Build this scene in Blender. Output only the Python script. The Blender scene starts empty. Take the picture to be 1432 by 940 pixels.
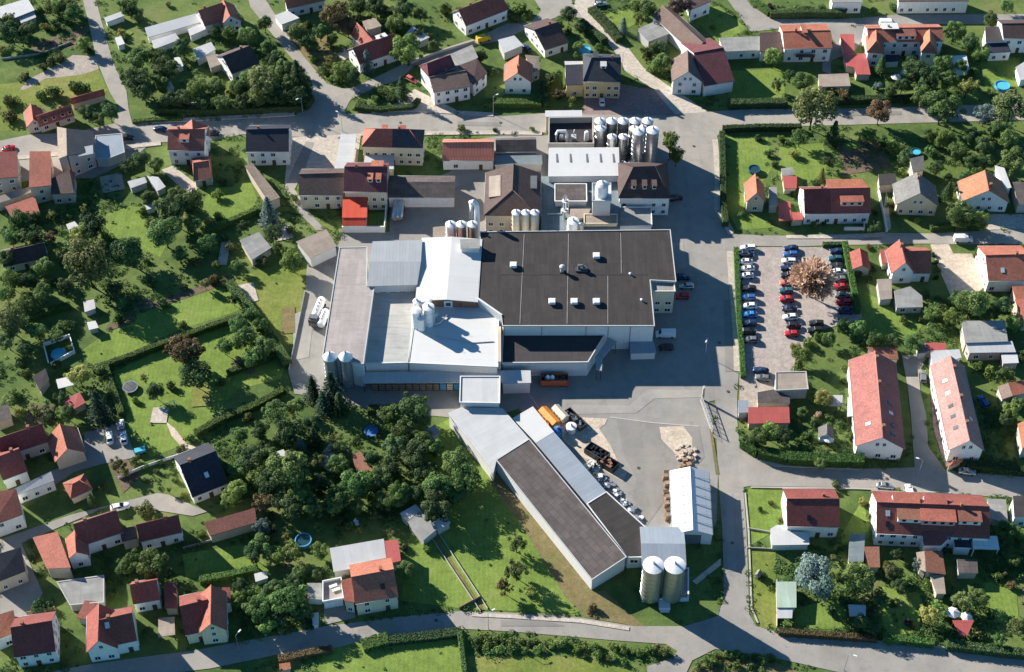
import bpy, math, random
from mathutils import Vector, Matrix, noise
R = math.radians
rnd = random.Random(7)
SC = bpy.context.scene
COL = SC.collection

# ------------------------------------------------------------------ camera
PW, PH, FPX, PITCH = 1432.0, 940.0, 2200.0, 48.0
DIST = FPX / 5.15
st_, ct_ = math.sin(R(PITCH)), math.cos(R(PITCH))
CAM = Vector((0, -DIST * ct_, DIST * st_))
cd = bpy.data.cameras.new('camera'); cam = bpy.data.objects.new('camera', cd); COL.objects.link(cam)
cam.location = CAM; cam.rotation_euler = (R(90 - PITCH), 0, 0)
cd.sensor_width = 36; cd.lens = FPX / PW * 36; cd.clip_start = 1; cd.clip_end = 4000
SC.camera = cam


def G(px, py, z=0.0):
    """point of the photograph -> point of the place at height z"""
    a, b = (px - PW / 2) / FPX, -(py - PH / 2) / FPX
    d = Vector((a, ct_ + b * st_, -st_ + b * ct_))
    t = (z - CAM.z) / d.z
    return CAM + d * t


def P2(p):
    """place -> photograph"""
    v = p - CAM
    w = v.y * ct_ - v.z * st_
    return PW / 2 + v.x / w * FPX, PH / 2 - (v.y * st_ + v.z * ct_) / w * FPX


def mpp(py):   # metres per pixel across, on the ground at row py
    return (G(716 + 1, py) - G(716, py)).length


# ------------------------------------------------------------------ light
AZ, EL = 36.5, 24.0
trav = Vector((math.cos(R(AZ)) * math.cos(R(EL)), -math.sin(R(AZ)) * math.cos(R(EL)), -math.sin(R(EL))))
sl = bpy.data.lights.new('sun', 'SUN'); so = bpy.data.objects.new('sun', sl); COL.objects.link(so)
sl.energy = 5.0; sl.angle = R(0.53); sl.color = (1.0, 0.93, 0.82)
so.rotation_euler = trav.to_track_quat('-Z', 'Y').to_euler()
so.location = (-200, 150, 200)
W = bpy.data.worlds.new('World'); SC.world = W; W.use_nodes = True
nt = W.node_tree; bg = nt.nodes['Background']; sk = nt.nodes.new('ShaderNodeTexSky')
sk.sky_type = 'NISHITA'; sk.sun_disc = False
sk.sun_elevation = R(EL); sk.sun_rotation = math.atan2(-trav.x, -trav.y)
sk.air_density = 0.8; sk.dust_density = 0.0; sk.ozone_density = 5.0; sk.altitude = 1200
tm = nt.nodes.new('ShaderNodeMix'); tm.data_type = 'RGBA'; tm.blend_type = 'MULTIPLY'; tm.inputs[0].default_value = 1
tm.inputs[7].default_value = (0.8, 1.13, 1.06, 1)
nt.links.new(sk.outputs[0], tm.inputs[6]); nt.links.new(tm.outputs[2], bg.inputs[0]); bg.inputs[1].default_value = 0.068
SC.view_settings.view_transform = 'Standard'; SC.view_settings.look = 'None'
SC.view_settings.exposure = 1.25; SC.view_settings.gamma = 1; SC.view_settings.use_curve_mapping = False
SC.cycles.max_bounces = 5; SC.cycles.diffuse_bounces = 3; SC.cycles.glossy_bounces = 3
SC.cycles.transparent_max_bounces = 4; SC.cycles.caustics_reflective = False; SC.cycles.caustics_refractive = False

# ------------------------------------------------------------------ materials
MATS = {}


class NT:
    def __init__(s, name, rough=0.8, spec=0.3, metal=0.0):
        m = bpy.data.materials.new(name); m.use_nodes = True
        s.m, s.t = m, m.node_tree
        s.b = s.t.nodes['Principled BSDF']
        s.b.inputs['Roughness'].default_value = rough; s.b.inputs['Metallic'].default_value = metal
        s.b.inputs['Specular IOR Level'].default_value = spec
        MATS[name] = m

    def n(s, k, **kw):
        x = s.t.nodes.new('ShaderNode' + k)
        for a, v in kw.items():
            if hasattr(x, a) and a not in x.inputs: setattr(x, a, v)
            else: x.inputs[a].default_value = v
        return x

    def l(s, a, b): s.t.links.new(a, b)

    def co(s, kind, scale=(1, 1, 1)):
        tc = s.n('TexCoord'); mp = s.n('Mapping'); mp.inputs['Scale'].default_value = scale
        s.l(tc.outputs[kind], mp.inputs[0]); return mp.outputs[0]

    def noise(s, vec, scale, detail=4, rough=0.6):
        x = s.n('TexNoise'); x.inputs['Scale'].default_value = scale; x.inputs['Detail'].default_value = detail
        x.inputs['Roughness'].default_value = rough; s.l(vec, x.inputs['Vector']); return x.outputs['Fac']

    def ramp(s, fac, stops):
        x = s.n('ValToRGB'); e = x.color_ramp.elements
        while len(e) < len(stops): e.new(0.5)
        for q, (p, c) in zip(e, stops): q.position = p; q.color = tuple(c) + (1,) if len(c) == 3 else c
        s.l(fac, x.inputs[0]); return x.outputs[0]

    def mix(s, fac, a, b, mode='MIX'):
        x = s.n('Mix', data_type='RGBA', blend_type=mode)
        for i, v in ((0, fac), (6, a), (7, b)):
            if isinstance(v, (int, float)): x.inputs[i].default_value = v
            elif isinstance(v, tuple): x.inputs[i].default_value = v + (1,)
            else: s.l(v, x.inputs[i])
        return x.outputs[2]

    def hsv(s, col, val=None, hue=None):
        x = s.n('HueSaturation'); s.l(col, x.inputs['Color'])
        if val is not None: s.l(val, x.inputs['Value'])
        if hue is not None: s.l(hue, x.inputs['Hue'])
        return x.outputs[0]

    def rng(s, fac, a, b):
        x = s.n('MapRange'); x.inputs['To Min'].default_value = a; x.inputs['To Max'].default_value = b
        s.l(fac, x.inputs[0]); return x.outputs[0]

    def bump(s, h, strength=0.3, dist=0.05):
        x = s.n('Bump'); x.inputs['Strength'].default_value = strength; x.inputs['Distance'].default_value = dist
        s.l(h, x.inputs['Height']); s.l(x.outputs[0], s.b.inputs['Normal'])

    def done(s, col):
        if isinstance(col, tuple): s.b.inputs['Base Color'].default_value = col + (1,)
        else: s.l(col, s.b.inputs['Base Color'])
        return s.m


def objrand(n, a, b):
    oi = n.n('ObjectInfo'); return n.rng(oi.outputs['Random'], a, b)


def mul(c, k): return tuple(x * k for x in c)


def tile(name, c):          # clay or concrete roof tiles laid in rows, weathered
    n = NT(name, 0.75, 0.25)
    uv = n.co('UV')
    br = n.n('TexBrick', offset=0.5); br.inputs['Scale'].default_value = 1
    br.inputs['Brick Width'].default_value = 0.30; br.inputs['Row Height'].default_value = 0.36
    br.inputs['Mortar Size'].default_value = 0.018; br.inputs['Mortar Smooth'].default_value = 0.6
    br.inputs['Color1'].default_value = mul(c, 0.78) + (1,); br.inputs['Color2'].default_value = mul(c, 1.2) + (1,)
    br.inputs['Mortar'].default_value = mul(c, 0.45) + (1,)
    n.l(uv, br.inputs['Vector'])
    a = n.noise(n.co('UV', (1.6, 0.35, 1)), 1.0, 5)
    b = n.noise(uv, 0.22, 3)
    col = n.mix(n.rng(a, -0.3, 0.55), br.outputs['Color'], mul((c[0] * .55 + .03, c[1] * .75 + .02, c[2] * .8 + .02), .8))
    col = n.hsv(col, n.rng(b, 0.65, 1.35))
    col = n.hsv(col, objrand(n, 0.82, 1.15), objrand(n, .488, .508))
    moss = n.ramp(n.noise(n.co('UV', (.5, .25, 1)), 1.0, 6, .7), [(.56, (0, 0, 0)), (.76, (.2, .2, .2))])
    col = n.mix(moss, col, (.12, .105, .075))
    n.bump(br.outputs['Fac'], 0.5, -0.04)
    return n.done(col)


def sheet(name, c, w=1.0, h=6.0, line=0.03, dark=0.6, rough=0.6, var=0.25, spec=0.3, metal=0.0, grime=0.35):
    """roofing felt, sheet metal or fabric in strips with seams and weather stains"""
    n = NT(name, rough, spec, metal)
    uv = n.co('UV')
    br = n.n('TexBrick', offset=0.5); br.inputs['Scale'].default_value = 1
    br.inputs['Brick Width'].default_value = w; br.inputs['Row Height'].default_value = h
    br.inputs['Mortar Size'].default_value = line; br.inputs['Mortar Smooth'].default_value = 0.3
    br.inputs['Color1'].default_value = mul(c, 1 - var * .4) + (1,); br.inputs['Color2'].default_value = mul(c, 1 + var * .4) + (1,)
    br.inputs['Mortar'].default_value = mul(c, dark) + (1,)
    n.l(uv, br.inputs['Vector'])
    a = n.noise(uv, 0.25, 6, 0.65); b = n.noise(n.co('UV', (1.2, .12, 1)), 1.0, 4)
    col = n.hsv(br.outputs['Color'], n.rng(a, 1 - var * 1.6, 1 + var * 1.6))
    col = n.mix(n.ramp(b, [(0.5, (0, 0, 0)), (0.75, (grime,) * 3)]), col, mul(c, 0.6))
    n.bump(br.outputs['Fac'], 0.4, 0.03)
    return n.done(col)


def plaster(name, c, rough=0.85, var=0.12):
    n = NT(name, rough, 0.25)
    uv = n.co('UV')
    a = n.noise(uv, 0.5, 5); b = n.noise(n.co('UV', (2.5, .25, 1)), 1.0, 4)
    col = n.hsv(n.ramp(b, [(0.35, mul(c, 0.9)), (0.6, c)]), n.rng(a, 1 - var, 1 + var))
    n.bump(n.noise(uv, 8, 3), 0.15, 0.02)
    return n.done(col)


def earth(name, stops, s1, s2, bump=0.4, rough=0.95, fine=3.0, mown=0):
    n = NT(name, rough, 0.15)
    p = n.co('Object')
    a = n.noise(p, s1, 6, 0.65); b = n.noise(p, s2, 5, 0.7); f = n.noise(p, fine, 4, .7)
    col = n.ramp(a, stops)
    g = n.noise(p, 1.1, 5, .75)
    col = n.hsv(col, n.rng(b, 0.5, 1.5)); col = n.hsv(col, n.rng(f, 0.6, 1.4)); col = n.hsv(col, n.rng(g, 0.6, 1.4))
    if mown:
        wv = n.n('TexWave'); wv.inputs['Scale'].default_value = .28; wv.inputs['Distortion'].default_value = 2.5; wv.inputs['Detail'].default_value = 3; n.l(n.co('Object', (1, .35, 1)), wv.inputs['Vector'])
        col = n.hsv(col, n.rng(wv.outputs['Fac'], 1 - mown, 1 + mown))
    n.bump(f, bump, 0.15)
    return n.done(col)


def asphalt(name, c, crack=0.5):
    n = NT(name, 0.88, 0.25)
    p = n.co('Object')
    a = n.noise(p, 0.06, 5, .6); b = n.noise(p, 0.35, 5, .7); f = n.noise(p, 5, 3)
    col = n.ramp(a, [(0.3, mul(c, .82)), (0.5, c), (0.7, mul((c[0] * 1.05, c[1], c[2] * .95), 1.15))])
    col = n.hsv(col, n.rng(b, 0.8, 1.2)); col = n.hsv(col, n.rng(f, 0.85, 1.15))
    v = n.n('TexVoronoi', feature='DISTANCE_TO_EDGE'); v.inputs['Scale'].default_value = 0.06
    dis = n.n('VectorMath', operation='ADD'); nn = n.n('TexNoise'); nn.inputs['Scale'].default_value = .6
    n.l(p, nn.inputs['Vector']); sc = n.n('VectorMath', operation='SCALE'); sc.inputs['Scale'].default_value = 7
    n.l(nn.outputs['Color'], sc.inputs[0]); n.l(p, dis.inputs[0]); n.l(sc.outputs[0], dis.inputs[1])
    n.l(dis.outputs[0], v.inputs['Vector'])
    cr = n.ramp(v.outputs['Distance'], [(0.0, (crack,) * 3), (0.006, (0, 0, 0))])
    col = n.mix(cr, col, mul(c, .45))
    stn = n.ramp(n.noise(p, .16, 7, .72), [(.56, (0, 0, 0)), (.68, (.5, .5, .5))]); col = n.mix(stn, col, mul(c, .6))
    lite = n.ramp(n.noise(n.co('Object', (.25, .02, 1)), 1.0, 5, .6), [(.55, (0, 0, 0)), (.7, (.35, .35, .35))]); col = n.mix(lite, col, mul(c, 1.3))
    n.bump(f, 0.2, 0.03)
    return n.done(col)


def paint(name, c, rough=0.35, spec=0.5, metal=0.0, var=0.08):
    n = NT(name, rough, spec, metal)
    a = n.noise(n.co('Object'), 2.0, 4)
    ramp = n.ramp(a, [(0.3, mul(c, 1 - var * 2)), (0.6, c)])
    return n.done(ramp)


def leaf(name, c, c2, trans=0.33):
    n = NT(name, 0.7, 0.2)
    at = n.n('Attribute', attribute_name='tint')
    col = n.ramp(at.outputs['Fac'], [(0.0, mul(c, .55)), (0.5, c), (1.0, c2)])
    col = n.hsv(col, objrand(n, 0.75, 1.4))
    oi = n.n('ObjectInfo'); hr = n.n('MapRange'); hr.inputs['To Min'].default_value = .478; hr.inputs['To Max'].default_value = .518
    fr = n.n('Math', operation='FRACT'); m7 = n.n('Math', operation='MULTIPLY'); m7.inputs[1].default_value = 7.3
    n.l(oi.outputs['Random'], m7.inputs[0]); n.l(m7.outputs[0], fr.inputs[0]); n.l(fr.outputs[0], hr.inputs[0])
    col = n.hsv(col, None, hr.outputs[0])
    tr = n.n('BsdfTranslucent'); n.l(col, tr.inputs['Color'])
    mx = n.n('MixShader'); mx.inputs[0].default_value = trans
    out = n.t.nodes['Material Output']
    n.l(n.b.outputs[0], mx.inputs[1]); n.l(tr.outputs[0], mx.inputs[2]); n.l(mx.outputs[0], out.inputs['Surface'])
    return n.done(col)


# roofs
tile('tile_red', (0.38, 0.122, 0.086)); tile('tile_pink', (0.47, 0.27, 0.23)); tile('tile_salmon', (0.40, 0.165, 0.13)); tile('tile_dark_red', (0.255, 0.078, 0.061)); tile('tile_orange', (0.42, 0.15, 0.09))
tile('tile_brown', (0.16, 0.105, 0.09)); tile('tile_rust', (0.26, 0.11, 0.075)); tile('tile_slate', (0.045, 0.055, 0.07))
tile('tile_navy', (0.03, 0.035, 0.055)); tile('tile_maroon', (0.17, 0.055, 0.062)); tile('tile_grey', (0.17, 0.165, 0.16))
tile('tile_tan', (0.26, 0.2, 0.16)); tile('tile_umber', (0.10, 0.065, 0.06))
sheet('felt_black', (0.046, 0.041, 0.041), 1.1, 9, 0.03, 0.72, 0.85, 0.26, 0.2, 0, .5)
sheet('felt_brown', (0.098, 0.083, 0.08), 2.6, 1.6, 0.05, 0.5, 0.9, 0.35)
sheet('felt_dark', (0.05, 0.045, 0.048), 5, 1.1, 0.025, .7, .9, .2)
sheet('felt_pink', (0.35, 0.315, 0.298), 9, 1.3, 0.03, 0.85, 0.9, 0.2, 0.2, 0, .5)
sheet('felt_tan', (0.30, 0.25, 0.21), 6, 1.2, 0.03, .8, .9, .22)
sheet('felt_grey', (0.27, 0.27, 0.26), 6, 1.3, 0.03, .8, .9, .25, .2, 0, .5)
sheet('felt_teal', (0.16, 0.2, 0.22), 5, 1.2, 0.03, .8, .85, .2)
sheet('gravel_roof', (0.40, 0.40, 0.375), 12, 12, 0.02, .9, .95, .22, .2, 0, .6)
sheet('metal_white', (0.56, 0.56, 0.555), 2.2, 30, 0.02, .82, .5, .05, .4, 0, .12)
sheet('metal_grey', (0.30, 0.32, 0.34), 0.9, 30, 0.035, .72, .5, .1, .4, 0, .2)
sheet('metal_blue_grey', (0.25, 0.29, 0.34), 1.1, 30, 0.03, .75, .55, .1, .4, 0, .2)
sheet('metal_light', (0.46, 0.465, 0.47), 1.4, 30, 0.03, .8, .5, .1, .4, 0, .2)
sheet('metal_red', (0.42, 0.10, 0.09), 0.8, 30, 0.04, .7, .5, .12)
sheet('metal_orange', (0.50, 0.19, 0.13), 0.9, 30, 0.06, .45, .6, .15)
sheet('metal_bright_red', (0.55, 0.075, 0.04), 1.2, 30, 0.03, .7, .5, .12)
sheet('metal_green', (0.36, 0.45, 0.38), 1.0, 30, .03, .8, .6, .15)
sheet('fabric_white', (0.68, 0.68, 0.67), 60, 4.4, 0.045, .6, .5, .03, .4, 0, .05)
# walls
plaster('wall_white', (0.78, 0.78, 0.76)); plaster('wall_cream', (0.66, 0.58, 0.42)); plaster('wall_beige', (0.52, 0.45, 0.36))
plaster('wall_pink', (0.55, 0.4, 0.36)); plaster('wall_grey', (0.42, 0.42, 0.41)); plaster('wall_brick', (0.26, 0.13, 0.085), var=.25)
plaster('wall_timber', (0.16, 0.10, 0.07), var=.25); plaster('wall_yellow', (0.64, 0.5, 0.27)); plaster('wall_concrete', (0.38, 0.36, 0.33), var=.2)
sheet('panel_white', (0.64, 0.64, 0.63), 4.0, 30, 0.03, .8, .5, .06, .4, 0, .12)
sheet('panel_boards', (0.24, 0.20, 0.165), 2.0, 30, 0.09, .4, .8, .3)
# ground
earth('grass', [(0.30, (0.05, 0.085, 0.028)), (0.45, (0.088, 0.138, 0.038)), (0.58, (0.13, 0.175, 0.05)), (0.72, (0.16, 0.16, 0.07))], 0.045, 0.3, .8)
earth('lawn', [(0.3, (0.115, 0.175, 0.036)), (0.55, (0.165, 0.235, 0.05)), (0.75, (0.22, 0.25, 0.072))], 0.07, 0.4, .5, mown=.045)
earth('meadow', [(0.3, (0.10, 0.155, 0.03)), (0.5, (0.165, 0.2, 0.045)), (0.7, (0.22, 0.215, 0.07))], 0.06, 0.5, .6, mown=.03)
earth('dry_grass', [(0.3, (0.13, 0.14, 0.05)), (0.5, (0.19, 0.15, 0.075)), (0.7, (0.17, 0.16, 0.06))], 0.09, 0.6, .6)
earth('soil', [(0.3, (0.10, 0.075, 0.05)), (0.5, (0.16, 0.12, 0.085)), (0.7, (0.09, 0.1, 0.04))], 0.12, 0.7, .8)
earth('gravel', [(0.3, (0.30, 0.26, 0.225)), (0.5, (0.36, 0.315, 0.275)), (0.72, (0.27, 0.24, 0.2))], 0.1, 0.6, .4)
earth('gravel_red', [(0.3, (0.32, 0.275, 0.25)), (0.5, (0.37, 0.32, 0.295)), (0.72, (0.30, 0.265, 0.235))], 0.1, 0.6, .4)
earth('sand', [(0.3, (0.42, 0.35, 0.28)), (0.55, (0.55, 0.46, 0.37)), (0.75, (0.36, 0.30, 0.25))], 0.15, 0.9, .5)
earth('paving', [(0.3, (0.40, 0.35, 0.30)), (0.55, (0.47, 0.42, 0.36)), (0.75, (0.36, 0.33, 0.29))], 0.2, 1.0, .2)
earth('paving_red', [(0.3, (0.23, 0.16, 0.15)), (0.55, (0.28, 0.2, 0.19)), (0.75, (0.22, 0.17, 0.16))], 0.2, 1.0, .2)
asphalt('asphalt', (0.30, 0.28, 0.253), .12); asphalt('asphalt_yard', (0.255, 0.245, 0.228), .12); asphalt('asphalt_old', (0.275, 0.26, 0.24), .3)
asphalt('asphalt_patch', (0.225, 0.215, 0.2), .1); asphalt('asphalt_pale', (0.30, 0.285, 0.265), .1); plaster('kerb_stone', (0.42, 0.40, 0.37)); plaster('road_paint', (0.7, 0.7, 0.68))
# things
paint('steel', (0.62, 0.62, 0.62), 0.32, .5, .85); paint('steel_olive', (0.44, 0.45, 0.37), 0.38, .5, .7); paint('enamel', (0.8, 0.8, 0.8), .35)
paint('enamel_beige', (0.62, 0.55, 0.43), .4); paint('rubber', (0.02, 0.02, 0.02), .8, .2); paint('glass', (0.018, 0.024, 0.03), .08, .6)
paint('black', (0.02, 0.022, 0.026), .4); paint('navy', (0.015, 0.035, 0.10), .25); paint('blue', (0.03, 0.12, 0.36), .25)
paint('bright_blue', (0.03, 0.25, 0.62), .25); paint('red', (0.5, 0.025, 0.035), .25); paint('pale_red', (0.55, 0.14, 0.12), .3)
paint('white', (0.82, 0.82, 0.82), .3); paint('silver', (0.48, 0.50, 0.52), .25, .5, .6); paint('grey', (0.16, 0.17, 0.18), .3)
paint('teal', (0.03, 0.11, 0.14), .3); paint('orange', (0.75, 0.26, 0.03), .45); paint('orange_red', (0.52, 0.14, 0.05), .55, var=.2)
paint('yellow', (0.75, 0.48, 0.03), .4); paint('sky_blue', (0.08, 0.36, 0.62), .5); paint('wood', (0.36, 0.24, 0.15), .8, .2, var=.3)
paint('dark_wood', (0.10, 0.07, 0.05), .85, .2, var=.3); paint('lamp_glass', (0.8, 0.78, 0.7), .2); paint('bark', (0.10, 0.08, 0.06), .9, .1, var=.3)
paint('pool_water', (0.10, 0.48, 0.60), .06, .6); paint('pond_water', (0.02, 0.06, 0.07), .05, .6); paint('dark_metal', (0.06, 0.065, 0.07), .5)
paint('net_blue', (0.05, 0.17, 0.42), .6); paint('greenhouse_glass', (0.58, 0.66, 0.68), .12, .6)
LEAVES = {'mid': ((.082, .145, .045), (.2, .3, .095)), 'dark': ((.052, .098, .038), (.135, .21, .08)), 'olive': ((.115, .145, .05), (.25, .28, .11)),
          'light': ((.125, .2, .05), (.28, .37, .11)), 'yellow': ((.23, .25, .07), (.42, .42, .14)), 'blue': ((.13, .2, .18), (.32, .40, .36)), 'wild': ((.095, .145, .045), (.23, .29, .10)),
          'brown': ((.14, .105, .05), (.28, .22, .11)), 'rusty': ((.40, .29, .2), (.68, .53, .4)), 'conifer': ((.03, .065, .036), (.085, .145, .08)),
          'plum': ((.08, .05, .045), (.2, .13, .12)), 'hedge': ((.07, .135, .034), (.17, .28, .075)), 'hedge_brown': ((.14, .10, .055), (.24, .17, .09))}
for k, (a, b) in LEAVES.items(): leaf('leaf_' + k, a, b)
M = MATS


# ------------------------------------------------------------------ mesh building
class MB:
    def __init__(s): s.v, s.f, s.mi, s.uv, s.sm = [], [], [], [], []

    def poly(s, pts, mi=0, smooth=False, udir=None):
        pts = [Vector(p) for p in pts]
        n = Vector((0, 0, 0))
        for i in range(len(pts)):
            a, b = pts[i], pts[(i + 1) % len(pts)]
            n += Vector(((a.y - b.y) * (a.z + b.z), (a.z - b.z) * (a.x + b.x), (a.x - b.x) * (a.y + b.y)))
        if n.length < 1e-9: return
        n.normalize()
        u = Vector((0, 0, 1)).cross(n)
        if u.length < 0.02: u = udir or Vector((1, 0, 0))
        u = (u - n * u.dot(n)).normalized(); v = n.cross(u)
        i0 = len(s.v); s.v += [tuple(p) for p in pts]
        s.f.append(tuple(range(i0, i0 + len(pts)))); s.mi.append(mi); s.sm.append(smooth)
        s.uv += [(p.dot(u), p.dot(v)) for p in pts]

    def prism(s, xy, z0, z1, mi=0, top=True, bottom=False, tmi=None, udir=None):
        k = len(xy)
        z0 = z0 if isinstance(z0, (list, tuple)) else [z0] * k
        z1 = z1 if isinstance(z1, (list, tuple)) else [z1] * k
        for i in range(k):
            j = (i + 1) % k
            s.poly([(xy[i][0], xy[i][1], z0[i]), (xy[j][0], xy[j][1], z0[j]), (xy[j][0], xy[j][1], z1[j]), (xy[i][0], xy[i][1], z1[i])], mi)
        if top: s.poly([(xy[i][0], xy[i][1], z1[i]) for i in range(k)], mi if tmi is None else tmi, udir=udir)
        if bottom: s.poly([(xy[i][0], xy[i][1], z0[i]) for i in reversed(range(k))], mi)

    def box(s, c, sx, sy, sz, rz=0.0, mi=0, bottom=True):
        """c = centre of the base"""
        ca, sa = math.cos(rz), math.sin(rz)
        q = [(c[0] + x * ca - y * sa, c[1] + x * sa + y * ca) for x, y in ((-sx / 2, -sy / 2), (sx / 2, -sy / 2), (sx / 2, sy / 2), (-sx / 2, sy / 2))]
        s.prism(q, c[2], c[2] + sz, mi, True, bottom)

    def lathe(s, prof, n=24, c=(0, 0, 0), mi=0, smooth=True, axis='z'):
        def pt(r, z, a):
            p = (r * math.cos(a), r * math.sin(a), z)
            if axis == 'y': p = (p[0], p[2], p[1])
            if axis == 'x': p = (p[2], p[0], p[1])
            return (c[0] + p[0], c[1] + p[1], c[2] + p[2])
        for (r0, z0), (r1, z1) in zip(prof, prof[1:]):
            for i in range(n):
                a, b = 2 * math.pi * i / n, 2 * math.pi * (i + 1) / n
                if r0 < 1e-6: q = [pt(0, z0, a), pt(r1, z1, b), pt(r1, z1, a)]
                elif r1 < 1e-6: q = [pt(r0, z0, a), pt(r0, z0, b), pt(0, z1, a)]
                else: q = [pt(r0, z0, a), pt(r0, z0, b), pt(r1, z1, b), pt(r1, z1, a)]
                if axis == 'y': q.reverse()
                s.poly(q, mi, smooth)

    def tube(s, pts, r, n=8, mi=0, r1=None):
        pts = [Vector(p) for p in pts]
        rings = []
        for i, p in enumerate(pts):
            d = (pts[min(i + 1, len(pts) - 1)] - pts[max(i - 1, 0)]).normalized()
            x = d.cross(Vector((0, 0, 1)))
            if x.length < 0.05: x = d.cross(Vector((1, 0, 0)))
            x.normalize(); y = d.cross(x)
            rr = r if r1 is None else r + (r1 - r) * i / (len(pts) - 1)
            rings.append([p + x * (rr * math.cos(2 * math.pi * k / n)) + y * (rr * math.sin(2 * math.pi * k / n)) for k in range(n)])
        for a, b in zip(rings, rings[1:]):
            for k in range(n): s.poly([a[k], b[k], b[(k + 1) % n], a[(k + 1) % n]], mi, True)
        s.poly(rings[0], mi); s.poly(list(reversed(rings[-1])), mi)

    def mesh(s, name, mats):
        me = bpy.data.meshes.new(name)
        me.from_pydata(s.v, [], s.f)
        uv = me.uv_layers.new(name='UVMap')
        uv.data.foreach_set('uv', [x for q in s.uv for x in q])
        me.polygons.foreach_set('material_index', s.mi)
        me.polygons.foreach_set('use_smooth', s.sm)
        for m in mats: me.materials.append(M[m] if isinstance(m, str) else m)
        me.update()
        return me

    def build(s, name, mats, parent=None, loc=(0, 0, 0), rz=0.0):
        if isinstance(mats, str): mats = [mats]
        if any(s.sm):
            me = s.weld(s.mesh(name, mats))
        else: me = s.mesh(name, mats)
        return link(name, me, parent, loc, rz)

    @staticmethod
    def weld(me):
        import bmesh
        bm = bmesh.new(); bm.from_mesh(me); bmesh.ops.remove_doubles(bm, verts=bm.verts, dist=1e-4)
        for e in bm.edges:
            if len(e.link_faces) == 2 and e.calc_face_angle(0) > R(35): e.smooth = False
        bm.to_mesh(me); bm.free(); return me


def link(name, data, parent=None, loc=(0, 0, 0), rz=0.0):
    o = bpy.data.objects.new(name, data); COL.objects.link(o)
    o.location = loc; o.rotation_euler = (0, 0, rz)
    if parent is not None: o.parent = parent
    return o


THINGS = []     # (object, landmark phrase, xy) for naming what stands beside what


def tag(o, label, cat, group=None, mark=None, xy=None, kind=None):
    o['label'] = label; o['category'] = cat
    if group: o['group'] = group
    if kind: o['kind'] = kind
    if mark: THINGS.append((o, mark, Vector(xy)))
    return o


def root(name, loc=(0, 0, 0), rz=0.0):
    o = link(name, None, None, loc, rz); o.empty_display_size = 0.5; return o


def copy_tree(o, parent=None):
    c = o.copy(); COL.objects.link(c)
    if parent is not None: c.parent = parent
    for ch in list(o.children): copy_tree(ch, c)
    return c


def setmat(o, m):
    for sl_ in o.material_slots: sl_.link = 'OBJECT'; sl_.material = M[m]


def area2(p): return sum(p[i][0] * p[(i + 1) % len(p)][1] - p[(i + 1) % len(p)][0] * p[i][1] for i in range(len(p)))


def offset(p, d):
    """grow a counter-clockwise outline by d"""
    out = []
    k = len(p)
    for i in range(k):
        a, b, c = Vector(p[i - 1][:2]), Vector(p[i][:2]), Vector(p[(i + 1) % k][:2])
        e1, e2 = (b - a).normalized(), (c - b).normalized()
        n1, n2 = Vector((e1.y, -e1.x)), Vector((e2.y, -e2.x))
        m = n1 + n2
        if m.length < 0.2: m = n1
        m.normalize(); q = max(0.35, m.dot(n1))
        out.append(tuple(b + m * (d / q)))
    return out


LAWNS = []
FOOT = []    # outlines nothing wild may grow in


def inside(p, poly):
    r = False; j = len(poly) - 1
    for i in range(len(poly)):
        a, b = poly[i], poly[j]
        if (a[1] > p[1]) != (b[1] > p[1]) and p[0] < (b[0] - a[0]) * (p[1] - a[1]) / (b[1] - a[1]) + a[0]: r = not r
        j = i
    return r


# ------------------------------------------------------------------ ground sheets
LEVEL = [0.02]


def ground(name, pts, m, step=None, solid=False):
    q = [G(*p) for p in pts]
    xy = [(p.x, p.y) for p in q]
    if area2(xy) < 0: xy.reverse()
    z = LEVEL[0]; LEVEL[0] += 0.002
    b = MB()
    if step: b.prism(xy, 0, step, 0)
    else: b.poly([(x, y, z) for x, y in xy])
    o = b.build(name, m); o['kind'] = 'structure'
    if solid: FOOT.append(xy)
    elif m in ('lawn', 'meadow'): LAWNS.append(xy)
    return o


def strip(name, pts, w, h, m, label=None, cat=None, z0=None):
    """a wall, kerb or strip of width w (metres) and height h along a line"""
    if z0 is None: z0 = 0.0 if label else LEVEL[0]
    q = [Vector(G(*p)[:2]) for p in pts]
    L, Rr = [], []
    for i, p in enumerate(q):
        d = (q[min(i + 1, len(q) - 1)] - q[max(i - 1, 0)]).normalized(); n = Vector((-d.y, d.x)) * (w / 2)
        L.append(p + n); Rr.append(p - n)
    b = MB()
    for i in range(len(q) - 1):
        quad = [tuple(Rr[i]), tuple(Rr[i + 1]), tuple(L[i + 1]), tuple(L[i])]
        b.prism(quad, 0, z0 + h)
    o = b.build(name, m)
    if label: tag(o, label, cat)
    else: o['kind'] = 'structure'
    return o
# ------------------------------------------------------------------ houses and halls
def win_meshes():
    b = MB(); w, h, t = 1.2, 1.4, 0.11
    for x0, x1, z0, z1 in ((-w / 2, -w / 2 + t, -h / 2, h / 2), (w / 2 - t, w / 2, -h / 2, h / 2), (-w / 2 + t, w / 2 - t, -h / 2, -h / 2 + t), (-w / 2 + t, w / 2 - t, h / 2 - t, h / 2), (-.03, .03, -h / 2 + t, h / 2 - t)):
        b.box(((x0 + x1) / 2, -0.02, z0), x1 - x0, 0.1, z1 - z0)
    b.box((0, -0.06, -h / 2 - .06), w + .2, 0.18, 0.055)
    f = b.mesh('window', ['wall_white'])
    p = MB(); p.box((0, 0.0, -h / 2 + .11), w - .22, 0.06, h - .22)
    g = p.mesh('pane', ['glass'])
    d = MB(); d.box((0, 0, 0), 1.05, .12, 2.05)
    return f, g, d.mesh('door', ['dark_wood'])


WIN, PANE, DOOR = win_meshes()


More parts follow.
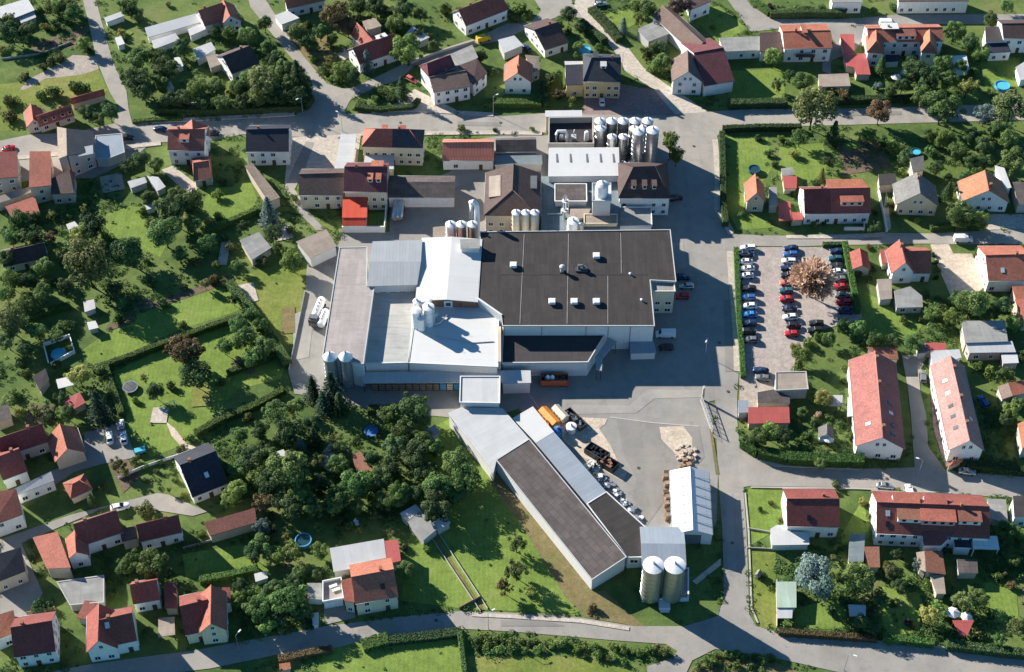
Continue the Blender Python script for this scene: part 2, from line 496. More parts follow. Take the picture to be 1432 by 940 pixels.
def add_window(par, p, n, sx=1.0, sz=1.0, name='window'):
    rz = math.atan2(n.x, -n.y)
    base = par.location
    o = link(name, WIN, par, Vector(p) - base + Vector((n.x, n.y, 0)) * .03, rz); o.scale = (sx, 1, sz)
    link('pane', PANE, o)
    return o


def facade(par, a, b, ztop, floors=None, every=3.0, z0=0.0, door=False, size=(1.0, 1.0), fh=2.75):
    """rows of windows on the wall from a to b (counter-clockwise outline)"""
    a, b = Vector(a[:2]), Vector(b[:2]); d = b - a; L = d.length
    if L < 1.8: return
    d.normalize(); n = Vector((d.y, -d.x, 0))
    if n.y > 0.35: return
    fl = floors or max(1, int((ztop - z0 + .2) / fh)); k = max(1, int(L / every))
    r = random.Random(int(a.x * 13 + a.y * 7))
    for f in range(fl):
        z = z0 + 1.45 + fh * f
        if z + .7 > ztop: z = ztop - .75
        for i in range(k):
            p = a + d * (L * (i + .5) / k)
            if door and f == 0 and i == k // 2:
                link('door', DOOR, par, Vector((p.x, p.y, 0)) - par.location + n * .03, math.atan2(n.x, -n.y)); continue
            if r.random() < 0.1: continue
            add_window(par, (p.x, p.y, z), n, size[0] * r.choice((.9, 1, 1.25)), size[1])


def chimney(par, p, h=1.3, m='wall_brick', s=.6):
    b = MB(); b.box((0, 0, 0), s, s, h); b.box((0, 0, h + .002), s + .14, s + .14, .12)
    return b.build('chimney', m, par, Vector(p) - par.location)


def rparent(rt, name, mb, mats):
    return mb.build(name, mats, rt, -rt.location)


def H(label, R0, R1, E, he, hr, roof='tile_red', wall='wall_white', hip=(0, 0), roof2=None, over=.35, chim=None, dorm=(), sky=(), win=3.0,
      floors=None, name='house', cat='house', z0=0.0, solid=True, door=True, gablewin=True, ridge=True, endwall=None, group=None, ext=(0, 0)):
    """house under a saddle or hipped roof: ridge R0-R1 and one front eave corner E (beside R0) as seen in the photograph"""
    full = label.replace('|', ' ').replace('  ', ' '); mark = label.split('|')[0].strip()
    r0, r1, e = G(*R0, hr), G(*R1, hr), G(*E, he)
    u = (r1 - r0); u.z = 0; Lr = u.length; u.normalize(); n = Vector((-u.y, u.x, 0))
    hw = (e - r0).dot(n); s = 1 if hw > 0 else -1; hw = abs(hw); n = n * s        # n points to the front
    h0, h1 = hip
    if h0 is True: h0 = max(.5, (r0 - e).dot(u))
    if h1 is True: h1 = h0
    r0 -= u * ext[0]; r1 += u * ext[1]
    pit = (hr - he) / hw
    cx = (r0 + r1) / 2
    rt = root(name, (cx.x, cx.y, 0)); Z = Vector((0, 0, 1))
    e0, e1 = r0 - u * h0, r1 + u * h1
    A, B_, C, D = [(p + n * (q * hw)) for p, q in ((e0, 1), (e1, 1), (e1, -1), (e0, -1))]
    for p in (A, B_, C, D): p.z = he
    # roof
    b = MB(); th = .22; sp = None
    if roof2: sp, m2 = roof2
    mats = [roof, roof2[1] if roof2 else roof, 'wall_grey' if 'felt' in roof or 'metal' in roof else roof]
    rm = r0.lerp(r1, sp) if sp else None

    def slope(EA, EB):
        if sp:
            em = EA.lerp(EB, (h0 + Lr * sp) / (h0 + h1 + Lr))
            b.poly([EA, em, rm, r0], 0); b.poly([em, EB, r1, rm], 1)
        else: b.poly([EA, EB, r1, r0], 0)
    ccw = (u.cross(n)).z < 0
    if ccw:
        slope(A, B_); q = [C, D, r0, r1]
        if sp:
            em = D.lerp(C, (h0 + Lr * sp) / (h0 + h1 + Lr)); b.poly([C, em, rm, r1], 1); b.poly([em, D, r0, rm], 0)
        else: b.poly(q, 0)
        loop = [A, B_] + ([] if h1 else [r1]) + [C, D] + ([] if h0 else [r0])
    else:
        if sp:
            em = A.lerp(B_, (h0 + Lr * sp) / (h0 + h1 + Lr)); b.poly([B_, em, rm, r1], 1); b.poly([em, A, r0, rm], 0)
            em = D.lerp(C, (h0 + Lr * sp) / (h0 + h1 + Lr)); b.poly([D, em, rm, r0], 0); b.poly([em, C, r1, rm], 1)
        else: b.poly([B_, A, r0, r1], 0); b.poly([D, C, r1, r0], 0)
        loop = [A] + ([] if h0 else [r0]) + [D, C] + ([] if h1 else [r1]) + [B_]
    if h1: b.poly([B_, C, r1] if ccw else [C, B_, r1], 1 if sp else 0)
    if h0: b.poly([D, A, r0] if ccw else [A, D, r0], 0)
    k = len(loop); dn = Vector((0, 0, -th))
    for i in range(k):
        p, q = loop[i], loop[(i + 1) % k]
        b.poly([p + dn, q + dn, q, p], 2)
    b.poly([p + dn for p in reversed([A, B_, r1, r0] if ccw else [B_, A, r0, r1])], 2); b.poly([p + dn for p in reversed([C, D, r0, r1] if ccw else [D, C, r1, r0])], 2)
    ro = rparent(rt, 'roof', b, mats)
    if ridge and hr - he > 1.2:
        b = MB(); b.tube([r0 + Z * .03, r1 + Z * .03], .13, 6)
        if h0: b.tube([r0 + Z * .03, A + Z * .03], .1, 5); b.tube([r0 + Z * .03, D + Z * .03], .1, 5)
        if h1: b.tube([r1 + Z * .03, B_ + Z * .03], .1, 5); b.tube([r1 + Z * .03, C + Z * .03], .1, 5)
        o = b.build('ridge_cap', roof, ro)
    if he > 2.6 and hr - he > 1.4:
        for a_, b_, sg in ((A, B_, 1), (C, D, -1)):
            b = MB(); off = n * (sg * .1) - Z * .12; b.tube([a_ + off, b_ + off], .08, 6); b.build('gutter', 'metal_grey', ro)
    # walls
    o0 = .25 if not h0 else over; o1 = .25 if not h1 else over
    ww = hw - over
    wz = he - .05 if (h0 or h1) else he + pit * over - th - .03
    w0, w1 = e0 + u * o0, e1 - u * o1
    c4 = [w0 + n * ww, w1 + n * ww, w1 - n * ww, w0 - n * ww]
    if not ccw: c4 = [c4[1], c4[0], c4[3], c4[2]]
    xy = [(p.x, p.y) for p in c4]
    b = MB(); b.prism(xy, z0, wz, 0, top=bool(h0 or h1))
    pk = hr - th - .05
    ends = ([] if h0 else [(w0, -u)]) + ([] if h1 else [(w1, u)])
    for p, dr in ends:
        t = Vector((-dr.y, dr.x, 0)); t1 = p - t * ww; t2 = p + t * ww
        zr = pk - pit * 0
        b.poly([(t1.x, t1.y, wz), (t2.x, t2.y, wz), (p.x, p.y, zr)], 1 if endwall else 0)
    wo = rparent(rt, 'wall', b, [wall, endwall or wall])
    if solid: FOOT.append(offset(xy, .6))
    if win:
        for i in range(4):
            p, q = xy[i], xy[(i + 1) % 4]
            facade(rt, p, q, wz, floors, win, z0, door=(door and i == 0))
        if gablewin and hr - he > 2.2:
            for p, dr in ends:
                if dr.y < .35:
                    t = Vector((-dr.y, dr.x, 0)); two = ww > 3.4
                    for k_ in ((-1, 1) if two else (0,)):
                        q = p + t * (k_ * .85); add_window(rt, (q.x, q.y, wz + .95), dr, .8, .9)
    # chimneys, skylights, dormers
    rr = random.Random(int(R0[0] * 31 + R0[1]))
    if chim is None: chim = [(rr.choice((.28, .7)), rr.choice((0.0, .12)))] if cat in ('house', 'apartment house') else []
    for t, off in chim:
        p = r0.lerp(r1, t) - n * (off * hw); p.z = hr - pit * off * hw - .5
        bb = MB(); bb.box(p, .62, .62, 1.5); bb.box(p + Vector((0, 0, 1.502)), .78, .78, .12)
        bb.build('chimney', 'wall_brick', ro)
    for t, f, side in sky:
        p = r0.lerp(r1, t) + n * (side * f * hw); p.z = hr - pit * f * hw + .05
        x, y = u * .5, (n * side * hw + Vector((0, 0, -(hr - he)))).normalized() * .7
        bb = MB(); q = [p - x - y, p + x - y, p + x + y, p - x + y]
        if (q[1] - q[0]).cross(q[2] - q[1]).z < 0: q.reverse()
        nn = (q[1] - q[0]).cross(q[2] - q[1]).normalized() * .07
        bb.poly([v + nn for v in q])
        for i in range(4): bb.poly([q[i], q[(i + 1) % 4], q[(i + 1) % 4] + nn, q[i] + nn])
        bb.build('skylight', 'greenhouse_glass' if rr.random() < .5 else 'glass', ro)
    for dd in dorm:
        t, side, w, f = dd[:4]; dm = dd[4] if len(dd) > 4 else wall; dr_ = dd[5] if len(dd) > 5 else roof; hd = dd[6] if len(dd) > 6 else 1.35
        p = r0.lerp(r1, t) + n * (side * f * hw); zb = hr - pit * f * hw
        N = n * side; x = Vector((N.y, -N.x, 0)) * -1
        back = hd / pit - .05
        fl, fr = p - x * (w / 2), p + x * (w / 2)
        zt = zb + hd
        bl, br = fl - N * back, fr - N * back
        bb = MB()
        bb.poly([(fl.x, fl.y, zb - .1), (fr.x, fr.y, zb - .1), (fr.x, fr.y, zt), (fl.x, fl.y, zt)][::1], 0)
        bb.poly([(fr.x, fr.y, zb - .1), (br.x, br.y, zt), (fr.x, fr.y, zt)], 0)
        bb.poly([(fl.x, fl.y, zb - .1), (fl.x, fl.y, zt), (bl.x, bl.y, zt)], 0)
        do = bb.build('dormer', [dm], ro)
        # its roof and window
        bb = MB(); k1 = N * .25
        a_, b2, c_, d_ = fl + k1 - x * .2, fr + k1 + x * .2, br - N * .5 + x * .2, bl - N * .5 - x * .2
        for p_, zz in ((a_, zt + .02), (b2, zt + .02), (c_, zt + .22), (d_, zt + .22)): p_.z = zz
        q = [a_, b2, c_, d_]
        if (q[1] - q[0]).cross(q[2] - q[1]).z < 0: q.reverse()
        for i in range(4): bb.poly([q[i] + Vector((0, 0, 0)), q[(i + 1) % 4], q[(i + 1) % 4] + Vector((0, 0, .14)), q[i] + Vector((0, 0, .14))])
        bb.poly([v + Vector((0, 0, .14)) for v in q]); bb.build('dormer_roof', dr_, do)
        kk = max(1, int(w / 2))
        for i in range(kk):
            c = fl.lerp(fr, (i + .5) / kk)
            g = MB(); rz = math.atan2(N.x, -N.y); g.box((0, 0, -.4), .9, .1, .8)
            g.build('window', 'glass', do, (c.x + N.x * .02, c.y + N.y * .02, zb + hd * .55), rz)
    tag(rt, full, cat, group, mark, (cx.x, cx.y))
    return rt


def BL(label, pts, roof, wall, win=0, par=0.0, over=.12, name='shed', cat='shed', z0=0.0, th=.22, floors=None, solid=True, door=False, parts=(), open_=False, group=None, pw=.25, parm=None, size=(1, 1)):
    """flat or single-slope building from its roof corners (x, y in the photograph, height)"""
    full = label.replace('|', ' ').replace('  ', ' '); mark = label.split('|')[0].strip()
    q = [G(*p) for p in pts]
    if area2([(p.x, p.y) for p in q]) < 0: q.reverse()
    xy = [(p.x, p.y) for p in q]; zs = [p.z for p in q]; k = len(q)
    cx = sum(p[0] for p in xy) / k; cy = sum(p[1] for p in xy) / k
    rt = root(name, (cx, cy, 0))
    ld = max(range(k), key=lambda i: (q[(i + 1) % k] - q[i]).length); ud = (q[(ld + 1) % k] - q[ld]); ud.z = 0; ud.normalize()
    b = MB()
    ou = offset(xy, over)
    b.prism(ou, [z - th for z in zs], zs, 1, True, True, 0, ud)
    ro = rparent(rt, 'roof', b, [roof, 'kerb_stone' if not roof.startswith(('tile', 'metal_red', 'metal_or', 'metal_br')) else roof])
    wi = offset(xy, -.12)
    b = MB()
    if open_:
        for p, z in zip(wi, zs): b.box((p[0], p[1], z0), .2, .2, z - th - z0 - .01)
        rparent(rt, 'post', b, wall)
    else:
        b.prism(wi, z0, [z - th - .004 for z in zs], 0, False); rparent(rt, 'wall', b, wall)
    if solid: FOOT.append(offset(xy, .5))
    if par:
        b = MB(); out = offset(xy, over + .02); inn = offset(xy, over - pw)
        for i in range(k):
            j = (i + 1) % k; z_ = [zs[i] + .003, zs[j] + .003, zs[j] + .003, zs[i] + .003]
            b.prism([out[i], out[j], inn[j], inn[i]], z_, [z + par for z in z_], 0)
        b.build('parapet', parm or wall, ro)
    if win and not open_:
        for i in range(k): facade(rt, wi[i], wi[(i + 1) % k], min(zs[i], zs[(i + 1) % k]) - th, floors, win, z0, door, size)
    tag(rt, full, cat, group, mark, (cx, cy))
    return rt


def extra_roof(rt, name, pts, roof, wall, th=.2):
    q = [G(*p) for p in pts]
    if area2([(p.x, p.y) for p in q]) < 0: q.reverse()
    xy = [(p.x, p.y) for p in q]; zs = [p.z for p in q]
    b = MB(); b.prism(offset(xy, .1), [z - th for z in zs], zs, 0, True, True); o = rparent(rt, 'roof', b, roof)
    b = MB(); b.prism(offset(xy, -.12), 0, [z - th - .004 for z in zs], 0, False); rparent(rt, 'wall', b, wall)
    FOOT.append(offset(xy, .5))
    return o


def silo(label, px, top, r, h, z0=0.0, cone=.35, shell='steel', cap='enamel', name='silo', cat='silo', group=None, base=None, knob=True, rail=False):
    """upright tank: (px, top) is the middle of its upper rim in the photograph, r its radius in metres"""
    p = G(px, top, z0 + h) if base is None else G(*base, z0)
    rt = root(name, (p.x, p.y, z0))
    b = MB(); n = 28
    prof = [(r, 0), (r, h)]
    b.lathe(prof, n); sh = b.build('shell', shell, rt)
    b = MB()
    for k in range(1, int(h / 1.6)):
        b.lathe([(r + .005, k * 1.6 - .04), (r + .06, k * 1.6), (r + .005, k * 1.6 + .04)], n)
    if b.v: b.build('ring_seam', shell, sh)
    b = MB(); b.lathe([(r + .09, h - .1), (r + .1, h), (r * .18, h + r * cone), (0, h + r * cone)], n); cp = b.build('cone_roof', cap, rt)
    if knob:
        b = MB(); b.lathe([(.3, h + r * cone - .15), (.3, h + r * cone + .45), (.18, h + r * cone + .6), (0, h + r * cone + .6)], 12); b.build('vent', 'steel', cp)
    b = MB()
    a = -.7; q = Vector((math.cos(a), math.sin(a), 0)); t = Vector((-q.y, q.x, 0))
    for sgn in (-.2, .2): b.tube([q * (r + .15) + t * sgn, q * (r + .15) + t * sgn + Vector((0, 0, h + .5))], .03, 4)
    for k in range(int(h / .4)): b.tube([q * (r + .15) - t * .2 + Vector((0, 0, .3 + k * .4)), q * (r + .15) + t * .2 + Vector((0, 0, .3 + k * .4))], .02, 4)
    b.build('ladder', 'dark_metal', rt)
    if rail:
        b = MB()
        for k in range(14):
            a = 2 * math.pi * k / 14; b.tube([(r * math.cos(a), r * math.sin(a), h), (r * math.cos(a), r * math.sin(a), h + 1)], .025, 4)
        b.tube([(r * math.cos(2 * math.pi * k / 28), r * math.sin(2 * math.pi * k / 28), h + 1) for k in range(29)], .03, 4); b.build('railing', 'dark_metal', cp)
    if z0 < 1: FOOT.append([(p.x + (r + .6) * math.cos(x), p.y + (r + .6) * math.sin(x)) for x in (0, .8, 1.6, 2.4, 3.2, 4, 4.8, 5.6)])
    tag(rt, label.replace('|', ' '), cat, group, label.split('|')[0], (p.x, p.y))
    return rt


# ------------------------------------------------------------------ trees
def crown_mesh(kind, seed):
    r = random.Random(seed)
    V, F, T = [], [], []

    def card(p, n, s, tint):
        n = n.normalized(); x = n.cross(Vector((r.uniform(-1, 1), r.uniform(-1, 1), r.uniform(-1, 1))))
        if x.length < .01: return
        x.normalize(); y = n.cross(x); s1, s2 = s * r.uniform(.7, 1.25), s * r.uniform(.5, 1.0)
        i = len(V)
        V.extend([tuple(p - x * s1), tuple(p - y * s2 + n * s * .25), tuple(p + x * s1), tuple(p + y * s2 + n * s * .1)])
        F.append((i, i + 1, i + 2, i + 3)); T.append(tint)

    def rv():
        while True:
            v = Vector((r.uniform(-1, 1), r.uniform(-1, 1), r.uniform(-1, 1)))
            if .05 < v.length < 1: return v.normalized()
    if kind == 'round':     # crown centred at z=0, radius about 1
        lobes = [(Vector((0, 0, -.05)), .62, .5)]
        for i in range(30):
            v = rv(); v.z *= .8
            rad = r.uniform(.12, .42); lobes.append((v * (r.uniform(.5, .86) if rad > .22 else r.uniform(.8, 1.06)), rad, r.random()))
        for c, rad, t0 in lobes:
            for k in range(int(900 * rad ** 1.3)):
                d = rv()
                if d.z < -.3 and r.random() < .7: continue
                p = c + d * rad * r.uniform(.82, 1.05)
                if p.z < -.8: continue
                card(p, d + rv() * .5 + Vector((0, 0, .15)), r.uniform(.038, .075), min(1, max(0, .15 + t0 * .45 + r.uniform(0, .4))))
    elif kind == 'loose':
        for i in range(30):
            v = rv(); c = v * r.uniform(.25, .95); c.z *= .9; rad = r.uniform(.12, .3); t0 = r.random()
            for k in range(int(420 * rad)):
                d = rv(); card(c + d * rad * r.uniform(.3, 1.1), d + rv() * .7 + Vector((0, 0, .2)), r.uniform(.04, .08), min(1, max(0, t0 * .5 + r.uniform(0, .5))))
    elif kind == 'conifer':    # z 0..1 height, base radius 0.3
        for i in range(26):
            z = i / 26; rr = .32 * (1 - z) ** .8 + .015; nb = int(5 + 9 * (1 - z)); a0 = r.random() * 6
            for k in range(nb):
                a = a0 + 2 * math.pi * k / nb + r.uniform(-.2, .2); ln = rr * r.uniform(.75, 1.15); t0 = r.random()
                for j in range(7):
                    q = (j + 1) / 7; p = Vector((math.cos(a) * ln * q, math.sin(a) * ln * q, z + .02 - .1 * q * rr / .3 + r.uniform(-.012, .012)))
                    card(p + rv() * .014, Vector((math.cos(a) * .5, math.sin(a) * .5, 1)) + rv() * .6, r.uniform(.018, .036), min(1, t0 * .4 + r.uniform(0, .5)))
    elif kind == 'bare':     # autumn broom of twigs and thin leaves
        for i in range(300):
            a = r.uniform(0, 6.28); el = r.uniform(.1, 1.5); d = Vector((math.cos(a) * math.cos(el), math.sin(a) * math.cos(el), math.sin(el) * .95))
            ln = r.uniform(.8, 1.08); t0 = r.random()
            for k in range(26):
                q = r.uniform(.3, 1); p = d * ln * q + rv() * .11 * q; p.z -= .35
                x = (d + rv() * .35).normalized(); y = x.cross(rv()).normalized(); s = r.uniform(.04, .085); w = .028 + .026 * r.random()
                j = len(V); V.extend([tuple(p - x * s - y * w), tuple(p + x * s - y * w * .5), tuple(p + x * s + y * w * .5), tuple(p - x * s + y * w)])
                F.append((j, j + 1, j + 2, j + 3)); T.append(min(1, t0 * .5 + r.uniform(0, .5)))
    elif kind == 'bush':     # z 0.. about 1.1, radius 1
        for i in range(13):
            a = r.uniform(0, 6.28); q = r.uniform(0, .7); c = Vector((q * math.cos(a), q * math.sin(a), r.uniform(.25, .75))); rad = r.uniform(.22, .42); t0 = r.random()
            for k in range(int(230 * rad)):
                d = rv(); p = c + d * rad * r.uniform(.8, 1.08)
                if p.z < 0.02: continue
                card(p, d + rv() * .5 + Vector((0, 0, .2)), r.uniform(.07, .12), min(1, t0 * .5 + r.uniform(0, .5)))
    me = bpy.data.meshes.new('crown'); me.from_pydata(V, [], F)
    at = me.attributes.new('tint', 'FLOAT', 'FACE'); at.data.foreach_set('value', T)
    me.materials.append(M['leaf_mid']); me.update()
    return me


def trunk_mesh(kind, seed):
    r = random.Random(seed); b = MB()
    if kind == 'conifer': b.tube([(0, 0, -.02), (0, 0, .5), (0, 0, .96)], .022, 6, r1=.004)
    elif kind == 'bush':
        for k in range(4):
            a = k * 1.6 + r.random(); b.tube([(0, 0, -.02), (math.cos(a) * .25, math.sin(a) * .25, .6)], .05, 5, r1=.02)
    else:      # height 0 is the ground, 1 the crown centre
        b.tube([(0, 0, -.03), (.02, 0, .35), (.0, .02, .75), (0, 0, 1.25)], .075, 8, r1=.03)
        for k in range(7):
            a = k * .9 + r.random() * .5; z = .45 + .08 * k
            b.tube([(0, 0, z), (math.cos(a) * .22, math.sin(a) * .22, z + .25), (math.cos(a) * .45, math.sin(a) * .45, z + r.uniform(.3, .6))], .032, 5, r1=.008)
    return MB.weld(b.mesh('trunk', ['bark']))


CROWN = {k: [crown_mesh(k, 10 * i + len(k)) for i in range(n)] for k, n in (('round', 4), ('loose', 3), ('conifer', 2), ('bare', 1), ('bush', 3))}
TRUNK = {k: trunk_mesh(k, 5) for k in ('round', 'conifer', 'bush')}
TREES = []   # (object, look words, size, xy)


def tree(px, py, rp, leafk='mid', kind='round', hh=None, look=None, name=None):
    """crown centre (px, py) and crown radius rp in pixels of the photograph"""
    rm = rp * mpp(py) * 1.07
    if kind in ('round', 'loose', 'bare'):
        hc = (hh or 1.25) * rm + .3
        p = G(px, py, hc)
        t = root(name or 'tree', (p.x, p.y, 0), rnd.uniform(0, 6.28))
        c = link('crown', rnd.choice(CROWN[kind]), t, (0, 0, hc)); c.scale = (rm * rnd.uniform(.84, 1.12), rm * rnd.uniform(.84, 1.12), rm * rnd.uniform(.8, 1.1))
        k = link('trunk', TRUNK['round'], t); k.scale = (rm, rm, hc)
    elif kind == 'conifer':
        hh = hh or 3.0
        H_ = rm * hh; p = G(px, py, H_ * .4)
        t = root(name or 'conifer', (p.x, p.y, 0), rnd.uniform(0, 6.28))
        c = link('crown', rnd.choice(CROWN[kind]), t, (0, 0, .2)); c.scale = (rm / .32, rm / .32, H_)
        k = link('trunk', TRUNK['conifer'], t); k.scale = (H_, H_, H_)
    else:
        hh = hh or 1.1
        p = G(px, py, rm * .5 * hh)
        t = root(name or 'bush', (p.x, p.y, 0), rnd.uniform(0, 6.28))
        c = link('crown', rnd.choice(CROWN['bush']), t); c.scale = (rm, rm * rnd.uniform(.85, 1.1), rm * hh)
        k = link('stem', TRUNK['bush'], t); k.scale = (rm, rm, rm * hh)
    setmat(c, 'leaf_' + leafk)
    t['category'] = 'bush' if kind == 'bush' else 'tree'
    LW = {'mid': 'green', 'dark': 'dark green', 'olive': 'olive green', 'light': 'bright green', 'yellow': 'yellowish', 'blue': 'silvery blue', 'brown': 'brownish', 'rusty': 'rust brown', 'conifer': 'blackish green', 'plum': 'purple-brown'}
    w = look or (LW[leafk] + ' ' + {'round': 'round leafy tree', 'loose': 'open airy tree', 'conifer': 'pointed conifer', 'bare': 'half bare autumn tree', 'bush': 'bush'}[kind])
    TREES.append((t, w, rm, Vector((p.x, p.y))))
    return t


def hedge(label, pts, w=1.0, h=1.5, lf='hedge', dens=22):
    """clipped hedge along a line on the ground: a leafy body with loose leaves on it"""
    q = [Vector(G(*p)[:2]) for p in pts]
    V, F, T = [], [], []; r = random.Random(int(pts[0][0] * 3 + pts[0][1]))
    for a, b in zip(q, q[1:]):
        d = b - a; L = d.length; d.normalize(); n = Vector((-d.y, d.x))
        st = max(1, int(L / .8))
        rows = []
        for i in range(st + 1):
            c = a + d * (L * i / st); j = .12
            ww, hh = w / 2 * r.uniform(.85, 1.1), h * r.uniform(.9, 1.05)
            rows.append([(c - n * ww * 1.0), (c - n * ww), (c + n * ww), (c + n * ww), hh])
        for A, B in zip(rows, rows[1:]):
            k = len(V)
            for S in (A, B):
                V.extend([(S[0].x, S[0].y, 0), (S[1].x, S[1].y, S[4] * .96), (S[2].x, S[2].y, S[4] * .96), (S[3].x, S[3].y, 0)])
            for i in range(3): F.append((k + i, k + i + 1, k + 4 + i + 1, k + 4 + i)); T.append(.3)
        for end in (rows[0], rows[-1]):
            k = len(V); V.extend([(end[0].x, end[0].y, 0), (end[1].x, end[1].y, end[4] * .96), (end[2].x, end[2].y, end[4] * .96), (end[3].x, end[3].y, 0)]); F.append((k, k + 1, k + 2, k + 3)); T.append(.3)
        for i in range(int(L * (w + 2 * h) * dens)):
            s = r.uniform(0, L); t = r.uniform(-h, w + h); c = a + d * s
            if t < 0: p = Vector((*(c - n * w / 2), h + t)); nn = Vector((-n.x, -n.y, .3))
            elif t > w: p = Vector((*(c + n * w / 2), h - (t - w))); nn = Vector((n.x, n.y, .3))
            else: p = Vector((*(c + n * (t - w / 2)), h)); nn = Vector((0, 0, 1))
            nn = (nn + Vector((r.uniform(-.8, .8), r.uniform(-.8, .8), r.uniform(-.4, .8)))).normalized()
            p += nn * r.uniform(-.02, .12); x = nn.orthogonal().normalized(); y = nn.cross(x); sz = r.uniform(.1, .2); k = len(V)
            V.extend([tuple(p - x * sz), tuple(p - y * sz * .7), tuple(p + x * sz), tuple(p + y * sz * .7)]); F.append((k, k + 1, k + 2, k + 3)); T.append(r.random())
    me = bpy.data.meshes.new('hedge'); me.from_pydata(V, [], F); at = me.attributes.new('tint', 'FLOAT', 'FACE'); at.data.foreach_set('value', T)
    me.materials.append(M['leaf_' + lf]); me.update()
    o = link('hedge', me)
    m = q[len(q) // 2]
    return tag(o, label.replace('|', ' '), 'hedge', None, label.split('|')[0] if '|' in label else None, m)


# ------------------------------------------------------------------ vehicles
def car_meshes(rear=-1.85, rtop=-1.35):
    b = MB()
    st = [(-2.12, .70, .42, .70), (-2.05, .80, .28, .88), (-1.5, .86, .22, .94), (-.4, .88, .2, .95), (.75, .88, .2, .93), (1.5, .85, .22, .80), (1.98, .76, .28, .70), (2.12, .62, .40, .58)]
    rings = []
    for x, w, z0, z1 in st:
        rings.append([Vector((x, -w * .92, z0)), Vector((x, -w, z0 + (z1 - z0) * .5)), Vector((x, -w * .9, z1)), Vector((x, 0, z1 + .05)), Vector((x, w * .9, z1)), Vector((x, w, z0 + (z1 - z0) * .5)), Vector((x, w * .92, z0))])
    for A, B in zip(rings, rings[1:]):
        for k in range(6): b.poly([A[k], A[k + 1], B[k + 1], B[k]], 0, True)
        b.poly([A[6], A[0], B[0], B[6]], 0)
    b.poly(list(reversed(rings[0]))); b.poly(rings[-1])
    import bmesh
    body = b.mesh('body', ['silver']); bm = bmesh.new(); bm.from_mesh(body); bmesh.ops.remove_doubles(bm, verts=bm.verts, dist=1e-4); bmesh.ops.recalc_face_normals(bm, faces=bm.faces); bm.to_mesh(body); bm.free()
    g = MB(); lo = [(rear, .78, .93), (.85, .78, .92)]; hi = [(rtop, .60, 1.42), (.10, .60, 1.42)]
    L = [Vector((lo[0][0], -.78, .93)), Vector((lo[1][0], -.78, .92)), Vector((lo[1][0], .78, .92)), Vector((lo[0][0], .78, .93))]
    U = [Vector((hi[0][0], -.60, 1.4)), Vector((hi[1][0], -.60, 1.4)), Vector((hi[1][0], .60, 1.4)), Vector((hi[0][0], .60, 1.4))]
    for k in range(4): g.poly([L[k], L[(k + 1) % 4], U[(k + 1) % 4], U[k]])
    glass = g.mesh('cabin_glass', ['glass'])
    t = MB(); up = [Vector((rtop - .07, -.62, 1.39)), Vector((.14, -.62, 1.39)), Vector((.14, .62, 1.39)), Vector((rtop - .07, .62, 1.39))]
    t2 = [Vector((rtop + .05, -.54, 1.46)), Vector((.02, -.54, 1.46)), Vector((.02, .54, 1.46)), Vector((rtop + .05, .54, 1.46))]
    for k in range(4): t.poly([up[k], up[(k + 1) % 4], t2[(k + 1) % 4], t2[k]])
    t.poly(t2)
    for sx, sy in ((1, 1), (1, -1), (-1, 1), (-1, -1)):   # pillars
        k = {(-1, -1): 0, (1, -1): 1, (1, 1): 2, (-1, 1): 3}[(sx, sy)]
        t.tube([L[k] + Vector((0, 0, .02)), U[k]], .05, 5)
    t.tube([(-.55, -.79, .93), (-.6, -.61, 1.4)], .045, 5); t.tube([(-.55, .79, .93), (-.6, .61, 1.4)], .045, 5)
    top = t.mesh('roof_panel', ['silver'])
    w = MB(); w.lathe([(0, -.1), (.2, -.11), (.31, -.1), (.32, .1), (.2, .11), (0, .1)], 14, axis='y'); wh = w.mesh('wheel', ['rubber'])
    h = MB(); h.box((0, 0, 0), .12, .34, .14); hl = h.mesh('headlight', ['lamp_glass']); h2 = MB(); h2.box((0, 0, 0), .08, .3, .16); tl = h2.mesh('tail_light', ['red'])
    return body, glass, top, wh, hl, tl


CAR = car_meshes(); CARS = [CAR, car_meshes(-2.05, -1.85), car_meshes(-1.5, -.95)]


def car(label, px, py, ang, color, scale=(1, 1, 1), group=None, cat='car', name='parked_car'):
    """ang: direction of the bonnet in degrees, 0 = to the right of the photograph, 90 = away"""
    p = G(px, py, .6)
    t = root(name, (p.x, p.y, LEVEL[0]), R(ang)); t.scale = scale
    K = rnd.choice(CARS)
    a = link('body', K[0], t); setmat(a, color)
    link('cabin_glass', K[1], t); a = link('roof_panel', K[2], t); setmat(a, color)
    for x in (-1.3, 1.32):
        for y in (-.78, .78): link('wheel', CAR[3], t, (x, y, .32))
    for y in (-.55, .55): link('headlight', CAR[4], t, (2.02, y, .56)); link('tail_light', CAR[5], t, (-2.08, y, .68))
    tag(t, label, cat, group, None, None)
    return t
# ------------------------------------------------------------------ the ground
b = MB(); b.poly([(-420, -260, 0), (420, -260, 0), (420, 560, 0), (-420, 560, 0)]); o = b.build('ground', 'grass'); o['kind'] = 'structure'
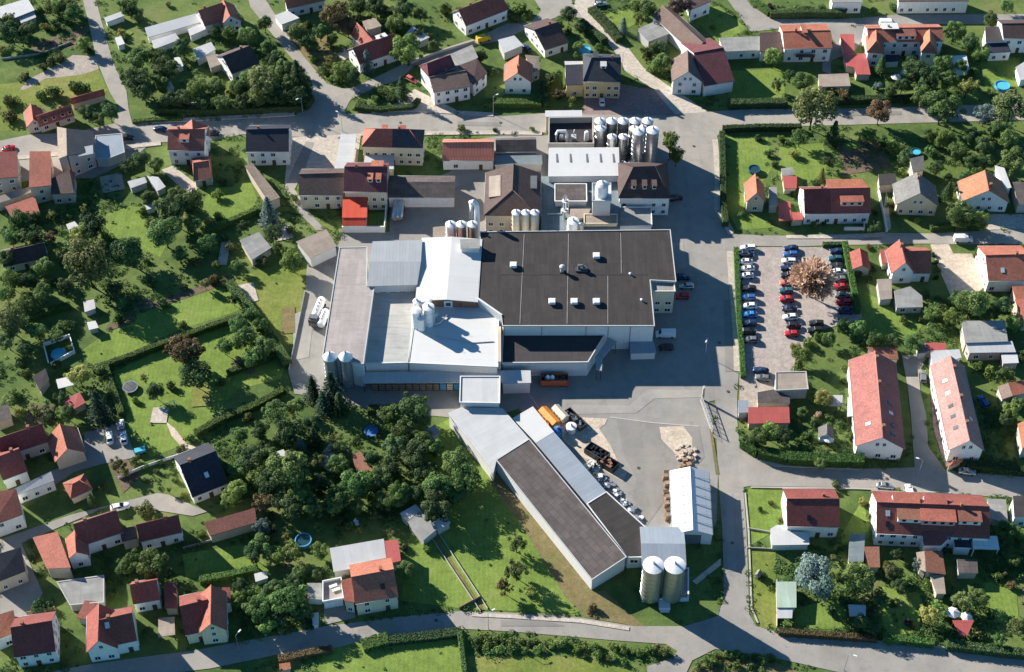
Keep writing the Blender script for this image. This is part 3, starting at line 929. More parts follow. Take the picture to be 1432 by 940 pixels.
# meadows, lawns, beds
ground('meadow', [(322, 396), (380, 368), (430, 362), (427, 409), (414, 470), (406, 512), (392, 490), (352, 430)], 'meadow')
ground('meadow', [(112, 492), (150, 465), (188, 452), (192, 440), (240, 425), (300, 402), (325, 400), (342, 428), (330, 436), (245, 464), (132, 517)], 'lawn')
ground('lawn', [(158, 520), (240, 484), (300, 462), (335, 452), (400, 510), (392, 530), (330, 545), (278, 604), (262, 620), (210, 640), (180, 600)], 'lawn')
ground('lawn', [(148, 300), (190, 285), (212, 300), (205, 330), (232, 345), (225, 360), (190, 345), (148, 330)], 'lawn')
ground('lawn', [(290, 262), (325, 262), (345, 240), (362, 285), (296, 320), (282, 300)], 'lawn')
ground('meadow', [(0, 118), (60, 112), (138, 98), (152, 128), (118, 138), (40, 150), (30, 180), (0, 184)], 'meadow')
ground('field', [(42, 64), (100, 42), (122, 38), (118, 62), (60, 76), (46, 72)], 'soil')
ground('gravel_yard', [(28, 126), (38, 112), (84, 89), (102, 77), (135, 79), (138, 97), (112, 105), (64, 110), (36, 125)], 'gravel', solid=True)
ground('lawn', [(1012, 192), (1074, 190), (1080, 235), (1062, 262), (1040, 292), (1085, 318), (1032, 322), (1014, 290)], 'lawn')
ground('lawn', [(1090, 205), (1150, 200), (1160, 240), (1120, 262), (1088, 250)], 'lawn')
ground('lawn', [(1018, 100), (1096, 96), (1098, 142), (1018, 145)], 'lawn')
ground('lawn', [(1370, 88), (1425, 80), (1432, 120), (1380, 130)], 'lawn')
ground('lawn', [(965, 20), (1005, 8), (1045, 40), (1006, 62)], 'lawn')
ground('lawn', [(840, 20), (880, 12), (895, 30), (868, 45)], 'lawn')
ground('lawn', [(1198, 400), (1230, 420), (1290, 455), (1275, 478), (1210, 470), (1180, 460)], 'lawn')
ground('lawn', [(1046, 684), (1100, 686), (1100, 735), (1080, 745), (1046, 765)], 'lawn')
ground('lawn', [(1046, 770), (1085, 765), (1086, 880), (1060, 878), (1052, 850)], 'meadow')
ground('lawn', [(1112, 850), (1180, 835), (1185, 880), (1110, 880)], 'lawn')
ground('lawn', [(1230, 820), (1290, 830), (1285, 885), (1235, 890)], 'lawn')
ground('lawn', [(1375, 815), (1420, 810), (1425, 870), (1380, 870)], 'lawn')
ground('lawn', [(1164, 770), (1205, 700), (1220, 740), (1190, 760)], 'lawn')
ground('lawn', [(600, 600), (640, 580), (700, 668), (790, 780), (830, 850), (800, 858), (650, 852), (560, 840), (580, 700)], 'lawn')
ground('verge', [(640, 585), (652, 580), (700, 655), (830, 828), (845, 826), (905, 880), (868, 872), (820, 864), (790, 835), (770, 800), (735, 745), (690, 680)], 'dry_grass')
ground('lawn', [(455, 908), (520, 895), (650, 882), (652, 945), (440, 945)], 'lawn')
ground('field', [(652, 918), (780, 918), (880, 930), (900, 960), (640, 960)], 'meadow')
ground('field', [(965, 935), (1010, 915), (1080, 925), (1130, 945), (1100, 970), (950, 970)], 'dry_grass')
ground('lawn', [(255, 775), (350, 760), (380, 800), (340, 800), (260, 810)], 'lawn')
ground('vegetable_bed', [(150, 455), (210, 425), (320, 385), (322, 396), (240, 424), (190, 438), (186, 450), (150, 464)], 'soil')
ground('vegetable_bed', [(148, 640), (170, 630), (196, 668), (172, 690)], 'soil')
ground('building_site', [(1301, 342), (1327, 342), (1333, 355), (1359, 355), (1370, 374), (1378, 400), (1365, 412), (1330, 416), (1319, 390), (1308, 365)], 'sand', solid=True)
ground('garden_bed', [(1170, 205), (1235, 190), (1245, 235), (1180, 245)], 'soil')
ground('garden_bed', [(395, 60), (455, 45), (480, 105), (455, 108)], 'dry_grass')
# roads
ground('road', [(113, -12), (131, -12), (143, 33), (158, 87), (177, 128), (180, 153), (186, 176), (165, 184), (158, 176), (166, 150), (153, 128), (135, 84), (126, 41)], 'asphalt', solid=True)
ground('road', [(345, -12), (364, -12), (406, 54), (427, 82), (457, 117), (478, 124), (493, 123), (529, 107), (575, 84), (618, 69), (664, 54), (710, 33), (741, 33), (757, 15), (740, -12), (795, -12), (802, 8), (822, 22), (818, 26), (784, 22), (738, 40), (700, 57), (656, 66), (628, 79), (580, 92), (559, 112), (526, 122), (490, 140), (482, 155), (490, 172), (420, 182), (415, 160), (436, 146), (436, 115), (404, 77), (350, 10)], 'asphalt', solid=True)
ground('road', [(802, 8), (810, -12), (836, -12), (828, 15), (858, 56), (879, 68), (899, 94), (930, 117), (988, 155), (985, 168), (945, 170), (942, 158), (914, 125), (874, 100), (868, 84), (843, 51), (815, 25)], 'paving', solid=True)
ground('road', [(1009, -12), (1037, -12), (1050, 8), (1079, 27), (1183, 27), (1253, 21), (1460, 20), (1460, 32), (1370, 34), (1311, 34), (1215, 35), (1178, 37), (1098, 39), (1050, 45)], 'asphalt_old', solid=True)
ground('yard', [(1098, 39), (1215, 36), (1212, 48), (1195, 72), (1162, 85), (1162, 104), (1150, 100), (1150, 88), (1165, 60), (1162, 44)], 'asphalt_yard', solid=True)
MAIN = [(-40, 202), (0, 197), (45, 188), (100, 186), (165, 172), (185, 174), (260, 170), (340, 166), (430, 160), (480, 160), (560, 157), (640, 160), (700, 163), (770, 158), (860, 160), (940, 160), (1050, 153), (1200, 152), (1432, 145), (1470, 144),
        (1470, 168), (1432, 168), (1290, 172), (1150, 176), (1050, 178), (1015, 182), (1003, 190), (945, 190), (760, 186), (700, 184), (640, 184), (600, 186), (500, 188), (420, 192), (340, 188), (300, 196), (230, 199), (180, 204), (100, 212), (0, 222), (-40, 228)]
ground('road', MAIN, 'asphalt', solid=True)
ground('road', [(945, 190), (1003, 190), (1006, 245), (1004, 291), (1029, 332), (1026, 383), (1032, 460), (1034, 511), (1031, 554), (1031, 588), (1035, 628), (1062, 646), (1040, 669), (1040, 690), (1044, 743), (1048, 860), (1058, 876), (1095, 887), (1189, 895), (1279, 903), (1470, 921), (1470, 960), (1180, 942), (1127, 930), (1077, 919), (1000, 908), (968, 924), (958, 945), (905, 945), (905, 932), (939, 921), (947, 911), (931, 901), (860, 896), (780, 889), (710, 883), (650, 880), (626, 879), (552, 892), (507, 897), (467, 907), (387, 916), (295, 935), (170, 950), (40, 950), (80, 938), (128, 929), (223, 916), (266, 911), (340, 897), (456, 876), (557, 863), (642, 855), (710, 857), (812, 864), (886, 876), (958, 876), (1003, 862), (1012, 840), (1012, 800), (1010, 740), (1006, 690), (1003, 640), (1000, 560), (985, 480), (975, 400), (965, 330), (962, 260), (950, 240)], 'asphalt_old', solid=True)
ground('road', [(1025, 328), (1093, 330), (1237, 326), (1301, 327), (1397, 322), (1470, 318), (1470, 342), (1330, 342), (1290, 341), (1183, 343), (1103, 345), (1050, 344), (1028, 350)], 'asphalt', solid=True)
ground('road', [(1030, 632), (1060, 643), (1085, 650), (1207, 656), (1279, 654), (1274, 583), (1269, 540), (1261, 497), (1298, 495), (1285, 524), (1287, 548), (1295, 580), (1298, 625), (1322, 658), (1470, 671), (1470, 698), (1370, 694), (1303, 690), (1183, 682), (1050, 680), (1036, 682)], 'asphalt', solid=True)
ground('factory_yard', [(430, 362), (470, 350), (480, 325), (545, 325), (545, 280), (640, 235), (640, 200), (700, 190), (948, 189), (963, 260), (966, 330), (976, 400), (986, 480), (1001, 560), (991, 562), (994, 600), (1004, 664), (1002, 735), (905, 745), (830, 690), (750, 600), (725, 572), (700, 580), (640, 585), (520, 574), (470, 558), (412, 551), (403, 520), (414, 470), (427, 409)], 'asphalt_yard', solid=True)
ground('parking_lot', [(1037, 346), (1186, 346), (1206, 446), (1140, 464), (1112, 505), (1108, 532), (1062, 560), (1034, 556), (1040, 500)], 'gravel_red', solid=True)
ground('yard', [(1040, 515), (1062, 522), (1085, 530), (1085, 560), (1034, 590), (1034, 520)], 'gravel', solid=True)
ground('yard', [(405, 193), (505, 187), (498, 240), (418, 243), (408, 262), (398, 256)], 'paving', solid=True)
ground('lane', [(428, 198), (412, 230), (398, 262), (420, 300), (442, 322), (455, 322), (435, 300), (412, 265), (424, 243), (440, 200)], 'asphalt_old', solid=True)
ground('yard', [(226, 238), (242, 232), (280, 262), (268, 272), (252, 262)], 'paving', solid=True)
ground('yard', [(0, 222), (60, 214), (178, 204), (205, 206), (182, 225), (130, 250), (60, 250), (0, 260)], 'asphalt_yard', solid=True)
ground('yard', [(818, 128), (868, 118), (915, 126), (945, 162), (815, 160)], 'paving_red', solid=True)
ground('yard', [(580, 125), (640, 155), (700, 160), (560, 157), (545, 150)], 'paving', solid=True)
ground('yard', [(118, 605), (172, 590), (190, 640), (140, 650), (105, 660), (60, 690), (70, 660), (118, 640)], 'asphalt_yard', solid=True)
ground('yard', [(0, 755), (100, 720), (220, 690), (235, 692), (290, 716), (270, 722), (160, 705), (30, 760), (60, 830), (40, 865), (0, 860)], 'asphalt_old', solid=True)
ground('yard', [(452, 844), (492, 846), (498, 864), (455, 874)], 'asphalt_yard', solid=True)
ground('yard', [(1298, 500), (1318, 520), (1350, 640), (1322, 654), (1305, 600)], 'paving_red', solid=True)
ground('yard', [(1375, 300), (1440, 300), (1440, 320), (1380, 322)], 'paving', solid=True)
ground('path', [(1240, 265), (1246, 320), (1238, 326), (1234, 300)], 'paving')
ground('path', [(604, 752), (608, 749), (677, 853), (671, 855)], 'dry_grass')
ground('path', [(968, 813), (974, 818), (1008, 791), (1008, 781)], 'paving', solid=True)
ground('path', [(232, 590), (245, 600), (262, 622), (300, 632), (300, 640), (258, 630), (240, 610)], 'sand')
# pavements along the main roads: raised walks with a kerb
for w in ([(-20, 226), (100, 214), (180, 206), (225, 201)], [(505, 188), (600, 187), (690, 186), (758, 187)],
          [(188, 171), (260, 168), (340, 164), (412, 160)], [(520, 156), (560, 154), (640, 158), (690, 161)]):
    strip('pavement', w, 1.7, .12, 'paving'); strip('kerb', [(x, y + (-1.6 if w[0][1] > 180 else 1.6)) for x, y in w], .3, .14, 'kerb_stone')
for w in ([(1034, 350), (1036, 400), (1039, 460), (1040, 510)], [(1042, 690), (1047, 745), (1051, 850), (1060, 872)], [(1003, 195), (1007, 245), (1006, 290), (1026, 325)],
          [(1095, 886), (1189, 894), (1279, 902), (1432, 917)], [(1062, 645), (1085, 652), (1205, 657)], [(1330, 690), (1200, 684), (1050, 682)]):
    strip('kerb', w, .35, .13, 'kerb_stone')
strip('drain_channel', [(853, 584), (915, 592), (978, 597)], .35, .03, 'kerb_stone')
strip('drain_channel', [(730, 538), (757, 576)], .25, .03, 'kerb_stone')

strip('pavement', [(1000, 196), (1004, 245), (1002, 292), (1022, 328)], 1.6, .1, 'paving'); strip('pavement', [(1021, 352), (1024, 400), (1029, 460), (1031, 520)], 1.8, .1, 'paving')
strip('pavement', [(1058, 640), (1085, 648), (1205, 654)], 1.4, .1, 'paving'); strip('pavement', [(1100, 332), (1183, 332), (1237, 328)], 1.4, .1, 'paving'); strip('pavement', [(660, 860), (720, 863), (812, 869), (880, 880)], 1.0, .08, 'paving')
for pts, mm in (([(862, 588), (978, 600), (985, 640), (930, 700), (905, 735), (884, 695), (890, 670), (874, 640)], 'asphalt_patch'), ([(800, 566), (880, 568), (905, 545), (985, 546), (985, 556), (915, 558), (890, 578), (800, 580)], 'asphalt_pale'), ([(1012, 420), (1022, 420), (1026, 520), (1014, 520)], 'asphalt_patch'), ([(1014, 690), (1024, 690), (1030, 800), (1018, 800)], 'asphalt_pale'),
                ([(700, 868), (760, 868), (790, 876), (700, 876)], 'asphalt_patch'), ([(640, 170), (700, 172), (700, 177), (640, 176)], 'asphalt_patch'), ([(1180, 158), (1260, 156), (1260, 161), (1180, 163)], 'asphalt_patch'), ([(985, 560), (1000, 566), (1010, 620), (998, 612)], 'asphalt_patch'), ([(930, 340), (955, 340), (960, 376), (948, 376)], 'asphalt_pale'), ([(410, 440), (440, 430), (432, 500), (410, 505)], 'asphalt_pale')):
    ground('repair_patch', pts, mm)
ground('concrete_patch', [(771, 598), (790, 583), (850, 586), (846, 594), (838, 600), (853, 622), (865, 648), (876, 662), (872, 674), (850, 662), (815, 640), (790, 618)], 'sand', solid=True)
ground('concrete_patch', [(922, 598), (955, 596), (968, 613), (970, 650), (948, 652), (958, 640), (945, 636), (925, 615)], 'sand', solid=True)
for x, y in ((893, 655), (1018, 548), (700, 172), (560, 172), (1150, 166), (1024, 760), (610, 868), (1240, 670), (970, 205), (1006, 480)):
    p = G(x, y); b = MB(); b.lathe([(.42, 0), (.42, .03), (0, .035)], 14, (p.x, p.y, LEVEL[0] + .01)); o = b.build('manhole_cover', 'dark_metal'); o['kind'] = 'structure'
# small beds, patios and worn patches in the gardens
rg = random.Random(12); BEDS = []
for k in range(900):
    if len(BEDS) > 105: break
    x, y = rg.uniform(0, 1432), rg.uniform(10, 930)
    c = G(x, y); a = rg.choice((.3, -.5, 0, .1, .6)); w, h = rg.uniform(1.2, 3.6), rg.uniform(1.5, 5)
    BEDS.append((c, a, w, h, rg.choice(('soil', 'soil', 'paving', 'dry_grass', 'meadow', 'gravel', 'lawn'))))
# ------------------------------------------------------------------ the factory
HM = 9.5
hall = BL('wide main factory hall with flat black felt roof| and white edge walls', [(672, 325, HM), (937, 322, HM), (945, 394, HM), (909, 392, HM), (915, 456, HM), (703, 456, HM), (701, 441, HM), (668, 418, HM)], 'felt_black', 'panel_white', par=.22, name='factory_hall', cat='factory hall', pw=.22, parm='metal_light')
hr_ = [c for c in hall.children if c.name.startswith('roof')][0]
for a, b in (((733, 328), (727, 453)), ((795, 327), (793, 453)), ((868, 326), (869, 382)), ((850, 386), (850, 453)), ((700, 384), (905, 384))):
    p, q = G(*a, HM), G(*b, HM); mb = MB(); d = q - p; c = (p + q) / 2; mb.box((c.x, c.y, HM + .01), d.length, .16 if a[1] < 380 or a[0] == 850 else .3, .06, math.atan2(d.y, d.x))
    mb.build('roof_seam', 'felt_grey' if a[0] != 700 else 'felt_dark', hr_)
# offices in the corner of the main hall
BL('white two-storey office corner with small black windows| beside the main black hall', [(911, 394.5, 8.8), (942, 394.5, 8.8), (944, 408, 8.8), (913, 408, 8.8)], 'felt_grey', 'wall_cream', win=2.2, floors=2, par=.3, name='office_wing', cat='office', size=(1.2, .9))
for x, y in ((889, 461.5), (899, 461.5), (904.5, 461.5), (891, 473), (901, 473)):
    p = G(x, 455.5, HM); z = HM - (y - 455.5) / 3.43
    add_window(hall, (p.x, p.y + .14, z), Vector((0, -1, 0)), 1.1, .8)
for i, x in enumerate((705, 758, 820, 851, 882)):    # downpipes on the front
    p = G(x, 456, HM); mb = MB(); mb.tube([(p.x, p.y - .05, .3), (p.x, p.y - .05, HM - .3)], .07, 6); mb.build('downpipe', 'dark_metal', hall, -hall.location)
for i, (x, y) in enumerate(((718, 373), (834, 360), (772, 424), (803, 424), (834, 424))):
    p = G(x, y, HM); t = root('roof_ventilator', (p.x, p.y, HM)); mb = MB(); mb.box((0, 0, 0), 1.5, 1.5, .5); mb.build('base', 'metal_grey', t)
    mb = MB(); mb.prism([(-.95, -.95), (.95, -.95), (.95, .95), (-.95, .95)], .5, .95, 0); mb.prism([(-.8, -.8), (.8, -.8), (.8, .8), (-.8, .8)], .952, 1.15, 0); mb.build('cover', 'enamel', t)
    tag(t, ('white box ventilator alone near the back left of the black factory roof', 'white box ventilator with a grey pipe behind the others on the black roof', 'leftmost of three white box ventilators in a row on the black roof', 'middle of three white box ventilators in a row on the black roof', 'rightmost of three white box ventilators in a row on the black roof')[i], 'roof ventilator', 'white box ventilators on the black roof')
p = G(786, 380, HM); t = root('roof_fan', (p.x, p.y, HM)); mb = MB(); mb.lathe([(.5, 0), (.5, 1.5), (.75, 1.6), (.75, 2.1), (.3, 2.4), (0, 2.4)], 14); mb.build('housing', 'metal_light', t); mb = MB(); mb.box((0, 0, 0), 1.3, 1.3, .3); mb.build('base', 'dark_metal', t)
tag(t, 'round pale roof fan standing on the black factory roof', 'roof fan')
p = G(813, 378, HM); t = root('roof_exhaust', (p.x, p.y, HM)); mb = MB(); mb.box((0, 0, 0), 3.2, 1.6, .5); mb.build('base', 'dark_metal', t); mb = MB(); mb.lathe([(.45, .5), (.45, 1.5), (0, 1.5)], 12, (.7, 0, 0)); mb.lathe([(.4, .5), (.4, 1.9), (0, 1.9)], 12, (-.7, .2, 0)); mb.tube([(-.7, .2, 1.6), (.2, .1, 1.9), (.7, 0, 1.4)], .25, 8); mb.build('duct', 'grey', t)
tag(t, 'dark twin exhaust unit on the black factory roof', 'exhaust unit')
for i, (x, y) in enumerate(((881, 384.5), (897, 421))):
    p = G(x, y, HM); t = root('roof_vent_pipe', (p.x, p.y, HM)); mb = MB(); mb.lathe([(.22, 0), (.22, .6), (.38, .65), (0, .95)], 10); mb.build('pipe', 'enamel', t); tag(t, ('small white vent pipe at the middle seam of the black roof', 'small white vent pipe near the right front of the black roof')[i], 'vent pipe')
# lower hall in front
Lh = BL('low black-roofed hall with white front wall| joined to the main hall', [(704, 459, 5.6), (851, 459, 5.6), (846, 468, 5.6), (822, 507, 5.6), (702, 508, 5.6)], 'felt_dark', 'panel_white', par=.3, name='factory_hall', cat='factory hall', parm='metal_white')
BL('slanting grey canopy| over the ramp beside the low black hall', [(851, 473, 4.6), (862, 478, 4.6), (842, 501, 4.6), (841, 518, 4.4), (834, 516, 4.4), (833, 499, 4.6)], 'metal_grey', 'dark_metal', name='loading_canopy', cat='canopy', open_=True, solid=False)
BL('small blue-grey porch roof| on the front of the white office corner', [(882, 478, 3.2), (914, 477, 3.2), (917, 493, 2.9), (882, 494, 2.9)], 'metal_blue_grey', 'panel_white', name='entrance_porch', cat='porch')
# white saddle-roofed hall, flat yard roofs to the west
wh = H('white saddle-roofed hall with brick end wall| left of the black hall', (624.5, 419), (632, 331), (581, 417), 9.7, 10.4, 'metal_white', 'wall_brick', win=0, endwall='wall_brick', name='factory_hall', cat='factory hall', door=False, ridge=True, over=.2)
FR = 7.2
fl1 = BL('flat gravel roof in the sunken court| behind the long pale flat roof', [(524, 404, FR), (586, 402, FR), (578, 440, FR), (571, 507, FR), (510, 508.5, FR)], 'gravel_roof', 'panel_white', name='factory_hall', cat='factory hall', par=.12)
fl2 = BL('low flat white roof with tanks| in front of the brick end wall', [(586, 402, FR), (668, 402, FR), (697, 446, FR), (696, 513, FR), (571.3, 507.3, FR)], 'metal_white', 'panel_white', name='factory_hall', cat='factory hall', par=.12)
strip('parapet_wall', [(668, 451), (702, 475)], .5, 9.9, 'panel_white', 'tall white boundary wall stepping down beside the low white roof', 'wall')
strip('parapet_wall', [(698.5, 483), (698.5, 532)], .9, 7.6, 'wall_beige', 'stained beige dividing wall between low white roof and low black hall', 'wall')
BL('grey ribbed-metal roofed hall| between the pale flat roof and the white hall', [(521.5, 338, 10.2), (590, 336, 10.2), (588, 366, 10.8), (517.5, 366, 10.8)], 'metal_grey', 'panel_white', name='factory_hall', cat='factory hall')
BL('ribbed grey roof half with a row of windows| above the sunken court', [(517.4, 366.4, 10.8), (587.8, 366.4, 10.8), (583, 398, 10.1), (514, 400, 10.1)], 'metal_grey', 'panel_white', win=2.6, floors=3, name='factory_hall', cat='factory hall', size=(1.3, .8))
BL('long pale pinkish flat-roofed hall| on the west side of the factory', [(475, 346.5, 9.5), (513, 346, 9.5), (513, 400.5, 9.5), (523, 402.5, 9.5), (508, 509, 9.5), (451, 500, 9.5)], 'felt_pink', 'panel_white', name='factory_hall', cat='factory hall', par=.15, parm='metal_light')
lc = BL('long low blue-grey canopy along the front| of the low white roof', [(504, 521, 4.4), (742, 517.5, 4.4), (742, 534, 4.0), (508, 535.5, 4.0)], 'metal_light', 'dark_metal', name='loading_canopy', cat='canopy', open_=True, solid=True, th=.18)
p0, p1 = G(519, 534.5, 4.0), G(643, 534, 4.0)
for i in range(13):     # stacks of goods under the canopy
    c = p0.lerp(p1, (i + .5) / 13); t = root('pallet_stack', (c.x, c.y + .9, .26)); mb = MB()
    for k in range(3): mb.box((0, 0, k * .75 + .14), 1.55, 1.2, .6)
    mb.build('load', 'panel_boards' if i < 10 else ('sky_blue' if i != 11 else 'enamel_beige'), t); mb = MB()
    for k in range(3): mb.box((0, 0, k * .75), 1.6, 1.25, .12)
    mb.build('pallet', 'dark_wood', t)
    if i < 10: tag(t, 'brownish goods stacked three pallets high under the long canopy', 'pallet stack', 'brown pallet stacks under the long canopy')
    else: tag(t, ('left blue crate stack under the long canopy', 'beige crate stack between two blue ones under the canopy', 'right blue crate stack under the canopy nearest the white annexe')[i - 10], 'crate stack')
BL('small light flat canopy| in front of the low black hall', [(700, 519, 4.7), (741.5, 518, 4.7), (742, 535, 4.5), (703, 536, 4.5)], 'metal_light', 'panel_white', name='lean_to', cat='lean-to')
# cluster of tanks on the low white roof
for i, (x, y, r, h) in enumerate(((583, 421, 1.05, 6), (592, 422, .9, 5.2), (599, 429, 1.5, 6.6), (582, 434, 1.3, 6.2), (589, 444, 1.15, 4.4), (600, 419, .8, 5.5))):
    silo(('white roof tank at the back left of the cluster on the low white roof', 'small white roof tank in the middle of the cluster', 'largest white roof tank on the right of the cluster', 'tall white roof tank on the left of the cluster', 'white roof tank nearest the front of the cluster', 'thin white roof tank touching the white hall')[i], x, y, r, h, FR, .3, 'enamel', 'enamel', 'tank', 'tank', 'white tanks clustered on the low white roof', knob=i % 2 == 0)
p = G(594, 453, FR); t = root('pipework', (p.x, p.y, FR)); mb = MB()
for pts in ([(-2, 3, .3), (-2, 3, 3.5), (0, 2, 4.2), (2, 2, 3.2)], [(-1, -1, .3), (-1, -1, 2.6), (1.2, 0, 3), (1.2, 3, 3)], [(0, 0, .3), (2, -1, .4), (4, 0, .4), (6, 3, .4)], [(1, 4, 1), (1, 1, 1.2), (3, 1, 1.2)]): mb.tube(pts, .16, 7)
mb.build('pipe', 'steel', t); mb = MB(); mb.box((2.4, 2.6, 0), 2.2, .7, .9, .4); mb.build('cabinet', 'enamel', t); tag(t, 'tangle of steel pipes and a cabinet among the white roof tanks', 'pipework')
p = G(644, 345, 9.3); BL('small grey plant room on top of the white saddle-roofed hall|', [(644, 335, 12), (670.5, 334.5, 12), (670.5, 347, 11.8), (644.5, 347.5, 11.8)], 'felt_grey', 'panel_white', name='plant_room', cat='plant room', z0=9.7, solid=False)
for nm, x, y in (('white door box', 627, 428), ('white ventilator box', 646, 430)):
    p = G(x, 432, FR); t = root('wall_cabinet', (p.x, p.y + 1.1, FR)); mb = MB(); mb.box((0, 0, 0), 2.3, 1.0, 2.3); mb.build('cabinet', 'enamel', t); mb = MB(); mb.box((0, -.53, .5), 1.3, .06, 1.2); mb.build('louvre', 'dark_metal', t); tag(t, nm + ' against the brick end wall of the white hall', 'cabinet')
# silos at the south-west corner
silo('left grey white-topped silo of the pair at the corner of the pale flat roof|', 461.5, 499, 1.75, 10.5, .2, .9, 'silver', 'enamel', group='pair of silos by the pale flat roof')
silo('right grey white-topped silo of the pair at the corner of the pale flat roof|', 483.5, 499, 1.75, 10.5, .2, .9, 'silver', 'enamel', group='pair of silos by the pale flat roof')
# north part
BL('low blue-grey flat roofs filling the middle| of the factory', [(757, 247, 5), (868, 247, 5), (868, 286, 5), (866, 330, 5), (757, 330, 5)], 'felt_teal', 'panel_white', name='factory_hall', cat='factory hall')
BL('bright white flat-roofed hall with dark skylight slots| beside the steel silos', [(768, 207, 8), (865, 206.5, 8), (866, 245.5, 7.6), (767, 246.5, 7.6)], 'metal_white', 'panel_white', name='factory_hall', cat='factory hall')
wh2 = [t for t in THINGS if t[1].startswith('bright white flat')][0][0]; wr = [c for c in wh2.children if c.name.startswith('roof')][0]
for x in (779, 798, 821, 840, 858):
    a = G(x, 221, 7.86); mb = MB(); mb.box((a.x, a.y, 7.84), .55, 3.6, .09); mb.build('skylight', 'grey', wr)
H('brown hip-roofed factory house with pale roof lights| behind the black hall', (717, 266), (718, 229), (677, 301), 8, 11.5, 'tile_umber', 'wall_beige', hip=(True, 0), win=3, floors=2, chim=[], name='factory_house', roof2=None, sky=())
fh = THINGS[-1][0]; fro = [c for c in fh.children if c.name.startswith('roof')][0]
for pts, mm in (([(684, 247, 8.95), (700, 245, 10.05), (700, 274, 10.1), (683.5, 276, 9.0)], 'felt_tan'), ([(742, 246, 9.6), (751, 246, 9.0), (751, 263, 9.0), (742, 263, 9.6)], 'felt_grey')):
    q = [G(*v) for v in pts]; q = list(reversed(q)) if area2([(v.x, v.y) for v in q]) < 0 else q; mb = MB(); mb.prism([(v.x, v.y) for v in q], [v.z - .3 for v in q], [v.z + .06 for v in q]); mb.build('roof_light', mm, fro)
H('half-hipped dark brown mansion with three white dormers| by the factory entrance', (886, 233), (916, 233), (865, 277), 7.2, 12.5, 'tile_umber', 'wall_white', hip=(True, True), win=2.6, dorm=[(.0, 1, 1.1, .72, 'wall_white', 'tile_umber', 1.3), (.5, 1, 1.1, .72, 'wall_white', 'tile_umber', 1.3), (.95, 1, 1.1, .72, 'wall_white', 'tile_umber', 1.3)], chim=[], name='factory_house', cat='house')
BL('low pale annexe roof| in front of the mansion with three white dormers', [(862, 290, 4.5), (910.5, 290, 4.5), (911.5, 316, 4.3), (864, 317, 4.3)], 'felt_grey', 'wall_white', win=4, par=.15, name='factory_annexe', cat='annexe')
BL('cream box-shaped hall| touching the back edge of the black roof', [(817, 300, 6.2), (863, 300, 6.2), (863, 313, 6.2), (817, 313, 6.2)], 'felt_tan', 'wall_cream', name='factory_annexe', cat='annexe', par=.2)
BL('tall white square tower with a domed filter on top|', [(828.5, 257, 12), (854, 257, 12), (854.5, 281.5, 12), (828.5, 281.5, 12)], 'metal_white', 'metal_light', name='process_tower', cat='tower', par=.3)
silo('round white filter on top of the square tower', 842.5, 258, 1.7, 4.0, 12.0, .6, 'enamel', 'enamel', 'dust_filter', 'filter', rail=True)
BL('brown flat-roofed block| left of the white square tower', [(776, 257.5, 7.2), (820, 257.5, 7.2), (820.5, 281.5, 7.2), (776, 281.5, 7.2)], 'felt_brown', 'panel_white', name='factory_annexe', cat='annexe', par=.12, parm='wall_white')
BL('small beige flat roof| in front of the brown flat-roofed block', [(798, 291, 6), (826, 291, 6), (820, 304, 6), (797, 306, 6)], 'felt_tan', 'wall_cream', name='factory_annexe', cat='annexe')
for i, x in enumerate((722, 735.5, 748)):
    silo(('left', 'middle', 'right')[i] + ' one of three beige silos standing behind the black roof', x, 297, 1.22, 12, .2, .4, 'enamel_beige', 'enamel', group='three beige silos behind the black hall')
for i, x in enumerate((630, 645, 660.7)):
    silo(('left', 'middle', 'right')[i] + ' one of three pale silos behind the white saddle-roofed hall', x, 313.5, 1.4, 11, .2, .4, 'enamel' if i == 0 else 'steel', 'enamel', group='three pale silos behind the white hall')
p = G(668, 340, .2); t = root('exhaust_duct', (p.x, p.y, .2)); mb = MB(); mb.tube([(0, 0, 0), (0, 0, 14), (-.2, .1, 15), (-.9, .6, 15.6), (-1.6, 1.1, 15), (-1.7, 1.2, 9)], .75, 14); mb.build('duct', 'enamel', t); mb = MB(); mb.box((0, 0, 0), 2, 2, 1.2); mb.build('base', 'wall_brick', t)
tag(t, 'fat white bent duct rising beside the three pale silos', 'duct')
p = G(789, 322, .2); t = root('flue_stack', (p.x, p.y, .2)); mb = MB(); mb.lathe([(.5, 0), (.42, 13), (.55, 13.02), (.55, 13.4), (0, 13.4)], 14); mb.build('flue', 'steel', t); mb = MB()
for z in (4, 8, 11.5): mb.lathe([(.5, z), (1.0, z), (1.0, z + .15), (.5, z + .15)], 14)
for a in (0, 2.1, 4.2): mb.tube([(math.cos(a) * .95, math.sin(a) * .95, 0), (math.cos(a) * .95, math.sin(a) * .95, 12)], .06, 5)
mb.build('support', 'enamel', t); tag(t, 'thin steel flue stack with ladder rings behind the black roof', 'chimney')
silo('round white tank beside the steel flue stack', 801.5, 309, 1.65, 8.5, .2, .3, 'enamel', 'enamel', 'tank', 'tank')
silo('small brownish tank beside the round white tank', 813, 314, .8, 6.5, .2, .3, 'enamel_beige', 'enamel', 'tank', 'tank')
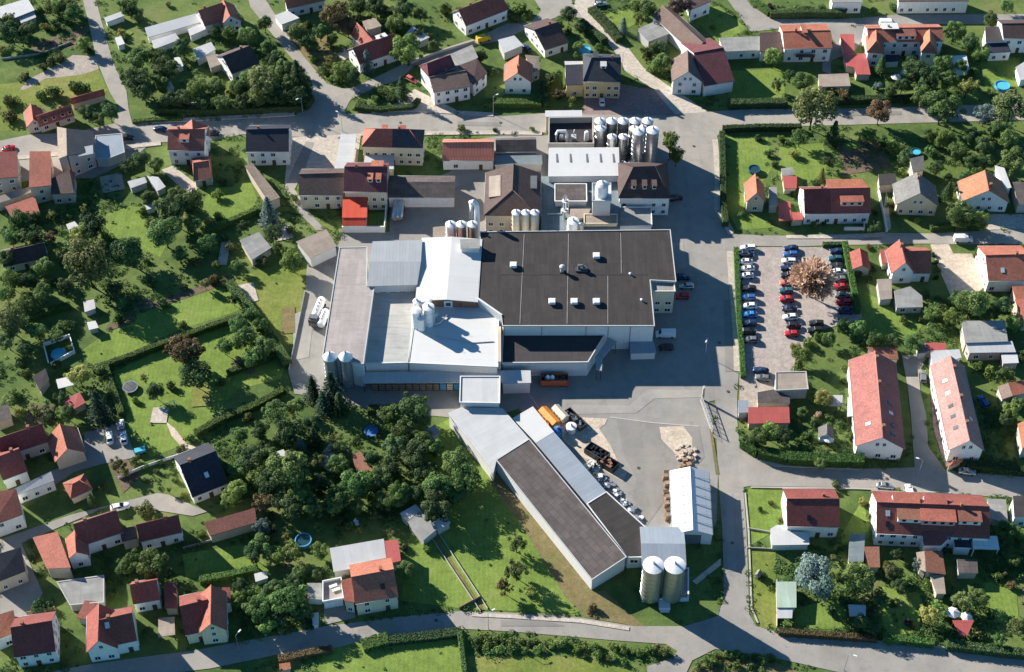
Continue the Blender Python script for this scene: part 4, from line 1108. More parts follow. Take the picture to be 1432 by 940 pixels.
# northern tank farm
silo('left tall steel silo of the pair| behind the mansion with three dormers', 893, 184, 1.72, 14.5, .2, .4, 'steel', 'enamel', group='two tall steel silos'); silo('right tall steel silo of the pair| behind the mansion with three dormers', 913, 182, 1.85, 14.5, .2, .4, 'steel', 'enamel', group='two tall steel silos')
nth = ('first', 'second', 'third', 'fourth', 'fifth')
for i, x in enumerate((839.5, 856, 872, 888.5, 906)): silo(nth[i] + ' white-capped tank from the left in the back row beside the road', x, 169, 1.65, 10, .2, .45, 'steel', 'enamel', 'tank', 'tank', 'back row of white-capped tanks')
for i, (x, y, r, h) in enumerate(((840.5, 179, 1.55, 9.5), (856, 191, 1.35, 9), (872, 191, 1.4, 9), (887, 180, 1.45, 10.5), (899.5, 178, 1.1, 11))): silo(nth[i] + ' tank from the left in the front row behind the bright white roof', x, y, r, h, .2, .4, 'steel', 'enamel', 'tank', 'tank', 'front row of steel tanks')
for i, (x, y) in enumerate(((871, 228), (883.5, 227))): silo(('left', 'right') [i] + ' small round tank between the white roof and the mansion', x, y, .95, 3.5, .2, .3, 'enamel', 'enamel', 'tank', 'tank')
en = BL('roofless dark machinery court with pale walls| beside the road', [(767.5, 172, 4.2), (829, 171, 4.2), (830, 208, 4.2), (767, 208, 4.2)], 'felt_dark', 'wall_concrete', name='machine_court', cat='machine court', par=2.2, pw=.35, parm='wall_concrete')
BL('narrow cream roof strip| along the road behind the machinery court', [(763, 155, 6.5), (813.5, 154.5, 6.5), (813.5, 162.5, 6.3), (763, 163, 6.3)], 'metal_white', 'wall_cream', name='lean_to', cat='lean-to')
p = G(785, 193, 4.2)
def machine(label, px, py, fn, mats='enamel', name='machine'):
    p = G(px, py, 4.2); t = root(name, (p.x, p.y, 4.2)); fn(t); tag(t, label, 'machine'); return t
def f1(t):
    mb = MB(); mb.tube([(-1.6, -.8, 0), (-1.6, -.8, 3), (-1.2, -.2, 3.7), (1.2, -.2, 3.7), (1.6, -.8, 3), (1.6, -.8, 0)], .45, 10); mb.build('duct', 'enamel', t); mb = MB(); mb.lathe([(.6, 0), (.6, 1.8), (.3, 2.3), (0, 2.3)], 12); mb.build('vessel', 'steel', t)
def f2(t):
    mb = MB(); mb.box((0, 0, 0), 1.4, 1.8, 2.2); mb.build('housing', 'grey', t); mb = MB(); mb.box((0, 0, 2.21), 1.5, 1.9, .15); mb.tube([(0, .4, 2.3), (0, .4, 3.2), (.3, 1.5, 3.6)], .22, 8); mb.build('cover', 'metal_light', t)
def f3(t):
    mb = MB(); mb.lathe([(.8, 0), (.8, 2.6), (.5, 3.1), (0, 3.2)], 14); mb.build('vessel', 'enamel', t); mb = MB()
    for k in (-1, 1): mb.box((k * .9, 0, 0), .12, .12, 3)
    mb.build('frame', 'dark_metal', t)
machine('large white arched duct in the dark machinery court', 785, 196, f1); machine('grey cased pump unit in the middle of the dark machinery court', 802, 199, f2); machine('upright white vessel on the right of the dark machinery court', 820, 195, f3)
# diagonal range in the south
BL('square white flat-roofed annexe| under the long canopy at the head of the diagonal range', [(644, 527, 7), (699, 527, 7), (698.5, 564, 7), (643, 563, 7)], 'metal_light', 'panel_white', name='factory_annexe', cat='annexe', par=.25)
BL('pale roof at the head of the diagonal range|', [(627, 578, 5.4), (644, 570.5, 5.4), (702, 571, 5.4), (739.5, 614, 5.4), (694, 642.5, 5.2), (690, 659, 5.0)], 'metal_light', 'panel_white', name='warehouse', cat='warehouse')
BL('long dark brown tiled roof of the diagonal range| with a white side wall', [(694.5, 643.5, 5.2), (740, 614.6, 5.6), (875.5, 779, 5.6), (827.8, 810.5, 4.8)], 'felt_brown', 'panel_white', name='warehouse', cat='warehouse', par=.12, parm='metal_light', pw=.2)
BL('short white metal roof| beside the head of the diagonal range', [(717.5, 585, 4.4), (745, 569, 4.4), (774, 604, 4.4), (750, 618.8, 4.4)], 'metal_white', 'panel_white', name='warehouse', cat='warehouse')
BL('long blue-grey metal roof| beside the dark brown tiled roof', [(750.4, 619.5, 4.4), (774.5, 604.7, 4.4), (847, 687.5, 4.4), (820.5, 704, 4.4)], 'metal_blue_grey', 'panel_white', name='warehouse', cat='warehouse')
BL('black felt roof at the lower end of the diagonal range|', [(821, 704.8, 4.7), (848, 688.2, 4.3), (903, 738, 4.3), (900, 779, 4.5), (877.5, 779.5, 4.9)], 'felt_black', 'panel_white', name='warehouse', cat='warehouse', par=.12)
p = G(888, 781, 4.5); add_window(THINGS[-1][0], (G(887, 780, 4.6).x, G(887, 780, 4.6).y + .16, 2.9), Vector((0, -1, 0)), 1.8, 1.0)
H('blue-grey metal shed| behind the two big olive silos', (896.5, 760), (958.3, 760.5), (898, 790), 5, 5.9, 'metal_blue_grey', 'panel_white', win=0, name='shed', cat='shed', chim=[], door=False, ridge=False)
for i, x in enumerate((914, 944)): silo(('left', 'right')[i] + ' big olive silo with white cone lid| on the white tray', x, 790.5, 2.38, 12.6, .75, .32, 'steel_olive', 'enamel', group='two big olive silos on a white tray')
b = MB(); q = [G(x, y) for x, y in ((899, 800), (961.5, 799), (961.5, 840), (899, 841))]; xy = [(v.x, v.y) for v in reversed(q)]
if area2(xy) < 0: xy.reverse()
b.prism(xy, 0, .72); o = b.build('base_slab', 'wall_concrete'); tr = root('silo_tray', (sum(v[0] for v in xy) / 4, sum(v[1] for v in xy) / 4, 0)); o.parent = tr; o.location = -tr.location; o.name = 'slab'
b = MB(); ou, inn = offset(xy, .25), offset(xy, -.1)
for i in range(4): b.prism([ou[i], ou[(i + 1) % 4], inn[(i + 1) % 4], inn[i]], 0, 1.35)
o = b.build('rim', 'panel_white', tr, -tr.location); FOOT.append(ou)
p = G(929, 848); b = MB(); b.box((p.x, p.y, 0), 2.6, 2.2, .9); b.box((p.x, p.y - 1.4, 0), 2.2, .6, .45); b.build('step', 'panel_white', tr, -tr.location)
tag(tr, 'white concrete tray carrying the two big olive silos', 'silo base')
# white tent hall
tent = H('long white tent hall with ribbed fabric roof| beside the street', (969.6, 741), (964.8, 652.5), (940, 738), 4.4, 6.3, 'fabric_white', 'fabric_white', win=0, name='tent_hall', cat='tent hall', chim=[], ridge=True, over=.1, door=False)
tro = [c for c in tent.children if c.name.startswith('roof')][0]
for k in range(6):
    y0 = 741 + (652.5 - 741) * (k + 1) / 7; x0 = 969.6 + (964.8 - 969.6) * (k + 1) / 7
    r = G(x0, y0, 6.33); mb = MB()
    for sx in (-1, 1): mb.tube([r, r + Vector((sx * 5.35, 0, -1.95))], .05, 5)
    mb.build('rib', 'silver', tro)
b = MB(); p = G(969.6, 741, 6.3); b.prism([(p.x - 2.2, p.y + .16), (p.x + 2.2, p.y + .16), (p.x + 2.2, p.y + .22), (p.x - 2.2, p.y + .22)], .1, 3.9); b.build('door', 'grey', tent, -tent.location)  # dark panel: paints the shade of the tent's front gable as colour

# pipes and cable trays lying on the roofs
for l, pts, z, r in (('thin pale pipe across the low white roof', [(610, 470), (660, 480), (690, 478)], FR, .12), ('pale pipe run on the low blue-grey roofs before the square tower', [(765, 300), (785, 300), (785, 270)], 5, .18)):
    b = MB(); q = [G(x, y, z) + Vector((0, 0, r + .03)) for x, y in pts]; b.tube(q, r, 6); o = b.build('roof_pipe', 'metal_light'); tag(o, l, 'pipe')
# ------------------------------------------------------------------ houses: north-west
DR, RD, OR, BR, SL, NV, MR, GY, TN, RU, UM = ('tile_dark_red', 'tile_red', 'tile_orange', 'tile_brown', 'tile_slate', 'tile_navy', 'tile_maroon', 'tile_grey', 'tile_tan', 'tile_rust', 'tile_umber')
WW, WC, WB, WP, WG, WY = 'wall_white', 'wall_cream', 'wall_beige', 'wall_pink', 'wall_grey', 'wall_yellow'
BL('grey flat shed roof at the top corner|', [(-8, 12, 3), (38, -2, 3), (48, 14, 3), (15, 27, 3), (-8, 27, 3)], 'metal_light', WG)
BL('small white lean-to below the grey flat shed|', [(26, 25, 2.4), (47, 17, 2.4), (50, 24, 2.2), (30, 32, 2.2)], 'metal_light', WG)
BL('long white greenhouse roof| between trees', [(203, 39, 3.4), (278, 18, 3.4), (283, 30, 2.6), (207, 52, 2.6)], 'metal_white', WW, name='greenhouse', cat='greenhouse')
BL('short white greenhouse| in front of the long white one', [(212, 57, 3), (245, 47, 3), (251, 55, 2.5), (217, 68, 2.5)], 'metal_white', WW, name='greenhouse', cat='greenhouse')
BL('small bright white shed roof| below the red L-shaped roof at the top', [(263, 41, 3), (283, 33, 3), (289, 40, 2.7), (266, 50, 2.7)], 'metal_white', WW)
BL('white and grey flat shed| in the gardens north of the main road', [(271, 68, 3), (295, 59, 3), (301, 69, 2.8), (276, 83, 2.8)], 'metal_light', WW)
BL('small tan flat shed| touching the white and grey one', [(289, 79, 3), (304, 76, 3), (310, 89, 2.7), (294, 95, 2.7)], 'felt_tan', WB)
BL('tiny white hut| left of the small tan flat shed', [(244, 81, 2.2), (251, 80, 2.2), (256, 92, 2), (249, 95, 2)], 'metal_white', WW)
BL('tiny white garden box roof| behind the hedge by the main road', [(231, 115, 2), (238, 113, 2), (243, 124, 1.8), (235, 127, 1.8)], 'metal_white', WW)
BL('white flat hut| by the junction of the light lane', [(161, 53, 2.4), (169, 51, 2.4), (174, 61, 2.2), (165, 64, 2.2)], 'metal_white', WW)
BL('long white roof strip| at the top between dark trees', [(146, 25, 2.5), (171, 16, 2.5), (173, 22, 2.2), (149, 31, 2.2)], 'metal_white', WW)
H('dark red roofed house| at the top left behind the white greenhouses', (277, 15), (311, 4), (285, 37), 4, 7.5, RD, WW)
H('red cross wing| of the dark red roofed house at the top', (322, 22), (312, 0), (306, 29), 4, 7, RD, WW, chim=[])
H('house with plain dark brown roof| among the gardens north of the main road', (311, 79), (350, 64), (323, 104), 4.2, 7.6, UM, WW)
H('long red farmhouse| with dormer windows in the meadow corner', (50, 163), (99, 147), (44, 181), 2.8, 5.6, RD, WB, dorm=[(.2, 1, 1.2, .8), (.45, 1, 1.2, .8), (.7, 1, 1.2, .8), (.9, 1, 1.2, .8)])
H('small red cross-gable| at the west end of the long red farmhouse', (47, 167), (43, 145), (33, 155), 2.8, 5.4, RD, WB, chim=[])
H('narrow low red-roofed barn| behind the long red farmhouse', (98, 138), (145, 125), (103, 145), 2.5, 4, RD, WB, win=0, chim=[], name='barn', cat='barn')
rt = BL('grey two-slope house with balcony and roof light panel| south of the light lane', [(93, 180, 9), (130, 184, 6.3), (131, 212, 6.3), (94, 217, 9)], SL, WP, win=3, floors=2, name='house', cat='house')
extra_roof(rt, 'roof', [(80, 178, 7.2), (92.6, 180, 9), (93.6, 217, 9), (82, 222, 7.2)], TN, WP)
b = MB(); q = [G(*v) for v in ((109, 207, 7.75), (130, 203, 6.45), (130.5, 215, 6.45), (109.5, 219, 7.7))]; b.prism([(v.x, v.y) for v in reversed(q)], [v.z - .1 for v in reversed(q)], [v.z + .06 for v in reversed(q)]); b.build('roof_light', 'metal_white', [c for c in rt.children if c.name.startswith('roof')][0])
BL('light grey slab roof| between the grey two-slope house and the road', [(134, 190, 3.8), (170, 187, 3.8), (174, 213, 3.4), (150, 222, 3.4), (134, 222, 3.6)], 'metal_blue_grey', WG, par=.1)
H('tall white house with red roof and flat front dormer| south of the main road', (235, 181), (286.5, 181), (235.4, 210.5), 6, 9.6, RD, WW, dorm=[(.46, 1, 2.6, .62, 'wall_white', RD, 1.2)])
H('red cross gable behind the tall white house| at the road', (270, 182), (268, 167), (250, 182), 6, 9.2, RD, WW, win=0, chim=[])
H('low hip-roofed red annexe| in front of the tall white house', (270, 228), (292, 225), (277, 252), 3, 5.5, RD, WB, hip=(True, True), chim=[])
H('white house with navy roof| beside the pale yard', (344, 181), (404, 180), (344.3, 212.5), 5.8, 9.4, NV, WW, win=2.6)
BL('dark red roof at the left edge| by the main road', [(-15, 213, 7), (23, 212, 5.6), (25, 247, 5.6), (-15, 250, 7)], DR, WG, win=3, name='house', cat='house')
BL('sloping brick-red roof| right of the dark red roof at the left edge', [(42, 212, 7), (70, 212, 5.8), (71, 259, 5.8), (41, 262, 7)], RD, WC, win=3, name='house', cat='house')
BL('brown low roof| joined to the sloping brick-red roof', [(72, 250, 5), (97, 238, 5), (104, 242, 4.2), (103, 270, 4), (72, 271, 4.4)], UM, WB, win=3, name='barn', cat='barn')
BL('long tan roof strip| at the left edge', [(-10, 277, 3.6), (43, 261, 3.6), (45, 268, 3.2), (-8, 286, 3.2)], 'felt_tan', WB)
BL('faded red low roof| in front of the long tan strip', [(8, 289, 3), (48, 275, 3), (55, 297, 2.6), (16, 302, 2.6)], RD, WB)
# centre north: half-timbered and brewery row
H('half-timbered house, roof half red and half slate|', (526, 180), (572, 181), (505.5, 205), 7.4, 11, RD, WC, hip=(True, True), roof2=(.5, SL), win=2.2, dorm=[(.25, -1, 1.4, .6), (.8, -1, 1.4, .6)])
BL('grey flat terrace roof| in front of the half-timbered house', [(512, 215, 4), (551, 215, 4), (550, 236, 4), (507, 236, 4)], 'metal_light', WC, name='annexe', cat='annexe')
BL('low white canopy roof in the pale yard| left of the half-timbered house', [(477, 188, 3), (498, 188, 3), (492, 240, 3), (467, 243, 3)], 'metal_light', 'wall_concrete', open_=True, name='canopy', cat='canopy')
H('long brown-roofed stone house| with two rows of windows', (418, 243.5), (481, 242.5), (417, 273.5), 5.8, 9, UM, WC, win=2.6, chim=[])
H('maroon-roofed house with two pointed dormers| above the bright red roof', (481.5, 233), (542, 233.5), (481, 268), 7.5, 11.5, MR, WC, win=2.4, dorm=[(.61, 1, 1.3, .62, 'wall_white', 'tile_orange', 1.2), (.8, 1, 1.3, .62, 'wall_white', 'tile_orange', 1.2), (.68, -1, 1.5, .5, 'tile_orange', 'tile_orange', 1.3), (.82, -1, 1.5, .5, 'tile_orange', 'tile_orange', 1.3)])
rt = BL('bright red sheet-metal roof| in front of the maroon-roofed house', [(480, 272, 5.2), (513.4, 272, 5.2), (512.3, 304, 4.4), (479, 304, 4.4)], 'metal_bright_red', WW, name='annexe', cat='annexe')
extra_roof(rt, 'roof', [(479, 304.3, 4.35), (512.3, 304.3, 4.35), (512, 315, 3.2), (479, 315, 3.2)], 'metal_bright_red', WW)
strip('courtyard_wall', [(479, 325), (538, 325), (541, 292)], .4, 2.4, 'wall_white', 'low white courtyard wall around the lawn beside the bright red roof', 'wall')
ground('lawn', [(513, 300), (539, 296), (537, 322), (513, 322)], 'lawn')
H('long low brown-roofed store with white front| beside the silver tank trailers', (543, 254.5), (636, 254.5), (547, 276), 4.4, 6.2, 'felt_brown', WW, win=0, chim=[], name='store', cat='store', ridge=False)
H('orange corrugated-roof barn| by the main road', (618.5, 199), (691, 199), (618.5, 224.5), 4, 7, 'metal_orange', WW, win=5, floors=1, chim=[], name='barn', cat='barn')
H('grey-brown low roof| right of the orange corrugated barn', (693, 196), (750, 195), (692.5, 213), 4, 6, 'felt_brown', WG, win=4, chim=[], name='shed', cat='shed', ridge=False)
BL('narrow dark flat roof in shade| below the grey-brown low roof', [(692, 217, 3.4), (757, 216, 3.4), (758, 229, 3.2), (692, 231, 3.2)], 'felt_teal', WG)
BL('small beige flat roof| between the long brown store and the trailers yard', [(606, 318, 3), (628, 316, 3), (634, 332, 2.8), (606, 333, 2.8)], 'felt_tan', WB)
BL('pinkish-brown narrow roof slope| along the lane beside the lawns', [(343, 232, 4.2), (352, 228, 3.6), (391, 276, 3.6), (376, 282, 4.2)], TN, WB, name='barn', cat='barn')
BL('tan single-slope warehouse with pale long wall| above the west meadow', [(415, 338, 4.6), (456, 321, 4.6), (470, 344, 4), (434, 361, 4)], 'felt_tan', 'panel_white', name='warehouse', cat='warehouse')
H('dark brown roof hidden among trees| at the left edge of the gardens', (0, 353), (62, 340), (2, 374), 3, 5.5, UM, WB)
BL('grey-white shed roof| under the walnut trees west of the lane', [(336, 336, 3.2), (362, 325, 3.2), (379, 346, 2.8), (352, 363, 2.8)], 'felt_grey', WB)
BL('narrow white shed roof| north of the vegetable gardens', [(179, 254, 2.8), (202, 248, 2.8), (205, 255, 2.5), (183, 263, 2.5)], 'metal_light', WG)
BL('weathered white hut roof| beside the narrow white shed', [(206, 246, 2.8), (221, 248, 2.8), (231, 261, 2.5), (220, 267, 2.5)], 'metal_light', WG)
BL('tiny white hut in the middle of the west gardens|', [(202, 284, 2.2), (210, 282, 2.2), (216, 290, 2), (205, 293, 2)], 'metal_white', WW)
BL('tiny pale blue-white hut| among bushes at the left', [(93, 314, 2.2), (104, 310, 2.2), (109, 316, 2), (96, 321, 2)], 'metal_white', WW)
BL('small white hut| by the brown vegetable bed', [(117, 422, 2.4), (131, 419, 2.4), (133, 431, 2.2), (119, 436, 2.2)], 'metal_light', WG)
BL('small white-roofed hut| below the hut by the vegetable bed', [(122, 451, 2.2), (133, 449, 2.2), (137, 458, 2), (125, 461, 2)], 'metal_white', WG)
# north centre
H('pale house with red front roof and white dormer| north of the junction', (493, 67), (551, 47), (503, 90), 4, 7.6, RD, WW, dorm=[(.72, -1, 3.2, .4, 'wall_white', 'metal_white', 1.3)])
H('steep dark cross gable| of the pale house north of the junction', (521, 55), (499, 32), (497, 55), 4, 7.4, RD, WW, chim=[])
BL('tan flat garage roof| behind the pale house north of the junction', [(507, 30, 3), (524, 25, 3), (533, 36, 3), (514, 42, 3)], 'felt_tan', WB)
BL('grey-white pitched pavilion roof| among trees at the top centre', [(566, 50, 3), (577, 37, 3.4), (600, 52, 3), (587, 58, 2.8)], 'metal_light', WG)
H('dark red house| with white front at the top centre', (641, 14), (701, -9), (652, 36), 4.4, 8, DR, WW)
BL('white flat garage| at the top left of the northern streets', [(384, 22, 3), (402, 15, 3), (418, 25, 3), (394, 34, 3)], 'metal_light', WW)
H('white gable house cut by the top edge|', (398, -2), (452, -14), (402, 12), 4, 7, RD, WW, chim=[])
H('dark red upper roof| of the white corner inn', (597, 89), (630, 77), (600, 108), 7, 9.6, MR, WW, win=0, hip=(True, 0), chim=[])
H('tan-brown roof of the white corner inn| facing the main road', (600, 108), (652, 99), (611, 129), 5.4, 7.2, BR, WW, win=2.6, floors=2, chim=[(.5, .4)])
BL('brown roof wing| on the right of the white corner inn', [(641, 92, 6.6), (667, 83, 6.6), (681, 102, 5), (662, 118, 5)], BR, WW, win=3, floors=2, name='house', cat='house')
BL('grey flat roof| behind the white corner inn', [(628, 77, 5), (660, 63, 5), (668, 80, 5), (642, 91, 5)], 'felt_grey', WG, name='annexe', cat='annexe')
H('small white gable house with terracotta roof| behind a green hedge', (724, 102), (725.5, 77), (704.5, 114), 5, 8.6, OR, WW, win=3)
BL('pink-roofed side annexe| of the small white gable house', [(735, 77, 4.6), (753, 79, 4.2), (755, 97, 4), (744, 101, 4.4)], TN, WP, win=3, name='annexe', cat='annexe')
H('dark brown roofed bungalow| by the curving northern road', (747, 42), (781, 31), (760, 71), 3.4, 6.6, UM, WW)
BL('light grey flat garage| left of the dark brown bungalow', [(697, 56, 3.4), (719, 50, 3.4), (731, 63, 3.2), (705, 74, 3.2)], 'metal_light', WG)
H('yellow house with steep slate roof| facing the paved square', (827.5, 80.5), (868.5, 81), (815.5, 114), 7, 11, SL, WY, hip=(True, 0), win=2.2, dorm=[(.15, -1, 1.3, .5, 'wall_white'), (.4, 1, 1.6, .45, 'wall_white', 'metal_light', .9)])
BL('dark flat-fronted wing| on the left of the yellow house', [(791, 91, 6.2), (816, 90, 6.2), (816.6, 118, 5), (792, 118.5, 5)], NV, WY, win=3, name='annexe', cat='annexe')
BL('grey lean-to roof| behind the dark wing of the yellow house', [(790, 86, 5), (817, 86, 5), (816, 92, 5), (791, 92, 5)], 'metal_light', WG)
H('brown-roofed white gable house| at the right of the paved square', (963, 100), (961.5, 70), (940, 116.5), 5.4, 9.5, BR, WW, win=3, chim=[])
H('maroon-roofed wing| of the brown-roofed white gable house', (970, 74), (1012, 67), (981, 121), 4.6, 9, MR, WW, win=0, chim=[])
BL('white round-ended canopy| behind the brown-roofed white gable house', [(959, 70, 5), (990, 62, 5), (995, 65, 5), (994, 70, 5), (962, 76, 5)], 'metal_white', WW, name='canopy', cat='canopy', solid=False)
H('long brown-roofed hall with white side wall| sloping down from the top', (926, 8), (984, 59), (912, 22), 4.5, 7, BR, WW, win=0, chim=[], name='hall', cat='hall')
BL('grey flat shed roof| left of the long brown hall', [(891, 41, 3.8), (919, 29, 3.8), (935, 47, 3.6), (907, 58, 3.6)], 'felt_grey', WG)
BL('dark roofed building with white side wall| at the top edge by the plum trees', [(958, -12, 5), (992, -10, 5), (994, 2, 5), (966, 13, 5)], UM, WW, win=3, name='house', cat='house')
BL('long grey-roofed white garage row| south of the top right lane', [(1006, 53, 3.8), (1063, 51, 3.8), (1063, 70, 3.4), (1012, 72, 3.4)], 'felt_grey', WW, win=3.4, name='garage', cat='garage')
BL('dark purple-brown roof| between the garage row and the white house with orange roof', [(1063, 46, 5), (1094, 44.5, 5), (1094, 72, 4), (1063, 72, 4)], UM, WW, win=3, name='house', cat='house')
H('white house with orange-brown roof and a balcony| in the top right row', (1094, 44), (1161, 43), (1095.5, 68.5), 5.6, 7.7, OR, WW, win=3, dorm=[(.45, -1, 1.4, .4)])
b = MB(); p = G(1124, 87); b.box((p.x, p.y - .2, 2.7), 6, 1.6, .2); b.box((p.x, p.y - 1, 2.9), 6, .08, 1); b.build('balcony', 'dark_wood', THINGS[-1][0], -THINGS[-1][0].location)
BL('upright red shed roof| right of the white house with orange-brown roof', [(1175, 48, 3), (1194, 48, 3), (1194.5, 73, 2.6), (1181, 75, 2.6)], 'metal_red', WB)
BL('L-shaped bright red shed roof| in the top right yard', [(1180, 76, 3), (1211, 75, 3), (1217, 104, 2.6), (1198, 104, 2.6), (1195, 94, 2.7), (1184, 92, 2.7)], 'metal_red', WB)
BL('beige flat garage roof| below the L-shaped red shed', [(1145, 104.5, 2.8), (1186, 103, 2.8), (1189, 120, 2.6), (1146, 121, 2.6)], 'felt_tan', WB)
H('large red-brown roofed house with two orange hipped wings|', (1212.5, 40), (1318, 38.5), (1212, 59), 6, 8.0, RD, WW, win=3, dorm=[(.5, 1, 6, .85, 'wall_white', 'tile_rust', 1.3), (.3, -1, 5, .4, 'wall_white', 'metal_white', 1.2)])
H('left orange hipped wing| of the large red-brown roofed house', (1226, 57), (1225, 42), (1212.5, 73), 5.8, 8.4, OR, WW, hip=(True, 0), win=3, chim=[])
H('right orange hipped wing| of the large red-brown roofed house', (1301, 57), (1300, 41), (1288, 73), 5.8, 8.4, OR, WW, hip=(True, 0), win=3, chim=[])
BL('tiny navy-roofed porch| in front of the left orange wing', [(1239, 77, 3), (1257, 77, 3), (1257, 85, 2.6), (1239, 86, 2.6)], NV, WW)
BL('blue-white glass greenhouse| in the garden of the orange winged house', [(1328, 79, 2.8), (1351, 77, 2.8), (1355, 97, 2.4), (1337, 99, 2.4)], 'greenhouse_glass', 'greenhouse_glass', name='greenhouse', cat='greenhouse')
BL('dark flat roof| at the top right beside the brown house', [(1378, 38, 5.4), (1401, 37, 5.4), (1403, 57, 5), (1379, 58, 5)], 'felt_dark', WW, win=3, name='annexe', cat='annexe')
BL('navy lean-to roof| below the dark flat roof at the top right', [(1382, 59, 4.2), (1407, 58, 4.2), (1414, 72, 3.6), (1384, 73.5, 3.6)], NV, WW, win=3, name='annexe', cat='annexe')
H('white house with brown roof| at the right edge near the top', (1401, 33), (1450, 33), (1404, 54), 6, 8.2, UM, WW, win=3)
BL('white building cut by the top edge| beside the hedge lane', [(1162, -10, 4.6), (1205, -10, 4.6), (1206, 3, 4.6), (1164, 3, 4.6)], 'felt_grey', WW, win=3, name='house', cat='house')
BL('long white house cut by the top edge| at the top right', [(1257, -12, 5), (1356, -12, 5), (1355, 1, 5), (1257, 2, 5)], UM, WW, win=2.6, name='house', cat='house')
BL('small pale shed at the right edge| beside the blue pool', [(1421, 94, 3), (1440, 82, 3), (1445, 108, 2.8), (1427, 112, 2.8)], 'metal_light', WW)
# ------------------------------------------------------------------ east
H('beige gable house with orange-brown roof| beside the round dark pool', (1059, 269), (1056, 243), (1043, 277), 4.2, 8, OR, WB, win=3)
BL('grey lean-to| on the right of the beige gable house', [(1076, 262, 3.4), (1086, 262, 3.4), (1087, 287, 3), (1076, 288, 3)], 'felt_grey', WG)
BL('small red shed roof| in the garden behind the red double house', [(1095, 246, 2.8), (1114, 247, 2.8), (1113.5, 263, 2.5), (1097, 263, 2.5)], 'metal_red', WB)
BL('dark grey hut| behind the small red shed', [(1093, 236, 2.4), (1108, 234, 2.4), (1110, 244, 2.2), (1094, 246, 2.2)], 'felt_grey', WG)
H('red double house in two shades of red with a wide dormer|', (1124, 264.5), (1217, 263), (1126, 299), 4.6, 9, DR, WW, roof2=(.4, RD), win=2.6, dorm=[(.71, 1, 6.4, .72, 'wall_pink', RD, 1.7)])
BL('bright orange rear roof| behind the red double house', [(1156, 251, 5), (1205, 251, 5), (1214, 262, 5), (1156, 263, 5)], OR, WP, name='annexe', cat='annexe', solid=False)
BL('red carport roof| left of the red double house', [(1088.7, 283, 3), (1104.7, 282, 3), (1106.6, 307, 2.7), (1090, 308.7, 2.7)], 'metal_red', 'dark_wood', open_=True, name='carport', cat='carport')
BL('small red porch roof| between the carport and the red double house', [(1107, 297, 2.8), (1122, 298, 2.8), (1122.6, 307, 2.5), (1107.4, 308, 2.5)], 'metal_red', WB)
strip('garden_wall', [(1180, 322), (1208, 322), (1208, 310)], .35, 1.2, 'wall_white', 'white front garden wall before the red double house', 'wall')
strip('garden_wall', [(1228, 268), (1240, 325)], .3, 1.3, 'wall_white', 'long white wall running back beside the red double house', 'wall')
H('grey gable house with cream front and steep grey roof| beside the double house', (1287.5, 270), (1282.5, 241), (1253, 283), 4.2, 9, GY, WC, win=2.8)
BL('small grey roof| behind the grey gable house', [(1273, 222, 5), (1291, 218, 5), (1292, 238, 4.6), (1277, 240, 4.6)], GY, WC, name='annexe', cat='annexe')
BL('dark flat sheds| left behind the grey gable house', [(1229, 244, 3.4), (1252, 243, 3.4), (1254, 258, 3.2), (1230, 259, 3.2)], 'felt_dark', WB)
H('white gable house with bright terracotta roof| at the right edge', (1383.5, 266), (1377, 238), (1345.5, 281), 4, 8.6, OR, WW, win=3.2)
BL('curved white canopy| behind the white house with terracotta roof', [(1392, 232, 5), (1404, 235, 5), (1414, 262, 4.4), (1406, 264, 4.4)], 'metal_white', WW, name='canopy', cat='canopy', solid=False)
BL('brown-grey flat annexe| at the right edge beside the terracotta house', [(1417, 255, 4), (1440, 253, 4), (1445, 285, 3.6), (1424, 286, 3.6)], 'felt_brown', WB)
H('red gable house with salmon side roof| opposite the parking lot', (1267, 367), (1257.5, 335), (1246.5, 380), 4.4, 8.6, RD, WW, win=3)
H('red side wing| of the red gable house opposite the parking lot', (1264, 351), (1302, 351), (1268, 382), 3.8, 7.4, RD, WW, win=3, chim=[])
BL('small red lean-to| left of the red gable house', [(1231, 349, 3.2), (1241, 348, 3.2), (1243, 367, 2.8), (1234, 368, 2.8)], RD, WB)
BL('upright tan shed| below the red gable house', [(1227, 391, 3), (1246, 390, 3), (1247, 417, 2.7), (1231, 419, 2.7)], 'felt_tan', WG)
BL('grey angular shed roof| beside the upright tan shed', [(1251, 407, 3), (1273, 401, 3.2), (1289, 414, 3), (1290, 429, 2.7), (1254, 430, 2.7)], 'felt_grey', WG, win=3)
H('small red saddle-roof garage| beside the parking lot hedge', (1206.5, 371), (1202, 347), (1192, 374), 2.6, 4.2, RD, WB, win=0, chim=[], name='garage', cat='garage')
H('red-roofed white house by the dirt building site|', (1378, 357), (1440, 356), (1381.5, 393), 4.8, 8, RD, WW, win=2.8, sky=[(.35, .6, 1)])
BL('orange low annexe| at the right edge below the house by the dirt site', [(1416, 401, 4.2), (1440, 400, 4.2), (1440, 418, 3.4), (1421, 418, 3.4)], OR, WP, name='annexe', cat='annexe')
BL('red sloping roof at the right edge|', [(1420, 419, 4.6), (1445, 419, 5.4), (1448, 447, 4.6), (1432, 449, 4)], RD, WB, name='annexe', cat='annexe')
